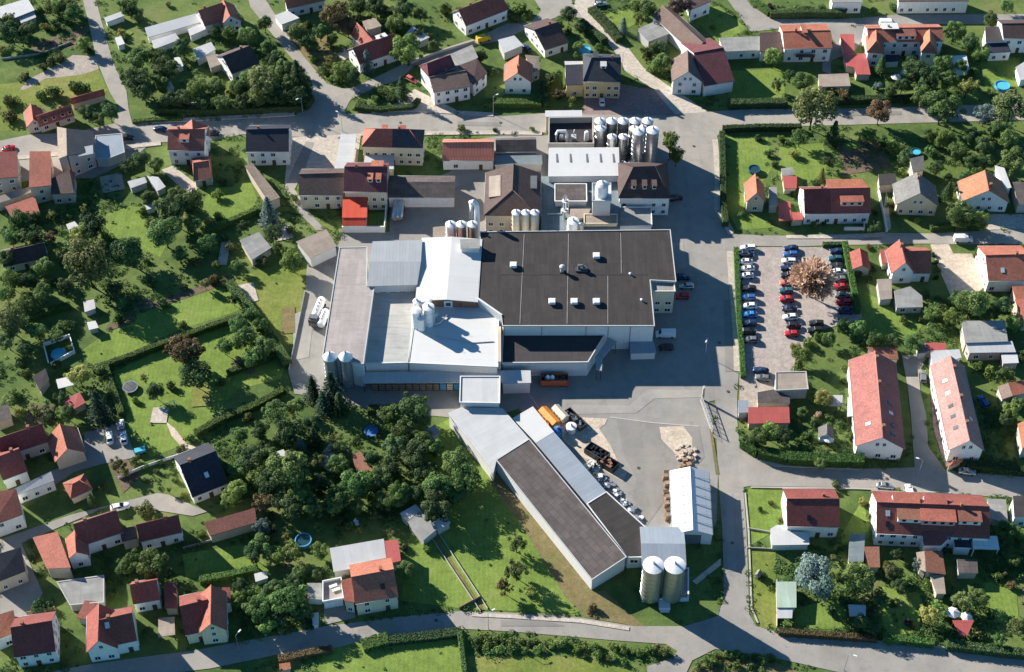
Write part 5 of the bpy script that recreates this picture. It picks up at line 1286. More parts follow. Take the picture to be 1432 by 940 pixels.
# row houses
H('long salmon-roofed row house| left of the lane', (1235, 612), (1223.5, 491), (1197.5, 629), 5, 9, 'tile_salmon', WW, win=3.2, chim=[(.12, .05), (.62, .05), (.92, .05)], sky=[(.1, .5, -1), (.2, .55, -1), (.34, .5, -1), (.45, .5, -1), (.2, .5, 1)], name='row_house', cat='row house')
BL('lower salmon roof strip| on the garden side of the left row house', [(1187, 508, 4.2), (1199, 504, 5), (1205, 553, 5), (1192, 555, 4.2)], 'tile_salmon', WW, name='annexe', cat='annexe')
BL('white awning roofs| on the garden side of the left row house', [(1186, 556, 3), (1203, 554, 3), (1203.5, 580, 2.8), (1185.5, 582, 2.8)], 'metal_white', 'dark_metal', open_=True, name='awning', cat='awning')
BL('pale violet patio roof| left of the white awning', [(1163, 553, 2.6), (1178, 553, 2.6), (1177, 567, 2.4), (1160, 567, 2.4)], 'metal_light', 'dark_metal', open_=True, name='patio_roof', cat='patio roof')
BL('brown-orange garage roofs| behind the left row house', [(1213, 486, 3.2), (1253, 486, 3.2), (1256, 502, 2.9), (1238, 502, 2.9)], RU, WB, name='garage', cat='garage')
H('long pale pink-roofed row house| right of the lane', (1356.5, 616), (1329, 497), (1328, 633), 5, 9, 'tile_pink', WW, win=3.2, chim=[(.2, .05), (.5, .05), (.85, .05)], sky=[(.2, .5, 1), (.33, .5, 1), (.45, .5, 1), (.6, .5, 1), (.75, .5, 1), (.3, .5, -1)], name='row_house', cat='row house')
BL('white flat roof| behind the right row house', [(1302, 491, 4), (1341, 489, 4), (1344, 500, 4), (1304, 510, 4)], 'metal_light', WW, name='annexe', cat='annexe')
BL('small red roof| behind the white flat roof of the row house', [(1295, 480, 3.2), (1322, 480, 3.2), (1323, 489, 3), (1297, 490, 3)], 'metal_red', WB)
BL('teal-grey lean-to| left of the small red roof behind the row house', [(1283, 481, 2.8), (1294, 480, 2.8), (1296, 493, 2.6), (1285, 494, 2.6)], 'felt_teal', WG)
BL('large grey felt hall roof| north of the right row house', [(1345, 449, 4.4), (1405, 449, 4.4), (1409, 477, 4.2), (1350, 479, 4.2)], 'felt_grey', WB, name='workshop', cat='workshop')
BL('white front roof| of the large grey felt hall', [(1351, 480, 3.8), (1415, 477.5, 3.8), (1420, 492, 3.4), (1356, 493, 3.4)], 'metal_light', WP, win=4, name='workshop', cat='workshop')
BL('small white corner roof| right of the white front roof', [(1401, 496, 3), (1422, 495, 3), (1424, 507, 2.8), (1403, 508, 2.8)], 'metal_white', WP)
BL('pale tan flat-roofed workshop| at the lower end of the parking lot', [(1085, 521, 4.2), (1127, 520, 4.2), (1130, 544, 4), (1085, 546, 4)], 'felt_tan', 'wall_grey', name='workshop', cat='workshop', par=.15)
BL('grey-brown lean-to| in front of the pale tan workshop', [(1060, 549, 3.4), (1082, 545, 3.4), (1104, 555, 3), (1104, 564, 3), (1060, 563, 3)], 'felt_brown', WB)
BL('long low red-brown shed roof| above the curved hedge', [(1047, 570, 3.4), (1103, 569.5, 3.4), (1104, 591, 2.7), (1047, 592, 2.7)], 'metal_red', WB)
BL('grey-blue hut roof| at the left end of the low red-brown shed', [(1033, 560, 2.8), (1046, 560, 2.8), (1046, 576, 2.6), (1033, 577, 2.6)], 'metal_blue_grey', WG)
BL('tan and orange roofed cottage| at the right edge below the grey felt hall', [(1396, 541, 3), (1410, 536, 4.2), (1416, 553, 4.2), (1402, 558, 3)], TN, WB, name='cottage', cat='cottage')
BL('orange right half of the cottage roof| at the right edge', [(1410.3, 536, 4.2), (1432, 532, 3), (1438, 549, 3), (1416.3, 553, 4.2)], OR, WB, name='cottage', cat='cottage')
BL('orange roof at the right edge| beside the pink row house', [(1424, 593, 4.6), (1440, 586, 5.6), (1445, 620, 5.6), (1430, 626, 4.6)], OR, WB, name='house', cat='house')
H('tiny orange hipped kiosk roof| in front of the pink row house', (1334, 645), (1339, 643), (1327, 653), 2.4, 3.4, OR, WB, hip=(True, True), win=0, chim=[], name='kiosk', cat='kiosk', ridge=False)
H('tiny dark garden cottage| behind the curved hedge', (1157, 607), (1156, 593), (1145, 612), 2.2, 3.8, GY, WW, win=0, chim=[], name='garden_house', cat='garden house')
# south-east
H('dark red house with orange ridge strip| behind the white conservatory', (1100, 697), (1174, 698), (1100.7, 736), 5, 8.6, DR, WW, win=2.8, sky=[(.42, .7, 1)], chim=[(.72, .3)])
BL('white conservatory| in front of the dark red house', [(1078, 740, 3), (1086, 735, 3.2), (1102, 735, 3.2), (1106, 744, 3), (1131, 745, 3), (1131, 761, 2.6), (1080, 762, 2.6)], 'metal_white', 'greenhouse_glass', name='conservatory', cat='conservatory')
H('long dark red row house with three front dormers|', (1226, 702), (1384, 709), (1228, 746), 5.4, 9.4, DR, WW, win=2.6, chim=[(.75, 0)], sky=[(.1, .35, 1), (.1, .7, 1)],
  dorm=[(.29, 1, 5.6, .62, 'wall_white', RU, 1.5), (.54, 1, 8, .66, 'wall_pink', RD, 1.8), (.82, 1, 5.2, .6, 'wall_white', RU, 1.5), (.27, -1, 6, .5, 'wall_white', OR, 1.6), (.53, -1, 5, .5, 'wall_white', RD, 1.6)], name='row_house', cat='row house')
BL('sloping maroon front extension| of the long row house with three dormers', [(1291, 744, 6), (1333, 745, 6), (1316, 762, 4.2), (1292, 762, 4.2)], MR, WW, name='annexe', cat='annexe')
BL('dark slate front extension| next to the sloping maroon one', [(1334, 744, 4.2), (1357, 745, 4.2), (1358.5, 765, 3.6), (1336, 764, 3.6)], NV, WW, name='annexe', cat='annexe')
BL('blue-white glass patio roof| of the long row house with three dormers', [(1360, 750, 4), (1394, 750, 4), (1397, 768, 3.5), (1362, 767, 3.5)], 'greenhouse_glass', 'wall_white', open_=True, name='patio_roof', cat='patio roof')
BL('upright teal-grey shed| between the dark red house and the row house', [(1189, 747, 3), (1209, 747, 3), (1207, 785, 2.7), (1187, 785, 2.7)], 'felt_teal', WB)
BL('small orange-brown garage roof| beside the upright teal-grey shed', [(1209, 765, 3.2), (1229, 765, 3.2), (1230, 793, 2.8), (1216, 793, 2.8)], RU, WB, name='garage', cat='garage')
rt = BL('brown-red saddle shed| below the long row house', [(1293.3, 771, 3.8), (1317, 771, 3), (1322, 803, 3), (1295.3, 799, 3.8)], RU, WB)
extra_roof(rt, 'roof', [(1282, 773, 3), (1293, 771, 3.8), (1295, 799, 3.8), (1286, 796, 3)], TN, WB)
BL('pale tan flat hut| attached below the brown-red saddle shed', [(1301, 804, 2.8), (1319, 805, 2.8), (1322, 830, 2.5), (1310, 830, 2.5)], 'felt_tan', WB)
BL('dark olive-brown flat shed| right of the brown-red saddle shed', [(1339, 782, 3), (1366, 783, 3), (1367, 801, 2.8), (1341, 801, 2.8)], 'felt_brown', WB)
BL('pale green shed roof| beside the lower street', [(1086, 814, 2.8), (1113, 814, 2.8), (1113, 849, 2.5), (1087, 849, 2.5)], 'metal_green', WB, name='garden_house', cat='garden house')
BL('small white veranda| in front of the pale green shed', [(1087, 851, 2.2), (1108, 851, 2.2), (1107, 864, 2), (1088, 864, 2)], 'metal_light', 'dark_wood', open_=True, name='veranda', cat='veranda')
BL('small blue-white garden shelter| near the lower street', [(1187, 846, 2.6), (1210, 847, 2.6), (1210, 861, 2.3), (1189, 861, 2.3)], 'metal_light', 'dark_wood', open_=True, name='garden_shelter', cat='shelter')
BL('grey flat roof| at the right edge above the round tree', [(1381, 698, 3), (1406, 699, 3), (1409, 731, 2.8), (1387, 725, 2.8)], 'felt_grey', WG, name='garage', cat='garage')
BL('black-roofed white house at the right edge|', [(1417, 694, 5), (1445, 694, 5), (1445, 722, 4.6), (1419, 722, 4.6)], 'felt_dark', WW, win=3, name='house', cat='house')
H('tiny grey hut| on the lawn by the street corner', (1059, 803), (1063, 796), (1054, 806), 1.8, 2.6, GY, WB, win=0, chim=[], name='garden_house', cat='garden house', ridge=False)
# ------------------------------------------------------------------ south-west
BL('dark red roof with white dormer row| at the left edge in the lower part', [(-15, 690, 8), (22, 684, 8), (31, 719, 5.6), (-10, 734, 5.6)], DR, WW, win=2.4, name='house', cat='house')
H('long dull red roof| at the left edge above the double garage', (-6, 614), (59, 593), (-1, 640), 4.4, 8, DR, WB)
H('second dull red roof| in front of the long dull red one', (-8, 641), (27, 628), (-3, 674), 4.4, 8, DR, WW)
H('red gable garage with pale doors| beside the shaded yard', (94.5, 627.5), (83, 593), (69, 621), 3.8, 7.2, RD, WB, win=0, chim=[], name='garage', cat='garage', door=False, ext=(0, 0))
BL('small red shed roof| beside the pointed conifer in the west gardens', [(88, 560, 2.8), (111, 549, 3.2), (119, 563, 2.6), (101, 573, 2.4)], 'metal_red', WB)
BL('grey single-slope roof with white front| below the garage yard', [(18, 685, 4.6), (71, 660, 4.6), (75, 672, 4), (23, 692, 4)], 'metal_grey', WW, win=3, name='house', cat='house')
H('orange hipped shed| in the shaded yard', (101, 677), (112, 672), (99, 697.5), 2.8, 4.4, OR, WB, hip=(True, True), win=0, chim=[])
H('house with steep blackish roof and blue-white eave| among the fruit trees', (251, 651), (302, 631), (265, 697), 3.4, 8, NV, WW, sky=[(.55, .55, 1)])
BL('small grey-brown roof at the left edge| below the pool garden', [(-5, 570, 3.6), (11, 566, 3.6), (16, 584, 3.2), (-5, 592, 3.2)], 'felt_brown', WB)
BL('dark grey leaning shed| beside the walled pool', [(46, 527, 3), (63, 516, 3), (68, 530, 2.6), (56, 546, 2.6)], 'felt_dark', WB)
BL('white table-like shelter| below the walled pool', [(79, 531, 2.6), (97, 527, 2.6), (102, 538, 2.4), (82, 543, 2.4)], 'metal_white', 'wood', open_=True, name='garden_shelter', cat='shelter')
H('red house with white gable wing| on the south-west lane', (102, 733.5), (163, 714), (108, 765), 4.8, 9, DR, WW, win=2.8)
H('white cross gable| of the red house on the south-west lane', (107, 772), (104, 742), (94, 774), 4.6, 6.8, RD, WW, win=3, chim=[])
BL('sloping red barn roof| left of the red house with white gable wing', [(46.5, 752, 4.2), (80, 744, 5.4), (98, 793, 5.2), (66, 795, 4.2)], RD, WB, name='barn', cat='barn')
H('brown-red house with broad front roof and white end wall|', (190, 734), (249.5, 720.5), (194, 758), 4.4, 8, DR, WW, win=3)
BL('brown link roof| between the two red houses of the south-west lane', [(168, 740, 4.4), (190, 736, 4.4), (191, 752, 3.8), (171, 757, 3.8)], UM, WB, name='annexe', cat='annexe')
BL('rust-mottled long shed roof| east of the south-west lane', [(286, 731, 4.2), (356, 711, 4.2), (358, 730, 3.4), (294, 749, 3.4)], RU, WB, name='barn', cat='barn')
BL('navy sloping roof with beige front| at the left edge', [(-8, 777, 7), (28, 766, 7), (35, 798, 4.8), (-8, 815, 4.8)], NV, WB, win=3, name='house', cat='house')
BL('pale flat garage roof| behind the lower red houses', [(80, 814, 3), (145, 805, 3), (145, 842, 3), (98, 846, 3)], 'felt_grey', WG, name='garage', cat='garage', par=.1)
H('small red house with white front windows| beside the pale flat garage', (181, 817.5), (219, 811), (183.5, 845), 4.4, 8, RD, WW, win=2.4)
BL('narrow dark red annexe| right of the small red house', [(230, 816, 4), (246, 815, 4), (247, 850, 3.4), (231, 850, 3.4)], DR, WB, name='annexe', cat='annexe')
H('red house with white corner front| on the lower road', (139, 867), (184.5, 857.5), (146, 905), 4.8, 9, DR, WW, win=2.8, sky=[(.2, .25, 1)])
H('salmon left gable| of the red house with white corner front', (137.5, 896), (138, 844), (121, 904), 4.8, 9, RD, WW, win=2.8, chim=[])
BL('dark red lean-to| left of the salmon gable', [(108, 863, 3.2), (119, 840, 3.2), (135, 842, 3), (122, 866, 3)], DR, WB)
H('cream gable house with long red roof| on the lower road', (295, 872), (295, 818), (279, 882), 5.6, 9, RD, WC, win=3, chim=[])
H('lower red wing| of the cream gable house', (251, 848), (290, 839), (257, 889), 4.6, 8.6, DR, WC, win=3)
BL('small red oriel roof| on the right of the cream gable house', [(311, 822, 5), (321, 822, 4.6), (322, 842, 4.4), (313, 843, 4.8)], RD, WC, name='annexe', cat='annexe')
H('tall white house with broad dark red front roof| at the lower left corner', (14.5, 877.5), (72.5, 868.5), (16, 920), 5.4, 9.6, DR, WW, win=2.6)
BL('orange roof at the left edge| beside the tall white house', [(-8, 862, 6.4), (18, 854, 6.4), (24, 882, 4.8), (-8, 895, 4.8)], OR, WW, win=3, name='house', cat='house')
BL('pale tan carport| between the red houses on the lower road', [(222, 865, 2.8), (243, 863, 2.8), (244, 887, 2.6), (222, 890, 2.6)], 'felt_tan', 'dark_wood', open_=True, name='carport', cat='carport')
H('cream house with red roof and two rows of windows| on the lower road', (491, 807), (551, 796.5), (495, 845), 5.6, 8.6, RD, 'wall_cream', win=3.4, sky=[(.68, .55, 1)])
BL('left red side roof| of the cream house with two rows of windows', [(477.5, 812, 6.6), (492, 808, 7), (495, 842, 5), (482, 840, 5)], RD, WC, win=3, name='annexe', cat='annexe')
BL('large pale blue-grey single-slope roof| behind the cream house', [(462, 767, 4.2), (536, 754, 4.2), (540, 786, 3.6), (467, 799, 3.6)], 'metal_light', WG, name='barn', cat='barn')
BL('square red roof| right of the large pale blue-grey roof', [(538.5, 757, 4.2), (556, 755, 4.2), (560, 784, 3.8), (542, 788, 3.8)], 'metal_red', WB)
BL('pinkish roof terrace with white parapet| beside the cream house', [(452, 815, 3), (477, 810, 3), (480, 838, 3), (452, 843, 3)], 'felt_pink', WW, name='terrace', cat='terrace', par=.8, pw=.2)
BL('small grey hut roof| left of the pinkish terrace', [(430, 816, 2.8), (449, 816, 2.8), (450, 838, 2.6), (431, 837, 2.6)], 'felt_grey', WW)
BL('tiny white hut| below the small grey hut', [(437, 858, 2.2), (445, 857, 2.2), (445, 872, 2), (438, 874, 2)], 'metal_white', WW)
BL('grey middle roof of the garden sheds| at the end of the garden path', [(571, 730, 3.2), (589, 714, 3.2), (611, 739, 3), (592, 755, 3)], 'felt_grey', WG)
BL('white upper roof of the garden sheds|', [(560, 718, 2.8), (581, 706, 2.8), (588, 713, 2.6), (569, 728, 2.6)], 'metal_light', WG)
BL('white right roof of the garden sheds|', [(606, 731, 2.8), (623, 720, 2.8), (629, 731, 2.6), (612, 741, 2.6)], 'metal_white', WG)
BL('rusty mono-pitch shed roof| half hidden in the orchard', [(493, 637, 3), (503, 631, 3), (521, 658, 2.8), (499, 660, 2.8)], RU, WB)
BL('small slate-blue shed| under the trees beside the diagonal range', [(594, 603, 2.6), (608, 594, 2.6), (614, 605, 2.4), (600, 612, 2.4)], 'metal_blue_grey', WG)
BL('tiny orange-roofed hut| by the lower field', [(391, 929, 2.2), (405, 927, 2.2), (406, 935, 2), (392, 938, 2)], OR, WB)
BL('white garden box| in the orchard near the long pale roof', [(356, 803, 2.2), (371, 799, 2.2), (374, 808, 2), (358, 813, 2)], 'metal_white', WW)
BL('tiny white bee-house| in the orchard', [(384, 633, 2), (396, 629, 2), (401, 637, 1.8), (387, 641, 1.8)], 'metal_white', WW)
# ------------------------------------------------------------------ cars
GP = 'cars in the gravel parking lot'
LEFT = [(1046, 347, 'white'), (1044, 355.5, 'navy'), (1042, 366.5, 'white'), (1045, 376, 'white'), (1044, 386, 'white'), (1047, 404, 'black'), (1046, 417, 'blue'), (1048, 428.5, 'white'), (1049, 440.5, 'bright_blue'), (1048, 452.5, 'navy'), (1047.5, 464.5, 'black'), (1050, 475.5, 'grey')]
MID = [(1106, 348, 'navy'), (1105, 356.5, 'blue'), (1103, 365.5, 'white'), (1101, 375.5, 'navy'), (1101, 385.5, 'black'), (1101, 396, 'pale_red'), (1099, 407, 'teal'), (1100, 419, 'red'), (1104, 432, 'navy'), (1105, 444, 'white'), (1110, 456, 'black'), (1107, 467, 'red')]
RIGHT = [(1170, 352, 'navy'), (1169, 362, 'teal'), (1170, 372, 'black'), (1174, 381, 'white'), (1175, 391, 'grey'), (1175.5, 401.5, 'red'), (1178, 413.5, 'grey'), (1180, 423.5, 'red'), (1182, 435.5, 'navy')]
ORD = ['first', 'second', 'third', 'fourth', 'fifth', 'sixth', 'seventh', 'eighth', 'ninth', 'tenth', 'eleventh', 'twelfth']
CN = {'white': 'white', 'navy': 'dark navy', 'black': 'black', 'blue': 'blue', 'bright_blue': 'bright blue', 'grey': 'grey', 'pale_red': 'pale red', 'teal': 'dark teal', 'red': 'red', 'silver': 'silver'}
for row, nm, ang in ((LEFT, 'parking row beside the street hedge', 180), (MID, 'middle row of the parking lot', 180), (RIGHT, 'parking row along the straight light hedge', 180)):
    for i, (x, y, c) in enumerate(row):
        car('%s car, %s from the back in the %s' % (CN[c], ORD[i], nm), x, y, ang + rnd.uniform(-3, 3) + (0 if rnd.random() < .8 else 180), c, (rnd.uniform(.93, 1.06), rnd.uniform(.97, 1.03), rnd.uniform(.95, 1.12)), GP)
for l, x, y, a, c, s in (
    ('black car behind another black one near the bare autumn tree', 1141, 452.5, 178, 'black', (1, 1, 1)), ('black car in front of another one near the bare autumn tree', 1139, 462, 183, 'black', (1, 1, 1)),
    ('dark car parked at the mouth of the gravel yard', 1064, 519, 165, 'navy', (1, 1, 1.1)), ('grey car beside the dark one at the gravel yard', 1067, 529, 170, 'grey', (1, 1, 1)),
    ('dark car nearest the wall in the bay right of the factory', 955, 388, 0, 'navy', (1, 1, 1)), ('pale blue-grey car in the bay right of the factory', 960, 400.5, 180, 'silver', (1, 1, 1)),
    ('red car in the bay right of the factory', 954, 414.5, 180, 'red', (.95, 1, 1)), ('dark car below the white van right of the factory', 931, 486, 180, 'black', (1, 1, 1)),
    ('black car in the shade beside the mansion with three dormers', 945, 277, 12, 'black', (1, 1, 1)), ('black car parked on the main road by the grey two-slope house', 178, 193, 5, 'black', (1, 1, 1)),
    ('black car on the main road right of the tall white house', 298, 187, 5, 'black', (1, 1, 1)), ('dark blue car on the main road left of the tall white house', 224, 181, 170, 'navy', (1, 1, 1)),
    ('left white car in the shaded yard beside the red gable garage', 153.5, 613, 105, 'white', (1, 1, 1)), ('right white car in the shaded yard beside the red gable garage', 173, 613, 105, 'white', (1, 1, 1)),
    ('small white trailer car at the back of the shaded yard', 170, 593, 100, 'white', (.7, .8, .8)), ('bright red car at the left edge of the main road', 12, 208, 30, 'red', (1, 1, 1)),
    ('red car beside the white corner inn', 576, 112, -40, 'pale_red', (1, 1, 1)), ('grey car parked on the right-hand street near the round bush', 1237, 680, -8, 'silver', (1, 1, 1)),
    ('white car parked nose-in beside the grey one by the right-hand street', 1272, 687, 95, 'white', (1, 1, 1)), ('silver car in front of the pink row house', 1352, 660, -10, 'silver', (1, 1, 1)),
    ('white car behind the red house on the south-west lane', 168, 710, 15, 'white', (1.1, 1.05, 1.2)), ('dark car in the lane between the row houses', 1291, 527, 80, 'grey', (1, 1, 1)),
    ('white car in the paved square before the yellow house', 842, 143, 90, 'white', (.9, 1, 1)), ('silver car behind the dark brown bungalow', 840, 6, 10, 'silver', (1, 1, 1)),
    ('dark blue car on the right side of the pink row house', 1375, 562, 105, 'blue', (1, 1, 1)), ('dark car left of the dark brown bungalow', 737, 68, 120, 'navy', (1, 1, 1))):
    car(l, x, y, a, c, s)


def van(label, px, py, ang, c='white', L=5.4, name='parked_van', cat='van'):
    p = G(px, py, 1); t = root(name, (p.x, p.y, LEVEL[0]), R(ang)); w = .95
    mb = MB(); pr = [(-L / 2, .35), (L / 2, .35), (L / 2, .95), (L / 2 - .75, 1.2), (L / 2 - 1.5, 2.05), (-L / 2 + .05, 2.1)]
    for sgn in (-1, 1):
        q = [(x, sgn * w * (1 if z < 1.3 else .9), z) for x, z in pr]; mb.poly(q if sgn < 0 else list(reversed(q)))
    for i in range(6):
        a, b = pr[i], pr[(i + 1) % 6]; f = lambda z: w * (1 if z < 1.3 else .9)
        mb.poly([(a[0], -f(a[1]), a[1]), (a[0], f(a[1]), a[1]), (b[0], f(b[1]), b[1]), (b[0], -f(b[1]), b[1])])
    o = mb.build('body', c, t)
    mb = MB(); mb.poly([(L / 2 - .80, -.78, 1.27), (L / 2 - .80, .78, 1.27), (L / 2 - 1.42, .72, 2.0), (L / 2 - 1.42, -.72, 2.0)]); v = mb.build('windscreen', 'glass', t); v.location = (.03, 0, .03)
    for x in (-L / 2 + 1, L / 2 - 1):
        for y in (-.85, .85): link('wheel', CAR[3], t, (x, y, .33))
    for y in (-.65, .65): link('headlight', CAR[4], t, (L / 2 - .04, y, .7))
    tag(t, label, cat)


van('white van parked beside the low porch of the office corner', 931, 467, 180)
van('white van on the street beside the dirt building site', 1347, 334, 0)
van('white van on the top right lane behind the orange winged house', 1241, 32, 0)
van('yellow van by the white corner inn', 676, 54, 25, 'yellow', 4.8)


def tanker(label, px, py, ang, cab='white', L=11, cabin=True, tank='enamel', name='tank_truck', cat='tank truck'):
    p = G(px, py, 1.6); t = root(name, (p.x, p.y, LEVEL[0]), R(ang))
    mb = MB(); mb.lathe([(0, -L / 2), (.9, -L / 2 + .02), (1.12, -L / 2 + .35), (1.12, L / 2 - .35), (.9, L / 2 - .02), (0, L / 2)], 18, (0, 0, 2.05), axis='x'); tk = mb.build('tank', tank, t)
    for k in range(4):
        mb = MB(); mb.lathe([(.32, 0), (.32, .22), (0, .25)], 10, (-L / 2 + 1.5 + k * (L - 3) / 3, 0, 3.12)); mb.build('hatch', 'steel', tk)
    mb = MB(); mb.box((0, 0, .75), L - .4, .9, .25); mb.build('chassis', 'dark_metal', t)
    xs = [-L / 2 + 1, -L / 2 + 2.2, -L / 2 + 3.4]
    if cabin:
        mb = MB(); mb.box((L / 2 + 1.5, 0, .6), 2.0, 2.4, 2.4); mb.box((L / 2 + 1.35, 0, 3.002), 1.4, 2.2, .5); mb.build('cab', cab, t)
        mb = MB(); mb.box((L / 2 + 2.5, 0, 1.75), .06, 2.1, .95); mb.build('windscreen', 'glass', t); xs += [L / 2 + 1.6, L / 2 - .4]
    for x in xs:
        for y in (-.95, .95): o = link('wheel', CAR[3], t, (x, y, .5)); o.scale = (1.5, 1.5, 1.5)
    tag(t, label, cat)


tanker('white tank truck with dark cab on the west drive', 446, 432, -102, 'grey', 6.8); tanker('white tank trailer close to the wall on the west drive', 452.5, 447, -102, L=5.6, cabin=False)
tanker('left silver tank trailer beside the long low brown store', 554, 296, -91, L=7.2, cabin=False, tank='steel'); tanker('right silver tank trailer beside the long low brown store', 559.5, 295, -91, L=7.2, cabin=False, tank='steel')


# ------------------------------------------------------------------ skips, heaps and other yard things
def skip(label, px, py, ang, L, Wd, h, m, fill=None, name='skip', cat='skip', cover=False):
    p = G(px, py, h / 2); t = root(name, (p.x, p.y, LEVEL[0]), R(ang)); mb = MB(); o = [(-L / 2, -Wd / 2), (L / 2, -Wd / 2), (L / 2, Wd / 2), (-L / 2, Wd / 2)]; i = offset(o, -.14)
    for k in range(4): mb.prism([o[k], o[(k + 1) % 4], i[(k + 1) % 4], i[k]], .12, h)
    mb.prism(o, .1, .3); mb.build('body', m, t); mb = MB(); n = int(L / 1.1)
    for k in range(n + 1):
        for sy in (-1, 1): mb.box((-L / 2 + .1 + k * (L - .2) / n, sy * (Wd / 2 + .05), .15), .12, .1, h - .2)
    mb.build('rib', m, t)
    if cover:
        mb = MB(); q = [(-L / 2, -Wd / 2, h), (-L / 2, 0, h + .75), (-L / 2, Wd / 2, h)]
        for a, b in ((q[0], q[1]), (q[1], q[2])): mb.poly([a, (-a[0], a[1], a[2]), (-b[0], b[1], b[2]), b])
        mb.poly([q[0], q[1], q[2]]); mb.poly([(-v[0], v[1], v[2]) for v in reversed(q)]); mb.build('cover', cover, t)
    elif fill:
        mb = MB(); r = random.Random(int(px))
        for k in range(26): mb.box((r.uniform(-L / 2 + .5, L / 2 - .5), r.uniform(-Wd / 2 + .4, Wd / 2 - .4), .3), r.uniform(.4, 1.1), r.uniform(.3, .9), r.uniform(h * .3, h * .8), r.uniform(0, 3))
        mb.build('waste', fill, t)
    tag(t, label, cat); return t


s_ = skip('rusty orange open container with white sacks before the low black hall', 775.5, 532, 0, 7.2, 2.7, 2.3, 'orange_red', 'dark_metal')
b = MB()
for dx in (-1.8, -.6): b.lathe([(.7, 1.6), (.55, 2.3), (.12, 2.9), (0, 2.95)], 10, (dx, .2, 0))
b.build('sack', 'enamel', s_)
skip('orange covered container at the white metal roof of the diagonal range', 768, 585.5, -55, 6.2, 2.6, 2.0, 'orange', cover='orange'); skip('pale pinkish covered container beside the orange one', 783.5, 580, -55, 4.8, 2.3, 1.9, 'enamel_beige', cover='enamel_beige')
skip('open dark container behind the white vat', 800, 583, -52, 4.4, 2.2, 1.7, 'black', 'dark_metal'); skip('open dark container right of the white vat', 809, 592, -50, 4.0, 2.2, 1.6, 'dark_metal', 'grey')
skip('large open black container on the pale concrete patch', 835, 634, -38, 6.0, 3.0, 1.9, 'dark_metal', 'black'); skip('second open black container with rusty load in front of the large one', 850, 649, -38, 5.0, 2.8, 1.8, 'black', 'wall_brick')
t = silo('white plastic vat standing between the dark open containers', 799, 596, 1.3, 1.9, .3, .2, 'enamel', 'enamel', 'vat', 'vat')
t = silo('round blue tank beside the orange covered container', 780, 600.5, 1.2, 2.0, .3, .45, 'sky_blue', 'blue', 'tank', 'tank')


def heap(label, px, py, r, h, m, seed, n=60, name='heap', cat='heap'):
    p = G(px, py, h * .4); t = random.Random(seed); mb = MB()
    for k in range(n):
        a, q = t.uniform(0, 6.28), t.random() ** .6 * r; s = t.uniform(.3, .95); z = max(0, h * (1 - q / r) * t.uniform(.4, 1))
        mb.box((q * math.cos(a), q * math.sin(a), 0), s * t.uniform(.7, 1.6), s, z + t.uniform(.15, .5), t.uniform(0, 3), mi=k % 3)
    o = mb.build(name, m, None, (p.x, p.y, LEVEL[0])); tag(o, label, cat)


heap('white and grey wrapped bundles heaped beside the blue-grey metal roof', 826, 652, 2.3, 1.4, ['enamel', 'silver', 'enamel_beige'], 3, 36)
heap('pale reddish rubble heap behind the white tent hall', 959, 634, 2.8, .9, ['paving', 'sand', 'sand'], 4, 40)
for i, (x, y) in enumerate(((842, 668), (852, 678), (862, 690), (873, 702), (884, 714), (893, 726))):
    heap('silver-grey wrapped bundles in the strip along the black felt roof', x, y, 1.2, .7, ['silver', 'enamel', 'silver'], 20 + i, 14)
    bpy.context.scene.objects[-1] if False else None
for i, o in enumerate([o for o in COL.objects if o.get('label', '').startswith('silver-grey wrapped')]):
    o['label'] = ORD[i] + ' bundle heap from the back in the strip along the black felt roof'; o['group'] = 'bundle heaps along the black felt roof'
for i, (x, y, n) in enumerate(((958, 646, 3), (966, 643, 2), (953, 653, 2), (963, 652, 3))):
    p = G(x, y); t = root('pallet_stack', (p.x, p.y, LEVEL[0]), .1 * i); mb = MB()
    for k in range(n): mb.box((0, 0, k * .34), 1.3, 1.1, .2)
    mb.build('pallet', 'dark_wood' if i % 2 else 'wood', t); mb = MB()
    for k in range(n): mb.box((0, 0, k * .34 + .203), 1.2, 1.0, .12)
    mb.build('spacer', 'wood', t); tag(t, ('tall dark pallet pile', 'lower brown pallet pile', 'flat pallet pile', 'dark pallet pile nearest')[i] + (' against the back of the white tent hall' if i else ' left behind the white tent hall'), 'pallet stack', 'pallet piles behind the tent hall')
for i, y in enumerate((664, 671, 680, 691, 700, 708, 716, 726)):
    p = G(932 - (i % 2) * 2 + i * .4, y); t = root('pallet_stack', (p.x, p.y, LEVEL[0]), .05 * i); n = 2 + (i * 5) % 3; mb = MB()
    for k in range(n): mb.box((0, 0, k * .4), 1.5, 1.1, .3)
    mb.build('pallet', 'wood', t); mb = MB(); mb.box((0, 0, n * .4), 1.3, 1, .3); mb.build('load', 'tile_tan' if i % 3 else 'dark_wood', t)
    tag(t, ORD[i] + ' pallet stack from the back along the left side of the tent hall', 'pallet stack', 'pallet stacks beside the tent hall')
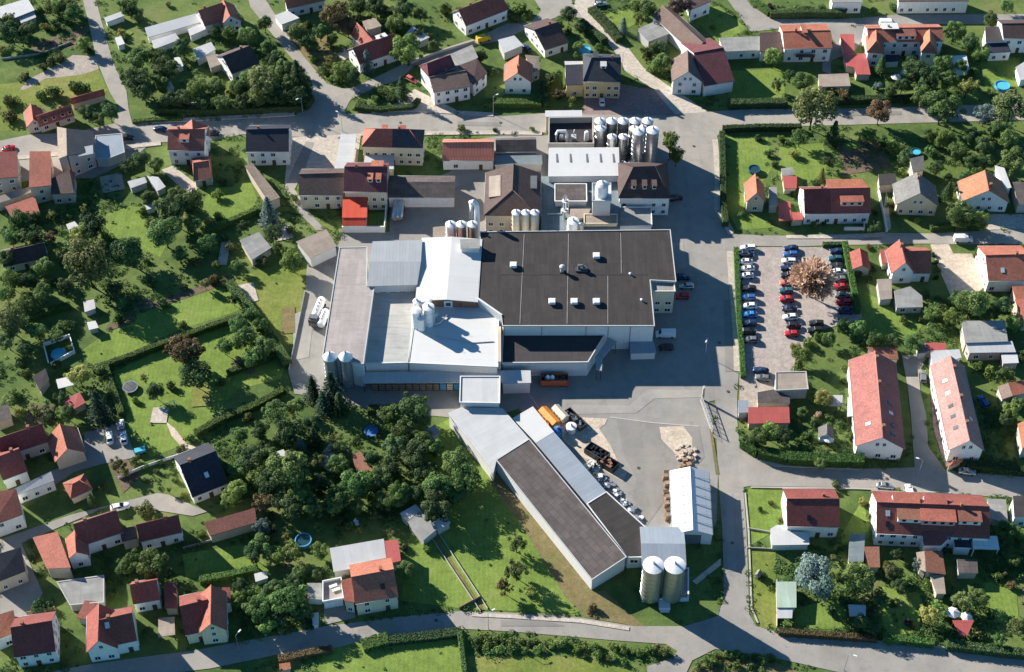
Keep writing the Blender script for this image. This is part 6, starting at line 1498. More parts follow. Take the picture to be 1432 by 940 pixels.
# sliding gate and its post
q = [G(980, 560), G(996, 606)]; d = q[1] - q[0]; L = d.length; t = root('sliding_gate', tuple(q[0]), math.atan2(d.y, d.x)); b = MB()
for z in (.25, 1.1, 2.2): b.box((L / 2, 0, z), L, .12, .14)
for k in range(7): b.box((k * L / 6, 0, .1), .1, .1, 2.3)
b.build('frame', 'metal_light', t); b = MB()
for k in range(6): b.tube([(k * L / 6, 0, .3), ((k + 1) * L / 6, 0, 2.2)], .04, 4)
b.build('brace', 'dark_metal', t); b = MB(); b.box((0, .4, 0), .5, .5, 5.2); b.box((.2, .4, 5.2), .9, .5, .4); b.build('post', 'wall_concrete', t); b = MB(); b.box((L / 2, 0, 0), L, .5, .12); b.build('rail', 'kerb_stone', t)
tag(t, 'pale sliding gate with a tall post at the yard entrance', 'gate')
ground('verge', [(992, 600), (996, 602), (1006, 664), (1001, 664)], 'dry_grass')


# ------------------------------------------------------------------ lamps, pools, parasols, play things
def lamp(label, px, py, h=7):
    p = G(px, py); t = root('street_lamp', (p.x, p.y, 0), rnd.uniform(0, 6)); mb = MB(); mb.tube([(0, 0, 0), (0, 0, h)], .09, 7, r1=.06); mb.tube([(0, 0, h), (.5, 0, h + .3), (1.2, 0, h + .35)], .05, 6); mb.build('pole', 'silver', t)
    mb = MB(); mb.box((1.4, 0, h + .27), .8, .3, .16); mb.build('lamp_head', 'enamel', t); tag(t, label, 'street lamp', 'street lamps')


for l, x, y in (('street lamp at the northern junction beside the pale yard', 479, 184), ('street lamp by the pavement near the hedge corner', 424, 162), ('street lamp on the main road before the white corner inn', 690, 160), ('street lamp at the mouth of the paved lane', 870, 98),
                ('street lamp at the corner of the factory yard', 986, 498), ('street lamp where the right-hand lane meets the street', 1283, 668), ('street lamp at the lower road bend', 1003, 871), ('street lamp on the lower road beside the garden path', 683, 880), ('street lamp in front of the brown-red house by the lower road', 335, 912), ('street lamp beside the narrow lower right road', 1180, 938)): lamp(l, x, y)


def pool(label, px, py, rp, h=1.1, wall='sky_blue', water='pool_water', name='round_pool', cat='pool', asp=1):
    r = rp * mpp(py); p = G(px, py, h); t = root(name, (p.x, p.y, 0)); mb = MB(); mb.lathe([(r, 0), (r, h), (r + .12, h + .02), (r + .12, h + .1), (r - .12, h + .1), (r - .12, h - .3)], 32); mb.build('pool_wall', wall, t)
    mb = MB(); mb.poly([((r - .1) * math.cos(k * .2094), (r - .1) * math.sin(k * .2094), h - .14) for k in range(30)]); mb.build('water', water, t); FOOT.append([(p.x + r * math.cos(k), p.y + r * math.sin(k)) for k in range(6)]); tag(t, label, cat)


pool('blue round pool beside the dark brown bungalow', 817, 69, 9); pool('blue round pool on the lawn at the top right', 1402, 119, 10); pool('dark round pool in the garden behind the beige gable house', 1055, 236, 8, wall='teal', water='pond_water')
pool('turquoise pool inside the white-walled enclosure', 82, 495, 10, .5); pool('blue-rimmed pool with greenish water in the orchard', 424, 755, 11, water='pond_water'); pool('round pool under a blue cover in the dark garden', 519, 603, 9, .6, 'net_blue', 'net_blue'); pool('small turquoise-topped round tank in the garden strip', 1281, 212, 7, 1.0, 'teal')
strip('enclosure_wall', [(68, 508), (62, 484), (98, 472), (105, 494), (72, 512)], .35, 1.3, 'wall_white', 'white wall enclosing the turquoise pool', 'wall')
b = MB(); p = G(182, 541, .8); t = root('trampoline', (p.x, p.y, 0)); b.lathe([(2.0, .8), (1.7, .83), (0, .82)], 28); b.build('mat', 'dark_metal', t); b = MB(); b.lathe([(1.75, .86), (2.05, .86), (2.05, .78)], 28)
for k in range(8): b.tube([(2 * math.cos(k * .785), 2 * math.sin(k * .785), 0), (2 * math.cos(k * .785), 2 * math.sin(k * .785), 2.0)], .04, 5)
b.build('frame', 'silver', t); tag(t, 'round dark trampoline on the lawn beside the narrow hedge', 'trampoline')
p = G(236, 572); t = root('swing_set', (p.x, p.y, 0), .5); b = MB()
for x in (-1.8, 1.8):
    for y in (-1, 1): b.tube([(x, y, 0), (x, 0, 2.4)], .07, 6)
b.tube([(-2, 0, 2.4), (2, 0, 2.4)], .07, 6); b.build('frame', 'sky_blue', t)
for x in (-.8, .8):
    b = MB(); b.box((x, 0, .5), .5, .25, .06); b.tube([(x - .2, 0, .5), (x - .2, 0, 2.4)], .02, 4); b.tube([(x + .2, 0, .5), (x + .2, 0, 2.4)], .02, 4); b.build('swing', 'dark_wood', t)
tag(t, 'pale blue swing set in the shaded play corner', 'swing set')
p = G(196, 631, .6); t = root('market_cart', (p.x, p.y, 0), .35); b = MB(); b.box((0, 0, .5), 2.6, 1.3, .8); b.build('body', 'sky_blue', t); b = MB(); b.box((0, 0, 1.32), 2.7, 1.4, .07); b.build('lid', 'pool_water', t)
for x in (-.9, .9):
    for y in (-.6, .6): link('wheel', CAR[3], t, (x, y, .3))
tag(t, 'small turquoise trailer with lid on the shaded lawn', 'trailer')


def parasol(label, px, py, r, m):
    p = G(px, py, 2.3); t = root('parasol', (p.x, p.y, 0)); mb = MB()
    for k in range(8):
        a, c = k * math.pi / 4, (k + 1) * math.pi / 4; mb.poly([(r * math.cos(a), r * math.sin(a), 2.1), (r * math.cos(c), r * math.sin(c), 2.1), (0, 0, 2.75)]); mb.poly([(r * math.cos(a), r * math.sin(a), 2.1), (0, 0, 2.7), (r * math.cos(c), r * math.sin(c), 2.1)])
    mb.build('canopy', m, t); mb = MB(); mb.tube([(0, 0, 0), (0, 0, 2.8)], .035, 6); mb.build('pole', 'silver', t); mb = MB(); mb.lathe([(.35, 0), (.35, .12), (0, .14)], 10); mb.build('foot', 'dark_metal', t); tag(t, label, 'parasol', 'parasols')


parasol('left white parasol in the lower right garden', 1333, 856, 1.6, 'fabric_white'); parasol('right white parasol in the lower right garden', 1352, 862, 1.4, 'fabric_white'); parasol('pale parasol beside the tiny dark garden cottage', 1159, 613, 1.4, 'fabric_white'); parasol('red parasol in the garden near the pale blue-grey roof', 404, 782, 1.0, 'pale_red'); parasol('pale pavilion parasol in the dark garden of the orange winged house', 1253, 107, 1.6, 'fabric_white')
BL('red sloping awning| beside the two white parasols', [(1333, 868, 2.6), (1361, 868, 2.6), (1352, 889, 2.0), (1344, 889, 2.0)], 'metal_red', 'dark_wood', open_=True, name='awning', cat='awning')
for i, (x, y) in enumerate(((270, 149), (276, 148.5), (283, 148))):
    p = G(x, y); t = root('white_board', (p.x, p.y, 0), .1); b = MB(); b.box((0, 0, .6), 1.0, .12, 1.0); b.build('panel', 'enamel', t); b = MB(); b.box((-.4, 0, 0), .08, .08, .6); b.box((.4, 0, 0), .08, .08, .6); b.build('leg', 'dark_metal', t); tag(t, ('left', 'middle', 'right')[i] + ' white board standing at the roadside hedge', 'board', 'white boards at the roadside')
for i, (x, y) in enumerate(((470, 825), (466, 820))):
    p = G(x, y, 3.1); t = root('sun_lounger', (p.x, p.y, 3.02), .4); b = MB(); b.box((0, 0, .3), 1.9, .7, .12); b.build('seat', 'enamel', t); b = MB()
    for sx in (-.8, .8):
        for sy in (-.28, .28): b.box((sx, sy, 0), .06, .06, .3)
    b.build('leg', 'enamel', t); tag(t, ('nearer', 'farther')[i] + ' white lounger on the pinkish roof terrace', 'lounger')
for i, (x, y) in enumerate(((498, 729), (499, 732.5))):
    p = G(x, y, .5); t = root('garden_chair', (p.x, p.y, 0), 1.0 + i); b = MB(); b.box((0, 0, .4), .9, .9, .08); b.box((0, .42, .48), .9, .07, .6); b.build('seat', 'enamel', t); b = MB()
    for sx in (-.4, .4):
        for sy in (-.4, .4): b.box((sx, sy, 0), .06, .06, .4)
    b.build('leg', 'enamel', t); tag(t, ('farther', 'nearer')[i] + ' white garden chair on the lawn behind the pale blue-grey roof', 'garden chair')
# fences
for l, pts, h, m in (('long low pale edging fence at the left edge of the garden path', [(603, 752), (672, 856)], .55, 'kerb_stone'), ('low pale edging fence at the right edge of the garden path', [(613, 746), (682, 852)], .55, 'kerb_stone'), ('cross fence at the lower end of the garden path', [(642, 852), (672, 836)], .9, 'wood'),
                     ('white picket fence along the vegetable bed in the south-west', [(166, 670), (200, 655), (268, 632)], 1.0, 'wall_white'), ('dark fence along the bottom right gardens', [(1086, 885), (1160, 892)], 1.1, 'dark_wood'), ('low stone wall of the north-eastern garden', [(664, 60), (610, 76), (575, 90)], 1.0, 'wall_concrete'),
                     ('pale wall along the factory street garden', [(1086, 812), (1086, 878)], .9, 'wall_beige'), ('beige wall between the lawns beside the street', [(1045, 767), (1082, 769)], .6, 'wall_beige'), ('pale wall across the meadow corner', [(2, 84), (60, 76), (100, 60)], .7, 'wall_concrete'),
                     ('wire-grey fence on the meadow west of the factory', [(427, 408), (415, 468), (404, 519)], .8, 'metal_grey'), ('white wall beside the blackish-roofed house', [(1046, 740), (1078, 745)], .6, 'wall_beige'), ('wooden fence behind the tall white house at the lower left', [(38, 860), (78, 852)], 1.3, 'wood'), ('pale wall below the brown-red house', [(256, 768), (300, 756), (340, 742)], .8, 'wall_concrete')):
    strip('fence' if 'fence' in l else 'garden_wall', pts, .12, h, m, l, 'fence' if 'fence' in l else 'wall')
# ------------------------------------------------------------------ beds and patios where nothing is built
nb = 0
for c, a, w, h, mm in BEDS:
    q = [(c.x + x * math.cos(a) - y * math.sin(a), c.y + x * math.sin(a) + y * math.cos(a)) for x, y in ((-w, -h), (w, -h), (w, h), (-w, h))]
    if any(inside(v, f) for f in FOOT for v in q + [(c.x, c.y)]): continue
    if any(inside(v, q) for f in FOOT for v in f): continue
    b = MB(); n = 3 if mm == 'soil' and h > 3 else 1
    for i in range(n):
        x0, x1 = -w + 2 * w * i / n, -w + 2 * w * ((i + .8) / n if n > 1 else 1)
        b.poly([(c.x + x * math.cos(a) - y * math.sin(a), c.y + x * math.sin(a) + y * math.cos(a), LEVEL[0]) for x, y in ((x0, -h), (x1, -h), (x1, h), (x0, h))])
    LEVEL[0] += .002; o = b.build('garden_bed' if mm == 'soil' else ('patio' if mm in ('paving', 'gravel') else 'lawn_patch'), mm); o['kind'] = 'structure'; nb += 1
print('beds', nb, 'level', LEVEL[0])
# ------------------------------------------------------------------ hedges
for l, pts, w, h, lf in (
    ('tall dark hedge enclosing the lawns along the factory street', [(1014, 318), (1011, 285), (1010, 240), (1009, 190)], 1.6, 2.2, 'dark'), ('long dark hedge along the main road before the north-eastern gardens', [(1010, 184), (1060, 182), (1120, 182)], 1.6, 2, 'dark'),
    ('sunny clipped hedge between the factory street and the parked cars', [(1029, 350), (1031, 400), (1033, 450), (1037, 495), (1039, 530)], 1.3, 1.5, 'hedge'), ('straight clipped light hedge at the east edge of the parking lot', [(1180, 344), (1190, 395), (1199, 440)], 1.5, 2.2, 'hedge'),
    ('hedge along the back edge of the parking lot', [(1150, 345), (1182, 345)], 1.2, 1.5, 'dark'), ('long curved hedge along the right-hand street', [(1038, 622), (1060, 637), (1100, 646), (1150, 649), (1206, 650)], 2.6, 2.8, 'hedge'),
    ('brown beech hedge along the lower street', [(1088, 886), (1140, 890), (1225, 896)], 1.3, 1.5, 'hedge_brown'), ('green clipped hedge beside the brown one on the lower street', [(1233, 895), (1305, 903)], 1.6, 1.8, 'hedge'),
    ('green hedge in front of the small white gable house', [(676, 147), (757, 148)], 2.6, 1.8, 'hedge'), ('long dark hedge west of the northern junction', [(222, 156), (280, 158), (350, 156), (425, 153), (434, 140)], 3.0, 2.4, 'dark'),
    ('low hedge on the traffic island', [(497, 152), (530, 156), (578, 152), (586, 142)], 1.6, 1.4, 'dark'), ('dark hedge along the paved lane', [(826, 16), (845, 35), (866, 60)], 2.4, 2.0, 'dark'), ('hedge along the left side of the paved lane', [(812, 35), (830, 50), (845, 62)], 2.6, 2.2, 'dark'),
    ('long dark hedge below the top right lane', [(1076, 24), (1130, 22), (1182, 23)], 1.8, 2.2, 'dark'), ('hedge on the slope at the top right lane', [(1052, 2), (1076, 22)], 2, 1.8, 'hedge'), ('dark hedge at the road below the northern lawn', [(1018, 150), (1100, 148)], 2.4, 2.4, 'dark'), ('dark hedge along the road under the olive tree', [(1165, 145), (1230, 142), (1300, 140)], 2, 2, 'dark'),
    ('narrow clipped hedge between trampoline and pool garden', [(148, 516), (158, 545), (171, 582)], 1.6, 1.7, 'hedge'), ('long hedge below the bright west lawn', [(130, 520), (180, 503), (240, 480), (290, 462), (336, 446)], 1.5, 1.8, 'hedge'), ('long diagonal hedge across the lower west lawns', [(274, 610), (310, 590), (360, 570), (398, 548)], 1.7, 1.8, 'hedge'),
    ('hedge between two lawns near the spruces', [(318, 525), (360, 510), (398, 494)], 1.4, 1.6, 'hedge'), ('hedge at the edge of the lawn by the lane', [(288, 328), (325, 312), (362, 296)], 1.5, 1.8, 'hedge'), ('short hedge left of the vegetable bed', [(26, 456), (60, 442), (100, 430)], 1.5, 1.9, 'hedge'),
    ('bushy dark hedge between meadow and west lawns', [(322, 400), (345, 430), (375, 470), (402, 512)], 2.6, 2.2, 'mid'), ('hedge along the white garden of the dark red house', [(1102, 690), (1130, 689), (1170, 689)], .9, 1, 'hedge'),
    ('light hedge along the factory front hedge-bank', [(515, 576), (540, 577), (560, 576)], 2, 2, 'mid'), ('clipped hedge by the bottom lawn', [(507, 906), (530, 898), (543, 896)], 3.0, 1.4, 'hedge'),
    ('long dark hedge below the road opposite the cream house', [(545, 898), (600, 892), (645, 886)], 2.2, 1.3, 'dark'), ('thin hedge between bottom lawn and field', [(643, 888), (647, 920), (650, 945)], 1.0, 1.6, 'mid'), ('brown hedge at the bottom left of the lower road', [(390, 925), (430, 916), (465, 910)], 1.6, 1.4, 'hedge_brown'),
    ('dark hedge round the lawn above the lower red houses', [(280, 815), (320, 808), (362, 798)], 1.6, 1.8, 'hedge'), ('dark hedge behind the small white gable house', [(760, 118), (764, 150)], 2, 1.8, 'mid'), ('roadside bank hedge before the light lane', [(186, 172), (220, 169), (256, 168)], 1.4, 1.0, 'hedge'), ('hedge in front of the houses at the lower lane bend', [(1380, 300), (1340, 316), (1300, 322)], 1.5, 1.6, 'mid'),
    ('dark hedge along the right-hand street below the pink row house', [(1345, 652), (1400, 658), (1432, 662)], 2.0, 1.6, 'dark'), ('hedge by the lower right gardens', [(1322, 905), (1380, 912), (1432, 918)], 2, 2, 'dark')):
    hedge(l, pts, w, h, lf)
# ------------------------------------------------------------------ trees: crown middle and radius as seen
TR = [  # north-west
 (15, 45, 15, 'dark'), (12, 28, 12, 'mid'), (40, 40, 10, 'dark'), (84, 12, 12, 'mid'), (102, 17, 14, 'mid'), (180, 10, 13, 'mid'), (193, 20, 10, 'olive'), (194, 82, 16, 'mid'), (189, 112, 18, 'dark'), (217, 78, 13, 'mid'), (230, 96, 16, 'dark'), (255, 66, 12, 'dark'), (201, 126, 15, 'dark'), (226, 112, 12, 'mid'), (319, 46, 12, 'mid'), (345, 50, 13, 'mid'), (303, 43, 9, 'dark'), (330, 28, 9, 'dark'),
 (276, 126, 14, 'light'), (301, 122, 13, 'mid'), (332, 124, 14, 'mid'), (352, 112, 16, 'mid'), (255, 138, 13, 'dark'), (237, 140, 12, 'dark'), (340, 143, 12, 'dark'), (310, 144, 12, 'mid'), (283, 143, 10, 'dark'), (153, 156, 13, 'dark'), (121, 157, 12, 'dark'), (138, 167, 10, 'mid'), (196, 222, 13, 'dark'), (220, 231, 10, 'mid'), (180, 232, 10, 'dark'), (78, 128, 13, 'mid', 'bush'), (103, 119, 11, 'mid', 'bush'), (60, 132, 10, 'light', 'bush'), (118, 124, 9, 'dark', 'bush'), (15, 140, 12, 'olive', 'bush'), (12, 164, 12, 'olive', 'bush'), (59, 93, 8, 'olive', 'bush'), (84, 80, 9, 'olive', 'bush'), (70, 86, 8, 'olive', 'bush'), (33, 106, 9, 'olive', 'bush'),
 # north
 (470, 20, 22, 'brown'), (486, 36, 14, 'brown'), (447, 44, 12, 'mid'), (416, 44, 15, 'olive'), (432, 58, 12, 'mid'), (503, 8, 12, 'dark'), (526, 8, 14, 'dark'), (562, 14, 14, 'dark'), (588, 20, 10, 'mid'), (623, 12, 8, 'light'), (554, 32, 12, 'mid'), (540, 18, 11, 'dark'), (570, 69, 20, 'light'), (606, 64, 8, 'mid'), (513, 88, 11, 'blue', 'conifer'), (478, 97, 12, 'light'), (494, 106, 11, 'dark'), (461, 88, 10, 'yellow', 'loose'), (472, 112, 8, 'light', 'bush'), (455, 100, 9, 'mid', 'bush'), (440, 82, 8, 'light', 'bush'),
 (370, 33, 12, 'mid'), (376, 66, 11, 'mid'), (386, 82, 12, 'dark'), (366, 116, 22, 'olive'), (396, 99, 14, 'mid'), (416, 110, 16, 'dark', 'conifer'), (388, 136, 14, 'dark'), (414, 134, 14, 'dark'), (408, 118, 14, 'dark'), (362, 140, 12, 'mid'), (534, 132, 8, 'mid', 'bush'), (562, 126, 12, 'dark', 'conifer'), (524, 138, 7, 'light', 'bush'), (546, 138, 9, 'dark', 'bush'), (644, 180, 7, 'olive', 'bush'), (693, 181, 4.5, 'dark', 'bush'), (744, 180, 5, 'light', 'bush'), (672, 78, 9, 'dark'), (690, 100, 9, 'mid', 'bush'),
 (706, 10, 11, 'light', 'bush'), (726, 12, 13, 'light', 'bush'), (738, 20, 9, 'mid', 'bush'), (718, 24, 9, 'olive', 'bush'), (796, 20, 12, 'dark'), (810, 38, 9, 'dark'), (840, 67, 9, 'mid', 'bush'), (808, 78, 8, 'mid', 'bush'), (904, 12, 15, 'mid'), (889, 9, 10, 'light'), (872, 38, 8, 'blue', 'conifer'), (893, 27, 9, 'olive', 'loose'), (905, 74, 13, 'light', 'loose'), (925, 88, 14, 'mid'), (922, 70, 12, 'dark'), (912, 97, 9, 'light', 'bush'), (934, 104, 9, 'mid', 'bush'), (945, 12, 13, 'plum'), (957, 8, 11, 'plum'),
 (770, 112, 11, 'olive', 'loose'), (760, 137, 9, 'olive', 'bush'), (799, 139, 7, 'yellow', 'bush'), (779, 106, 8, 'mid'), (780, 132, 9, 'brown', 'loose'), (997, 38, 5, 'mid', 'bush'),
 # north-east
 (1081, 80, 13, 'light'), (1078, 9, 7, 'plum', 'bush'), (1130, 12, 7, 'dark', 'bush'), (1150, 10, 8, 'mid', 'bush'), (1138, 150, 29, 'olive'), (1166, 188, 12, 'dark', 'conifer'), (1123, 115, 15, 'mid'), (1088, 117, 10, 'olive', 'loose'), (1105, 105, 9, 'dark'), (1178, 131, 10, 'brown', 'loose'), (1163, 128, 9, 'olive', 'bush'), (1231, 156, 17, 'brown'), (1319, 148, 24, 'mid'), (1291, 134, 14, 'mid'), (1232, 94, 10, 'mid', 'conifer'), (1279, 96, 18, 'dark'), (1319, 91, 17, 'mid'), (1298, 108, 17, 'dark'), (1327, 113, 14, 'mid'), (1354, 118, 17, 'yellow', 'loose'), (1335, 44, 15, 'mid'), (1357, 60, 13, 'dark'), (1373, 75, 11, 'light'), (1385, 27, 11, 'mid'), (1415, 150, 24, 'olive'), (1378, 160, 15, 'blue'), (1397, 181, 14, 'dark'), (1322, 193, 13, 'light'), (1341, 212, 14, 'mid'), (1418, 226, 18, 'mid'), (1377, 205, 13, 'dark'), (1358, 190, 12, 'dark'), (1119, 192, 12, 'mid'), (1092, 193, 7, 'light', 'bush'), (1215, 190, 13, 'light'), (1248, 206, 13, 'light', 'bush'), (1232, 198, 10, 'mid', 'bush'), (1226, 121, 9, 'blue', 'bush'), (1250, 8, 9, 'mid', 'bush'), (1407, 8, 9, 'mid'), (1223, 16, 7, 'mid', 'bush'), (1262, 120, 12, 'dark'), (1245, 128, 9, 'dark'), (1345, 92, 9, 'mid'), (1385, 128, 8, 'light', 'bush'), (1265, 222, 10, 'dark'), (1300, 212, 10, 'mid', 'bush'), (1110, 215, 8, 'yellow', 'bush'), (1075, 215, 7, 'mid', 'bush'), (1062, 193, 7, 'mid', 'bush'), (1158, 224, 9, 'olive', 'loose'), (1410, 195, 14, 'mid'), (1360, 226, 12, 'mid'),
 # west gardens
 (26, 308, 18, 'mid'), (15, 332, 14, 'mid'), (43, 330, 14, 'dark'), (51, 302, 8, 'dark'), (89, 276, 6, 'light', 'bush'), (130, 314, 18, 'dark'), (112, 328, 12, 'yellow'), (70, 332, 11, 'brown', 'loose'), (97, 301, 7, 'light', 'bush'), (120, 366, 36, 'olive'), (177, 350, 20, 'dark'), (230, 324, 22, 'mid'), (240, 292, 23, 'dark'), (266, 284, 17, 'mid'), (246, 271, 11, 'mid'), (270, 314, 14, 'mid'), (209, 277, 11, 'dark'), (197, 295, 9, 'light', 'bush'), (289, 340, 14, 'mid'), (296, 312, 11, 'yellow', 'bush'), (305, 273, 10, 'light', 'bush'), (311, 255, 7, 'mid', 'bush'), (61, 374, 13, 'mid'), (38, 392, 13, 'dark'), (15, 391, 14, 'light'), (8, 412, 11, 'mid'), (14, 447, 22, 'olive'), (51, 463, 12, 'mid'), (84, 457, 12, 'mid', 'bush'), (100, 453, 9, 'dark', 'bush'), (340, 316, 9, 'dark'), (322, 345, 9, 'olive', 'bush'), (296, 391, 11, 'brown', 'bush'), (230, 424, 10, 'mid', 'bush'), (168, 447, 9, 'mid', 'bush'), (255, 455, 7, 'mid', 'bush'), (334, 456, 14, 'mid'), (352, 440, 11, 'mid'), (315, 395, 8, 'light', 'bush'), (330, 372, 9, 'mid'), (376, 300, 16, 'blue', 'conifer'), (381, 328, 13, 'dark'), (409, 364, 17, 'light'), (365, 366, 10, 'olive', 'bush'), (411, 276, 8, 'mid', 'bush'), (408, 320, 8, 'olive', 'bush'), (388, 348, 8, 'mid'), (72, 300, 10, 'olive', 'bush'), (150, 330, 10, 'light', 'bush'), (160, 405, 12, 'dark'), (60, 410, 14, 'mid'), (35, 425, 11, 'mid'), (90, 400, 12, 'dark'), (210, 310, 9, 'olive', 'bush'), (250, 355, 12, 'mid'), (275, 365, 10, 'olive', 'bush'), (210, 395, 9, 'mid', 'bush'), (10, 362, 13, 'dark'),
 (255, 490, 25, 'brown'), (271, 524, 19, 'dark'), (313, 484, 12, 'mid'), (111, 526, 16, 'yellow'), (138, 572, 19, 'conifer', 'conifer'), (69, 585, 13, 'dark'), (95, 578, 12, 'dark'), (202, 528, 8, 'yellow', 'loose'), (217, 547, 12, 'dark'), (342, 474, 16, 'mid'), (10, 476, 14, 'dark'), (35, 488, 13, 'dark'), (78, 470, 10, 'mid'), (334, 608, 13, 'mid'), (350, 640, 17, 'dark'), (268, 611, 8, 'mid', 'bush'), (332, 658, 12, 'mid'), (332, 686, 16, 'light'), (309, 534, 9, 'mid', 'bush'), (245, 671, 6, 'light', 'bush'), (164, 650, 11, 'olive', 'loose'), (175, 660, 9, 'yellow', 'loose'), (18, 549, 10, 'light', 'bush'), (128, 700, 8, 'dark', 'conifer'), (277, 633, 7, 'light', 'bush'), (120, 596, 9, 'mid', 'bush'), (88, 556, 9, 'dark'), (50, 575, 9, 'light', 'bush'), (365, 455, 12, 'mid'), (352, 500, 13, 'mid'), (368, 488, 16, 'mid'), (150, 615, 6, 'mid', 'bush'), (190, 560, 7, 'light', 'bush'), (240, 540, 9, 'mid', 'bush'), (30, 508, 9, 'mid', 'bush'), (345, 585, 9, 'olive', 'bush'),
 # orchard
 (437, 546, 14, 'conifer', 'conifer'), (464, 546, 19, 'conifer', 'conifer'), (452, 566, 14, 'conifer', 'conifer'), (475, 566, 13, 'dark', 'conifer'), (414, 568, 12, 'mid'), (386, 578, 18, 'mid'), (402, 603, 21, 'dark'), (434, 595, 13, 'dark'), (439, 614, 12, 'dark', 'conifer'), (465, 611, 13, 'olive', 'loose'), (475, 627, 12, 'mid'), (578, 573, 23, 'mid'), (540, 581, 14, 'mid'), (561, 604, 17, 'mid'), (588, 614, 15, 'light'), (553, 627, 18, 'dark'), (581, 637, 21, 'dark'), (606, 624, 13, 'mid'), (638, 647, 20, 'mid'), (650, 670, 20, 'mid'), (612, 681, 21, 'mid'), (401, 660, 30, 'mid'), (414, 634, 12, 'mid'), (376, 674, 19, 'dark'), (420, 691, 18, 'mid'), (493, 678, 21, 'mid'), (513, 672, 15, 'light'), (472, 650, 13, 'mid'), (559, 688, 17, 'light'), (447, 675, 16, 'dark'), (476, 695, 16, 'mid'), (531, 668, 15, 'dark'), (376, 640, 15, 'mid'), (444, 645, 11, 'olive'), (368, 626, 10, 'dark'), (545, 655, 15, 'dark'), (365, 600, 12, 'dark'), (420, 625, 10, 'blue', 'conifer'), (498, 618, 10, 'mid'), (520, 640, 11, 'dark'), (595, 660, 17, 'dark'), (635, 690, 14, 'dark'), (500, 708, 11, 'mid'), (540, 700, 13, 'mid'), (585, 690, 14, 'dark'), (396, 700, 15, 'dark'), (438, 710, 15, 'mid'),
 (366, 702, 16, 'brown', 'loose'), (366, 736, 12, 'blue'), (412, 708, 16, 'dark'), (468, 703, 17, 'mid'), (525, 720, 9, 'olive', 'bush'), (611, 707, 22, 'dark'), (558, 697, 13, 'mid'), (568, 797, 13, 'mid'), (563, 766, 8, 'dark', 'bush'), (596, 766, 8, 'light', 'bush'), (706, 820, 14, 'brown', 'loose'), (722, 760, 15, 'olive', 'loose'), (722, 795, 17, 'olive', 'loose'), (743, 828, 10, 'yellow', 'loose'), (828, 851, 9, 'brown', 'bush'), (366, 764, 16, 'mid'), (385, 776, 13, 'light'), (407, 772, 12, 'light'), (446, 770, 11, 'light'), (401, 840, 25, 'mid'), (362, 850, 17, 'mid'), (374, 876, 12, 'light'), (393, 866, 12, 'dark'), (443, 804, 8, 'dark'), (425, 855, 14, 'dark'), (410, 815, 13, 'dark'), (383, 825, 14, 'dark'), (395, 880, 9, 'yellow', 'bush'), (418, 800, 10, 'mid'),
 (181, 788, 17, 'mid'), (211, 789, 21, 'mid'), (199, 712, 15, 'olive', 'bush'), (58, 848, 15, 'dark', 'bush'), (356, 772, 15, 'dark'), (350, 852, 13, 'mid'), (335, 820, 12, 'dark'), (279, 746, 8, 'light', 'bush'), (324, 696, 13, 'light'), (332, 840, 11, 'light'), (255, 880, 7, 'dark', 'bush'), (345, 830, 11, 'mid'), (160, 830, 8, 'light', 'bush'),
 # east
 (1122, 497, 13, 'light'), (1130, 478, 10, 'light', 'bush'), (1118, 513, 10, 'light', 'bush'), (1112, 485, 9, 'yellow', 'bush'), (1151, 557, 12, 'yellow'), (1077, 604, 13, 'light'), (1061, 611, 13, 'mid'), (1095, 609, 13, 'dark'), (1159, 474, 10, 'mid'), (1145, 470, 9, 'light', 'bush'), (1181, 516, 6, 'light', 'bush'), (1181, 533, 6, 'light', 'bush'), (1223, 475, 13, 'mid'), (1247, 478, 10, 'dark'), (1277, 480, 13, 'mid'), (1383, 519, 10, 'light', 'bush'), (1407, 524, 12, 'mid'), (1370, 513, 9, 'light', 'bush'), (1413, 575, 13, 'light'), (1424, 566, 10, 'mid'), (1407, 589, 10, 'dark'), (1386, 590, 9, 'dark', 'bush'), (1119, 618, 8, 'light', 'bush'), (1159, 584, 6, 'light', 'bush'), (1143, 580, 6, 'rusty', 'bush'), (1189, 609, 8, 'mid', 'bush'), (1169, 677, 8, 'olive', 'bush'), (1255, 685, 5, 'yellow', 'bush'), (1130, 610, 8, 'mid', 'bush'), (1175, 590, 7, 'mid', 'bush'), (1185, 632, 9, 'mid', 'bush'),
 (1202, 382, 8, 'yellow', 'bush'), (1341, 300, 23, 'mid'), (1370, 307, 12, 'mid'), (1282, 309, 6, 'yellow', 'bush'), (1247, 283, 7, 'light', 'bush'), (1250, 300, 6, 'mid', 'bush'), (1338, 262, 8, 'mid'), (1326, 268, 9, 'dark', 'conifer'), (1149, 246, 7, 'yellow', 'conifer'), (1138, 314, 6, 'yellow', 'bush'), (1152, 313, 5, 'mid', 'bush'), (1359, 424, 22, 'mid'), (1331, 442, 13, 'light'), (1399, 428, 16, 'dark'), (1418, 451, 12, 'light'), (1338, 416, 11, 'mid'), (1265, 449, 8, 'mid', 'bush'), (1303, 438, 10, 'light'), (1199, 460, 13, 'mid'), (1180, 455, 11, 'dark'), (1306, 356, 5, 'dark', 'bush'), (1309, 366, 5, 'dark', 'bush'), (1312, 377, 5, 'mid', 'bush'), (1309, 388, 5, 'dark', 'bush'), (1318, 430, 9, 'mid', 'bush'), (1385, 440, 11, 'mid'), (1222, 375, 6, 'mid', 'bush'), (1218, 390, 6, 'light', 'bush'), (1365, 356, 6, 'light', 'bush'), (1215, 345, 5, 'brown', 'bush'), (1310, 278, 8, 'dark', 'bush'), (1112, 272, 6, 'mid', 'bush'), (1035, 300, 6, 'mid', 'bush'), (1310, 235, 9, 'dark'), (1365, 240, 9, 'mid'), (1380, 225, 10, 'dark'), (1262, 240, 7, 'light', 'bush'),
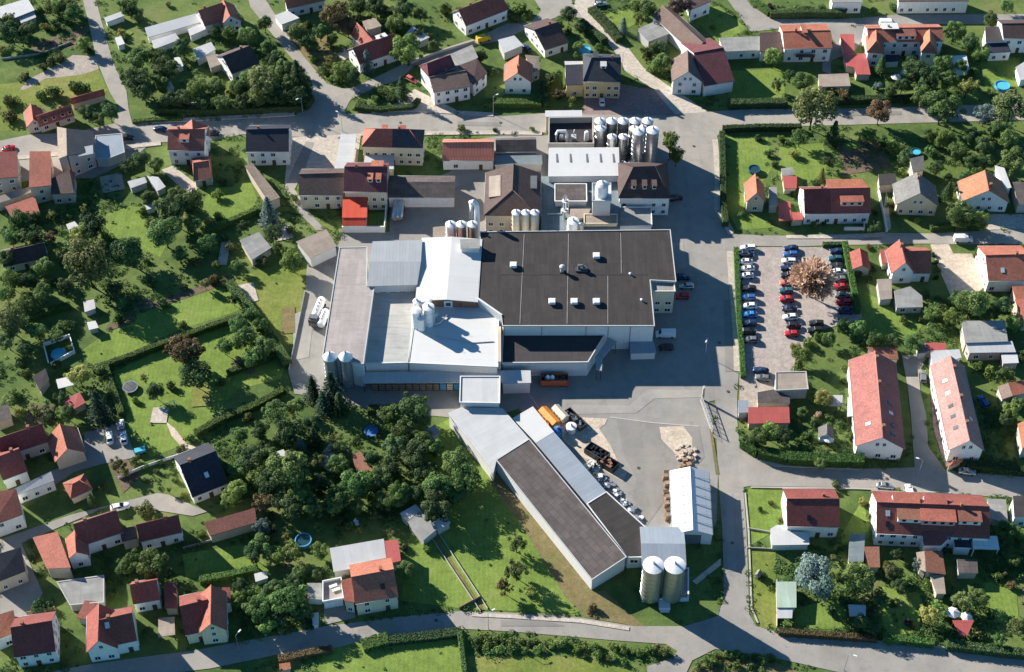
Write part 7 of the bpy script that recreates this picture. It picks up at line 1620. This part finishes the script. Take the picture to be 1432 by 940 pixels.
 # south-east
 (1141, 806, 29, 'blue'), (1199, 808, 20, 'mid'), (1245, 798, 12, 'olive'), (1407, 743, 15, 'mid'), (1346, 840, 13, 'olive'), (1418, 784, 9, 'light'), (1298, 816, 9, 'light', 'bush'), (1299, 862, 15, 'yellow'), (1310, 848, 10, 'light'), (1368, 835, 12, 'mid'), (1366, 888, 11, 'olive', 'bush'), (1345, 897, 9, 'mid', 'bush'), (1394, 805, 9, 'light', 'bush'), (1272, 872, 8, 'plum', 'bush'), (1397, 894, 10, 'mid'), (1424, 875, 14, 'olive'), (1066, 807, 7, 'mid', 'bush'), (1077, 822, 5, 'light', 'bush'), (1282, 790, 9, 'blue', 'loose'), (1207, 700, 8, 'yellow', 'bush'), (1218, 722, 8, 'olive', 'bush'), (1175, 806, 9, 'mid', 'bush'), (1163, 855, 10, 'mid', 'bush'), (1180, 838, 10, 'dark', 'bush'), (1230, 835, 12, 'dark'), (1258, 820, 10, 'dark'), (1320, 880, 9, 'light', 'bush'), (1270, 895, 8, 'mid', 'bush'), (1385, 860, 9, 'mid', 'bush'), (1256, 775, 9, 'dark'), (1325, 770, 7, 'mid', 'bush'), (1415, 820, 8, 'brown', 'bush'), (1400, 912, 9, 'brown', 'bush'), (1205, 870, 11, 'dark'), (1220, 880, 9, 'dark'), (1063, 712, 5, 'mid', 'bush'), (1077, 703, 5, 'olive', 'bush'), (1093, 726, 5, 'yellow', 'bush'), (1375, 765, 8, 'dark'), (1390, 780, 8, 'dark'), (1250, 845, 7, 'mid', 'bush'),
]
for t in TR: tree(t[0], t[1], t[2], t[3], t[4] if len(t) > 4 else 'round')
for x0, y0, x1, y1, n in ((655, 892, 790, 903, 12), (790, 903, 938, 912, 13), (660, 906, 760, 912, 6), (800, 912, 880, 925, 6), (975, 934, 1010, 914, 4), (1010, 914, 1085, 924, 7), (1000, 930, 1070, 936, 5)):
    for i in range(n):
        q = (i + rnd.uniform(.2, .8)) / n; tree(x0 + (x1 - x0) * q, y0 + (y1 - y0) * q + rnd.uniform(-3, 3), rnd.uniform(6, 10), rnd.choice(('light', 'light', 'mid', 'olive')), 'bush', rnd.uniform(.7, 1.2), name='scrub_bush'); o = TREES.pop()[0]; lo = y0 > 900 and x0 > 950; o['label'] = 'scrubby low bush in the rough corner field by the lower road bend' if lo else 'scrubby low bush in the overgrown band on the field side of the lower road'; o['group'] = 'scrub in the corner field' if lo else 'scrub along the lower road'
tree(1138, 388, 33, 'rusty', 'bare', 1.05)
tree(938, 196, 13, 'light', 'round', 2.6, 'tall upright bright green tree'); tree(946, 216, 13, 'light', 'round', 1.5, 'lower bright green tree beside the tall one')


# ------------------------------------------------------------------ telling the trees apart
BRIEF = {'left grey white-topped silo of the pair at the corner of the pale flat roof': 'left grey white-topped corner silo', 'right grey white-topped silo of the pair at the corner of the pale flat roof': 'right grey white-topped corner silo',
         'small white lean-to below the grey flat shed': 'small white lean-to', 'pale house with red front roof and white dormer': 'pale house with one white dormer', 'tiny white hut in the middle of the west gardens': 'tiny white west-garden hut',
         'long dark brown tiled roof of the diagonal range': 'long dark brown diagonal roof', 'grey gable house with cream front and steep grey roof': 'grey gable house with cream front', 'red double house in two shades of red with a wide dormer': 'red double house', 'right tall steel silo of the pair': 'right tall steel silo'}
marks = [(BRIEF.get(' '.join(m.split()), ' '.join(m.split())), xy) for o, m, xy in THINGS]


def rel(p, q):
    d = p - q
    if abs(d.x) > abs(d.y): return 'right of' if d.x > 0 else 'left of'
    return 'behind' if d.y > 0 else 'in front of'


# more garden shrubs where the photograph is simply full of green
near = lambda p: sorted(marks, key=lambda m: (m[1] - p).length)[0]
LWX = {'mid': 'green', 'dark': 'dark green', 'olive': 'olive green', 'light': 'bright green', 'yellow': 'yellowish'}
cnt = {}
for t, w, r, p in TREES:
    m, q = near(p); k = (w, rel(p, q), m); cnt[k] = cnt.get(k, 0) + 1
rs = random.Random(21); made = 0
ZONES = [(0, 0, 130, 75), (0, 260, 330, 470), (0, 500, 150, 700), (0, 690, 360, 925), (140, 0, 345, 160), (355, 0, 700, 60), (400, 20, 640, 150), (740, 0, 940, 150), (1060, 75, 1432, 145), (1080, 180, 1432, 320), (1195, 345, 1432, 510), (1040, 570, 1215, 650), (1085, 740, 1432, 910), (180, 560, 420, 720), (350, 690, 560, 900)]
for i in range(3000):
    if made >= 190: break
    z = rs.choice(ZONES); x, y = rs.uniform(z[0], z[2]), rs.uniform(z[1], z[3]); rr = rs.uniform(4.5, 9.5); g = G(x, y)
    if any(inside((g.x, g.y), f) for f in FOOT) or any(inside((g.x, g.y), f) for f in LAWNS) and rs.random() < .85: continue
    if any(inside((g.x + dx, g.y + dy), f) for f in FOOT for dx, dy in ((1, 0), (-1, 0), (0, 1), (0, -1))): continue
    if any((p - Vector((g.x, g.y))).length < r * .7 for t, w, r, p in TREES): continue
    kd = rs.choice(('bush', 'bush', 'bush', 'round', 'loose')); lf = rs.choice(('mid', 'mid', 'dark', 'dark', 'olive', 'light', 'yellow'))
    if kd == 'round' and lf in ('yellow',): lf = 'mid'
    w = LWX[lf] + ' ' + {'round': 'round leafy tree', 'loose': 'open airy tree', 'bush': 'bush'}[kd]
    m, q = near(Vector((g.x, g.y))); k = (w, rel(Vector((g.x, g.y)), q), m)
    if cnt.get(k, 0) >= 3: continue
    cnt[k] = cnt.get(k, 0) + 1; tree(x, y, rr, lf, kd); made += 1
print('extra shrubs', made)
groups = {}
for t, w, r, p in TREES:
    ms = sorted(marks, key=lambda m: (m[1] - p).length)[:1]
    m, q = ms[0]
    mm = m if m.split()[0] in ('the',) else 'the ' + m
    mm = ' '.join(mm.split()); groups.setdefault('%s %s %s' % (w, rel(p, q), mm), []).append((t, r, q, p))
SZ = {2: ['larger', 'smaller'], 3: ['largest', 'middle-sized', 'smallest']}
for l, g in groups.items():
    g.sort(key=lambda v: -v[1])
    for i, v in enumerate(g):
        pre = '' if len(g) == 1 else (SZ.get(len(g), ['largest', 'second largest', 'third largest', 'fourth largest', 'fifth largest', 'sixth largest', 'seventh largest', 'eighth largest', 'ninth largest', 'tenth largest'])[i] + ' ')
        s = (pre + l).split()
        if len(s) > 16: s = [x for x in s if x not in ('leafy',)]
        if len(s) > 16: print('LONG', len(s), ' '.join(s)); s = s[:16]
        while s[-1] in ('and', 'of', 'the', 'a', 'on', 'in', 'with', 'behind', 'at', 'beside', 'from'): s.pop()
        v[0]['label'] = ' '.join(s); v[0]['group'] = 'garden bushes' if v[0]['category'] == 'bush' else 'garden trees'
seen = {}
for t, w, r, p in TREES:
    if t['label'] in seen: print('DUP', t['label'])
    seen[t['label']] = 1
# ------------------------------------------------------------------ wild ground cover between the gardens
r = random.Random(3); V, F, T = [], [], []
CAMZONES = 0
for k in range(40000):
    if len(F) > 330000: break
    px, py = r.uniform(-40, 1472), r.uniform(-30, 975)
    p = G(px, py); q = noise.noise(Vector((p.x * .03, p.y * .03, 3.1))) + .6 * noise.noise(Vector((p.x * .11, p.y * .11, 8)))
    if r.random() > max(0.02, min(1, .3 + q * 1.7)): continue
    if any(inside((p.x, p.y), f) for f in FOOT): continue
    lawn = any(inside((p.x, p.y), f) for f in LAWNS)
    if lawn and r.random() < .93: continue
    sz = r.uniform(.35, 1.25) * (1.15 if q > .15 else .7) * (.6 if lawn else 1); hs = r.uniform(.5, 1.0); t0 = noise.noise(Vector((p.x * .2, p.y * .2, 1))) * .5 + .4 + r.uniform(-.2, .2)
    for j in range(int(10 + sz * sz * 26)):
        d = Vector((r.gauss(0, 1), r.gauss(0, 1), abs(r.gauss(0, 1)))).normalized(); c = Vector((p.x, p.y, .05)) + Vector((d.x * sz, d.y * sz, d.z * sz * hs)) * r.uniform(.75, 1.05)
        n = (d + Vector((r.uniform(-.5, .5), r.uniform(-.5, .5), r.uniform(-.1, .7)))).normalized(); x = n.orthogonal().normalized(); y = n.cross(x); a = r.uniform(0, 3.14); x, y = x * math.cos(a) + y * math.sin(a), y * math.cos(a) - x * math.sin(a); s = r.uniform(.12, .26); i = len(V)
        V.extend([tuple(c - x * s), tuple(c - y * s * .7), tuple(c + x * s), tuple(c + y * s * .7)]); F.append((i, i + 1, i + 2, i + 3)); T.append(max(0, min(1, t0 + r.uniform(-.2, .2))))
me = bpy.data.meshes.new('undergrowth'); me.from_pydata(V, [], F); at = me.attributes.new('tint', 'FLOAT', 'FACE'); at.data.foreach_set('value', T); me.materials.append(M['leaf_mid'])
o = link('undergrowth', me); o['kind'] = 'stuff'; o['label'] = 'low wild plants and weeds between the gardens'; o['category'] = 'undergrowth'
print('undergrowth', len(F), 'objects', len(COL.objects))

LB = {}
for o in COL.objects:
    if o.parent is None and o.get('label'): LB.setdefault(o['label'], []).append(o)
for l, os_ in LB.items():
    if len(os_) > 1: print('SHARED', len(os_), l, os_[0].get('group'))
    if not 4 <= len(l.split()) <= 16: print('LEN', l)
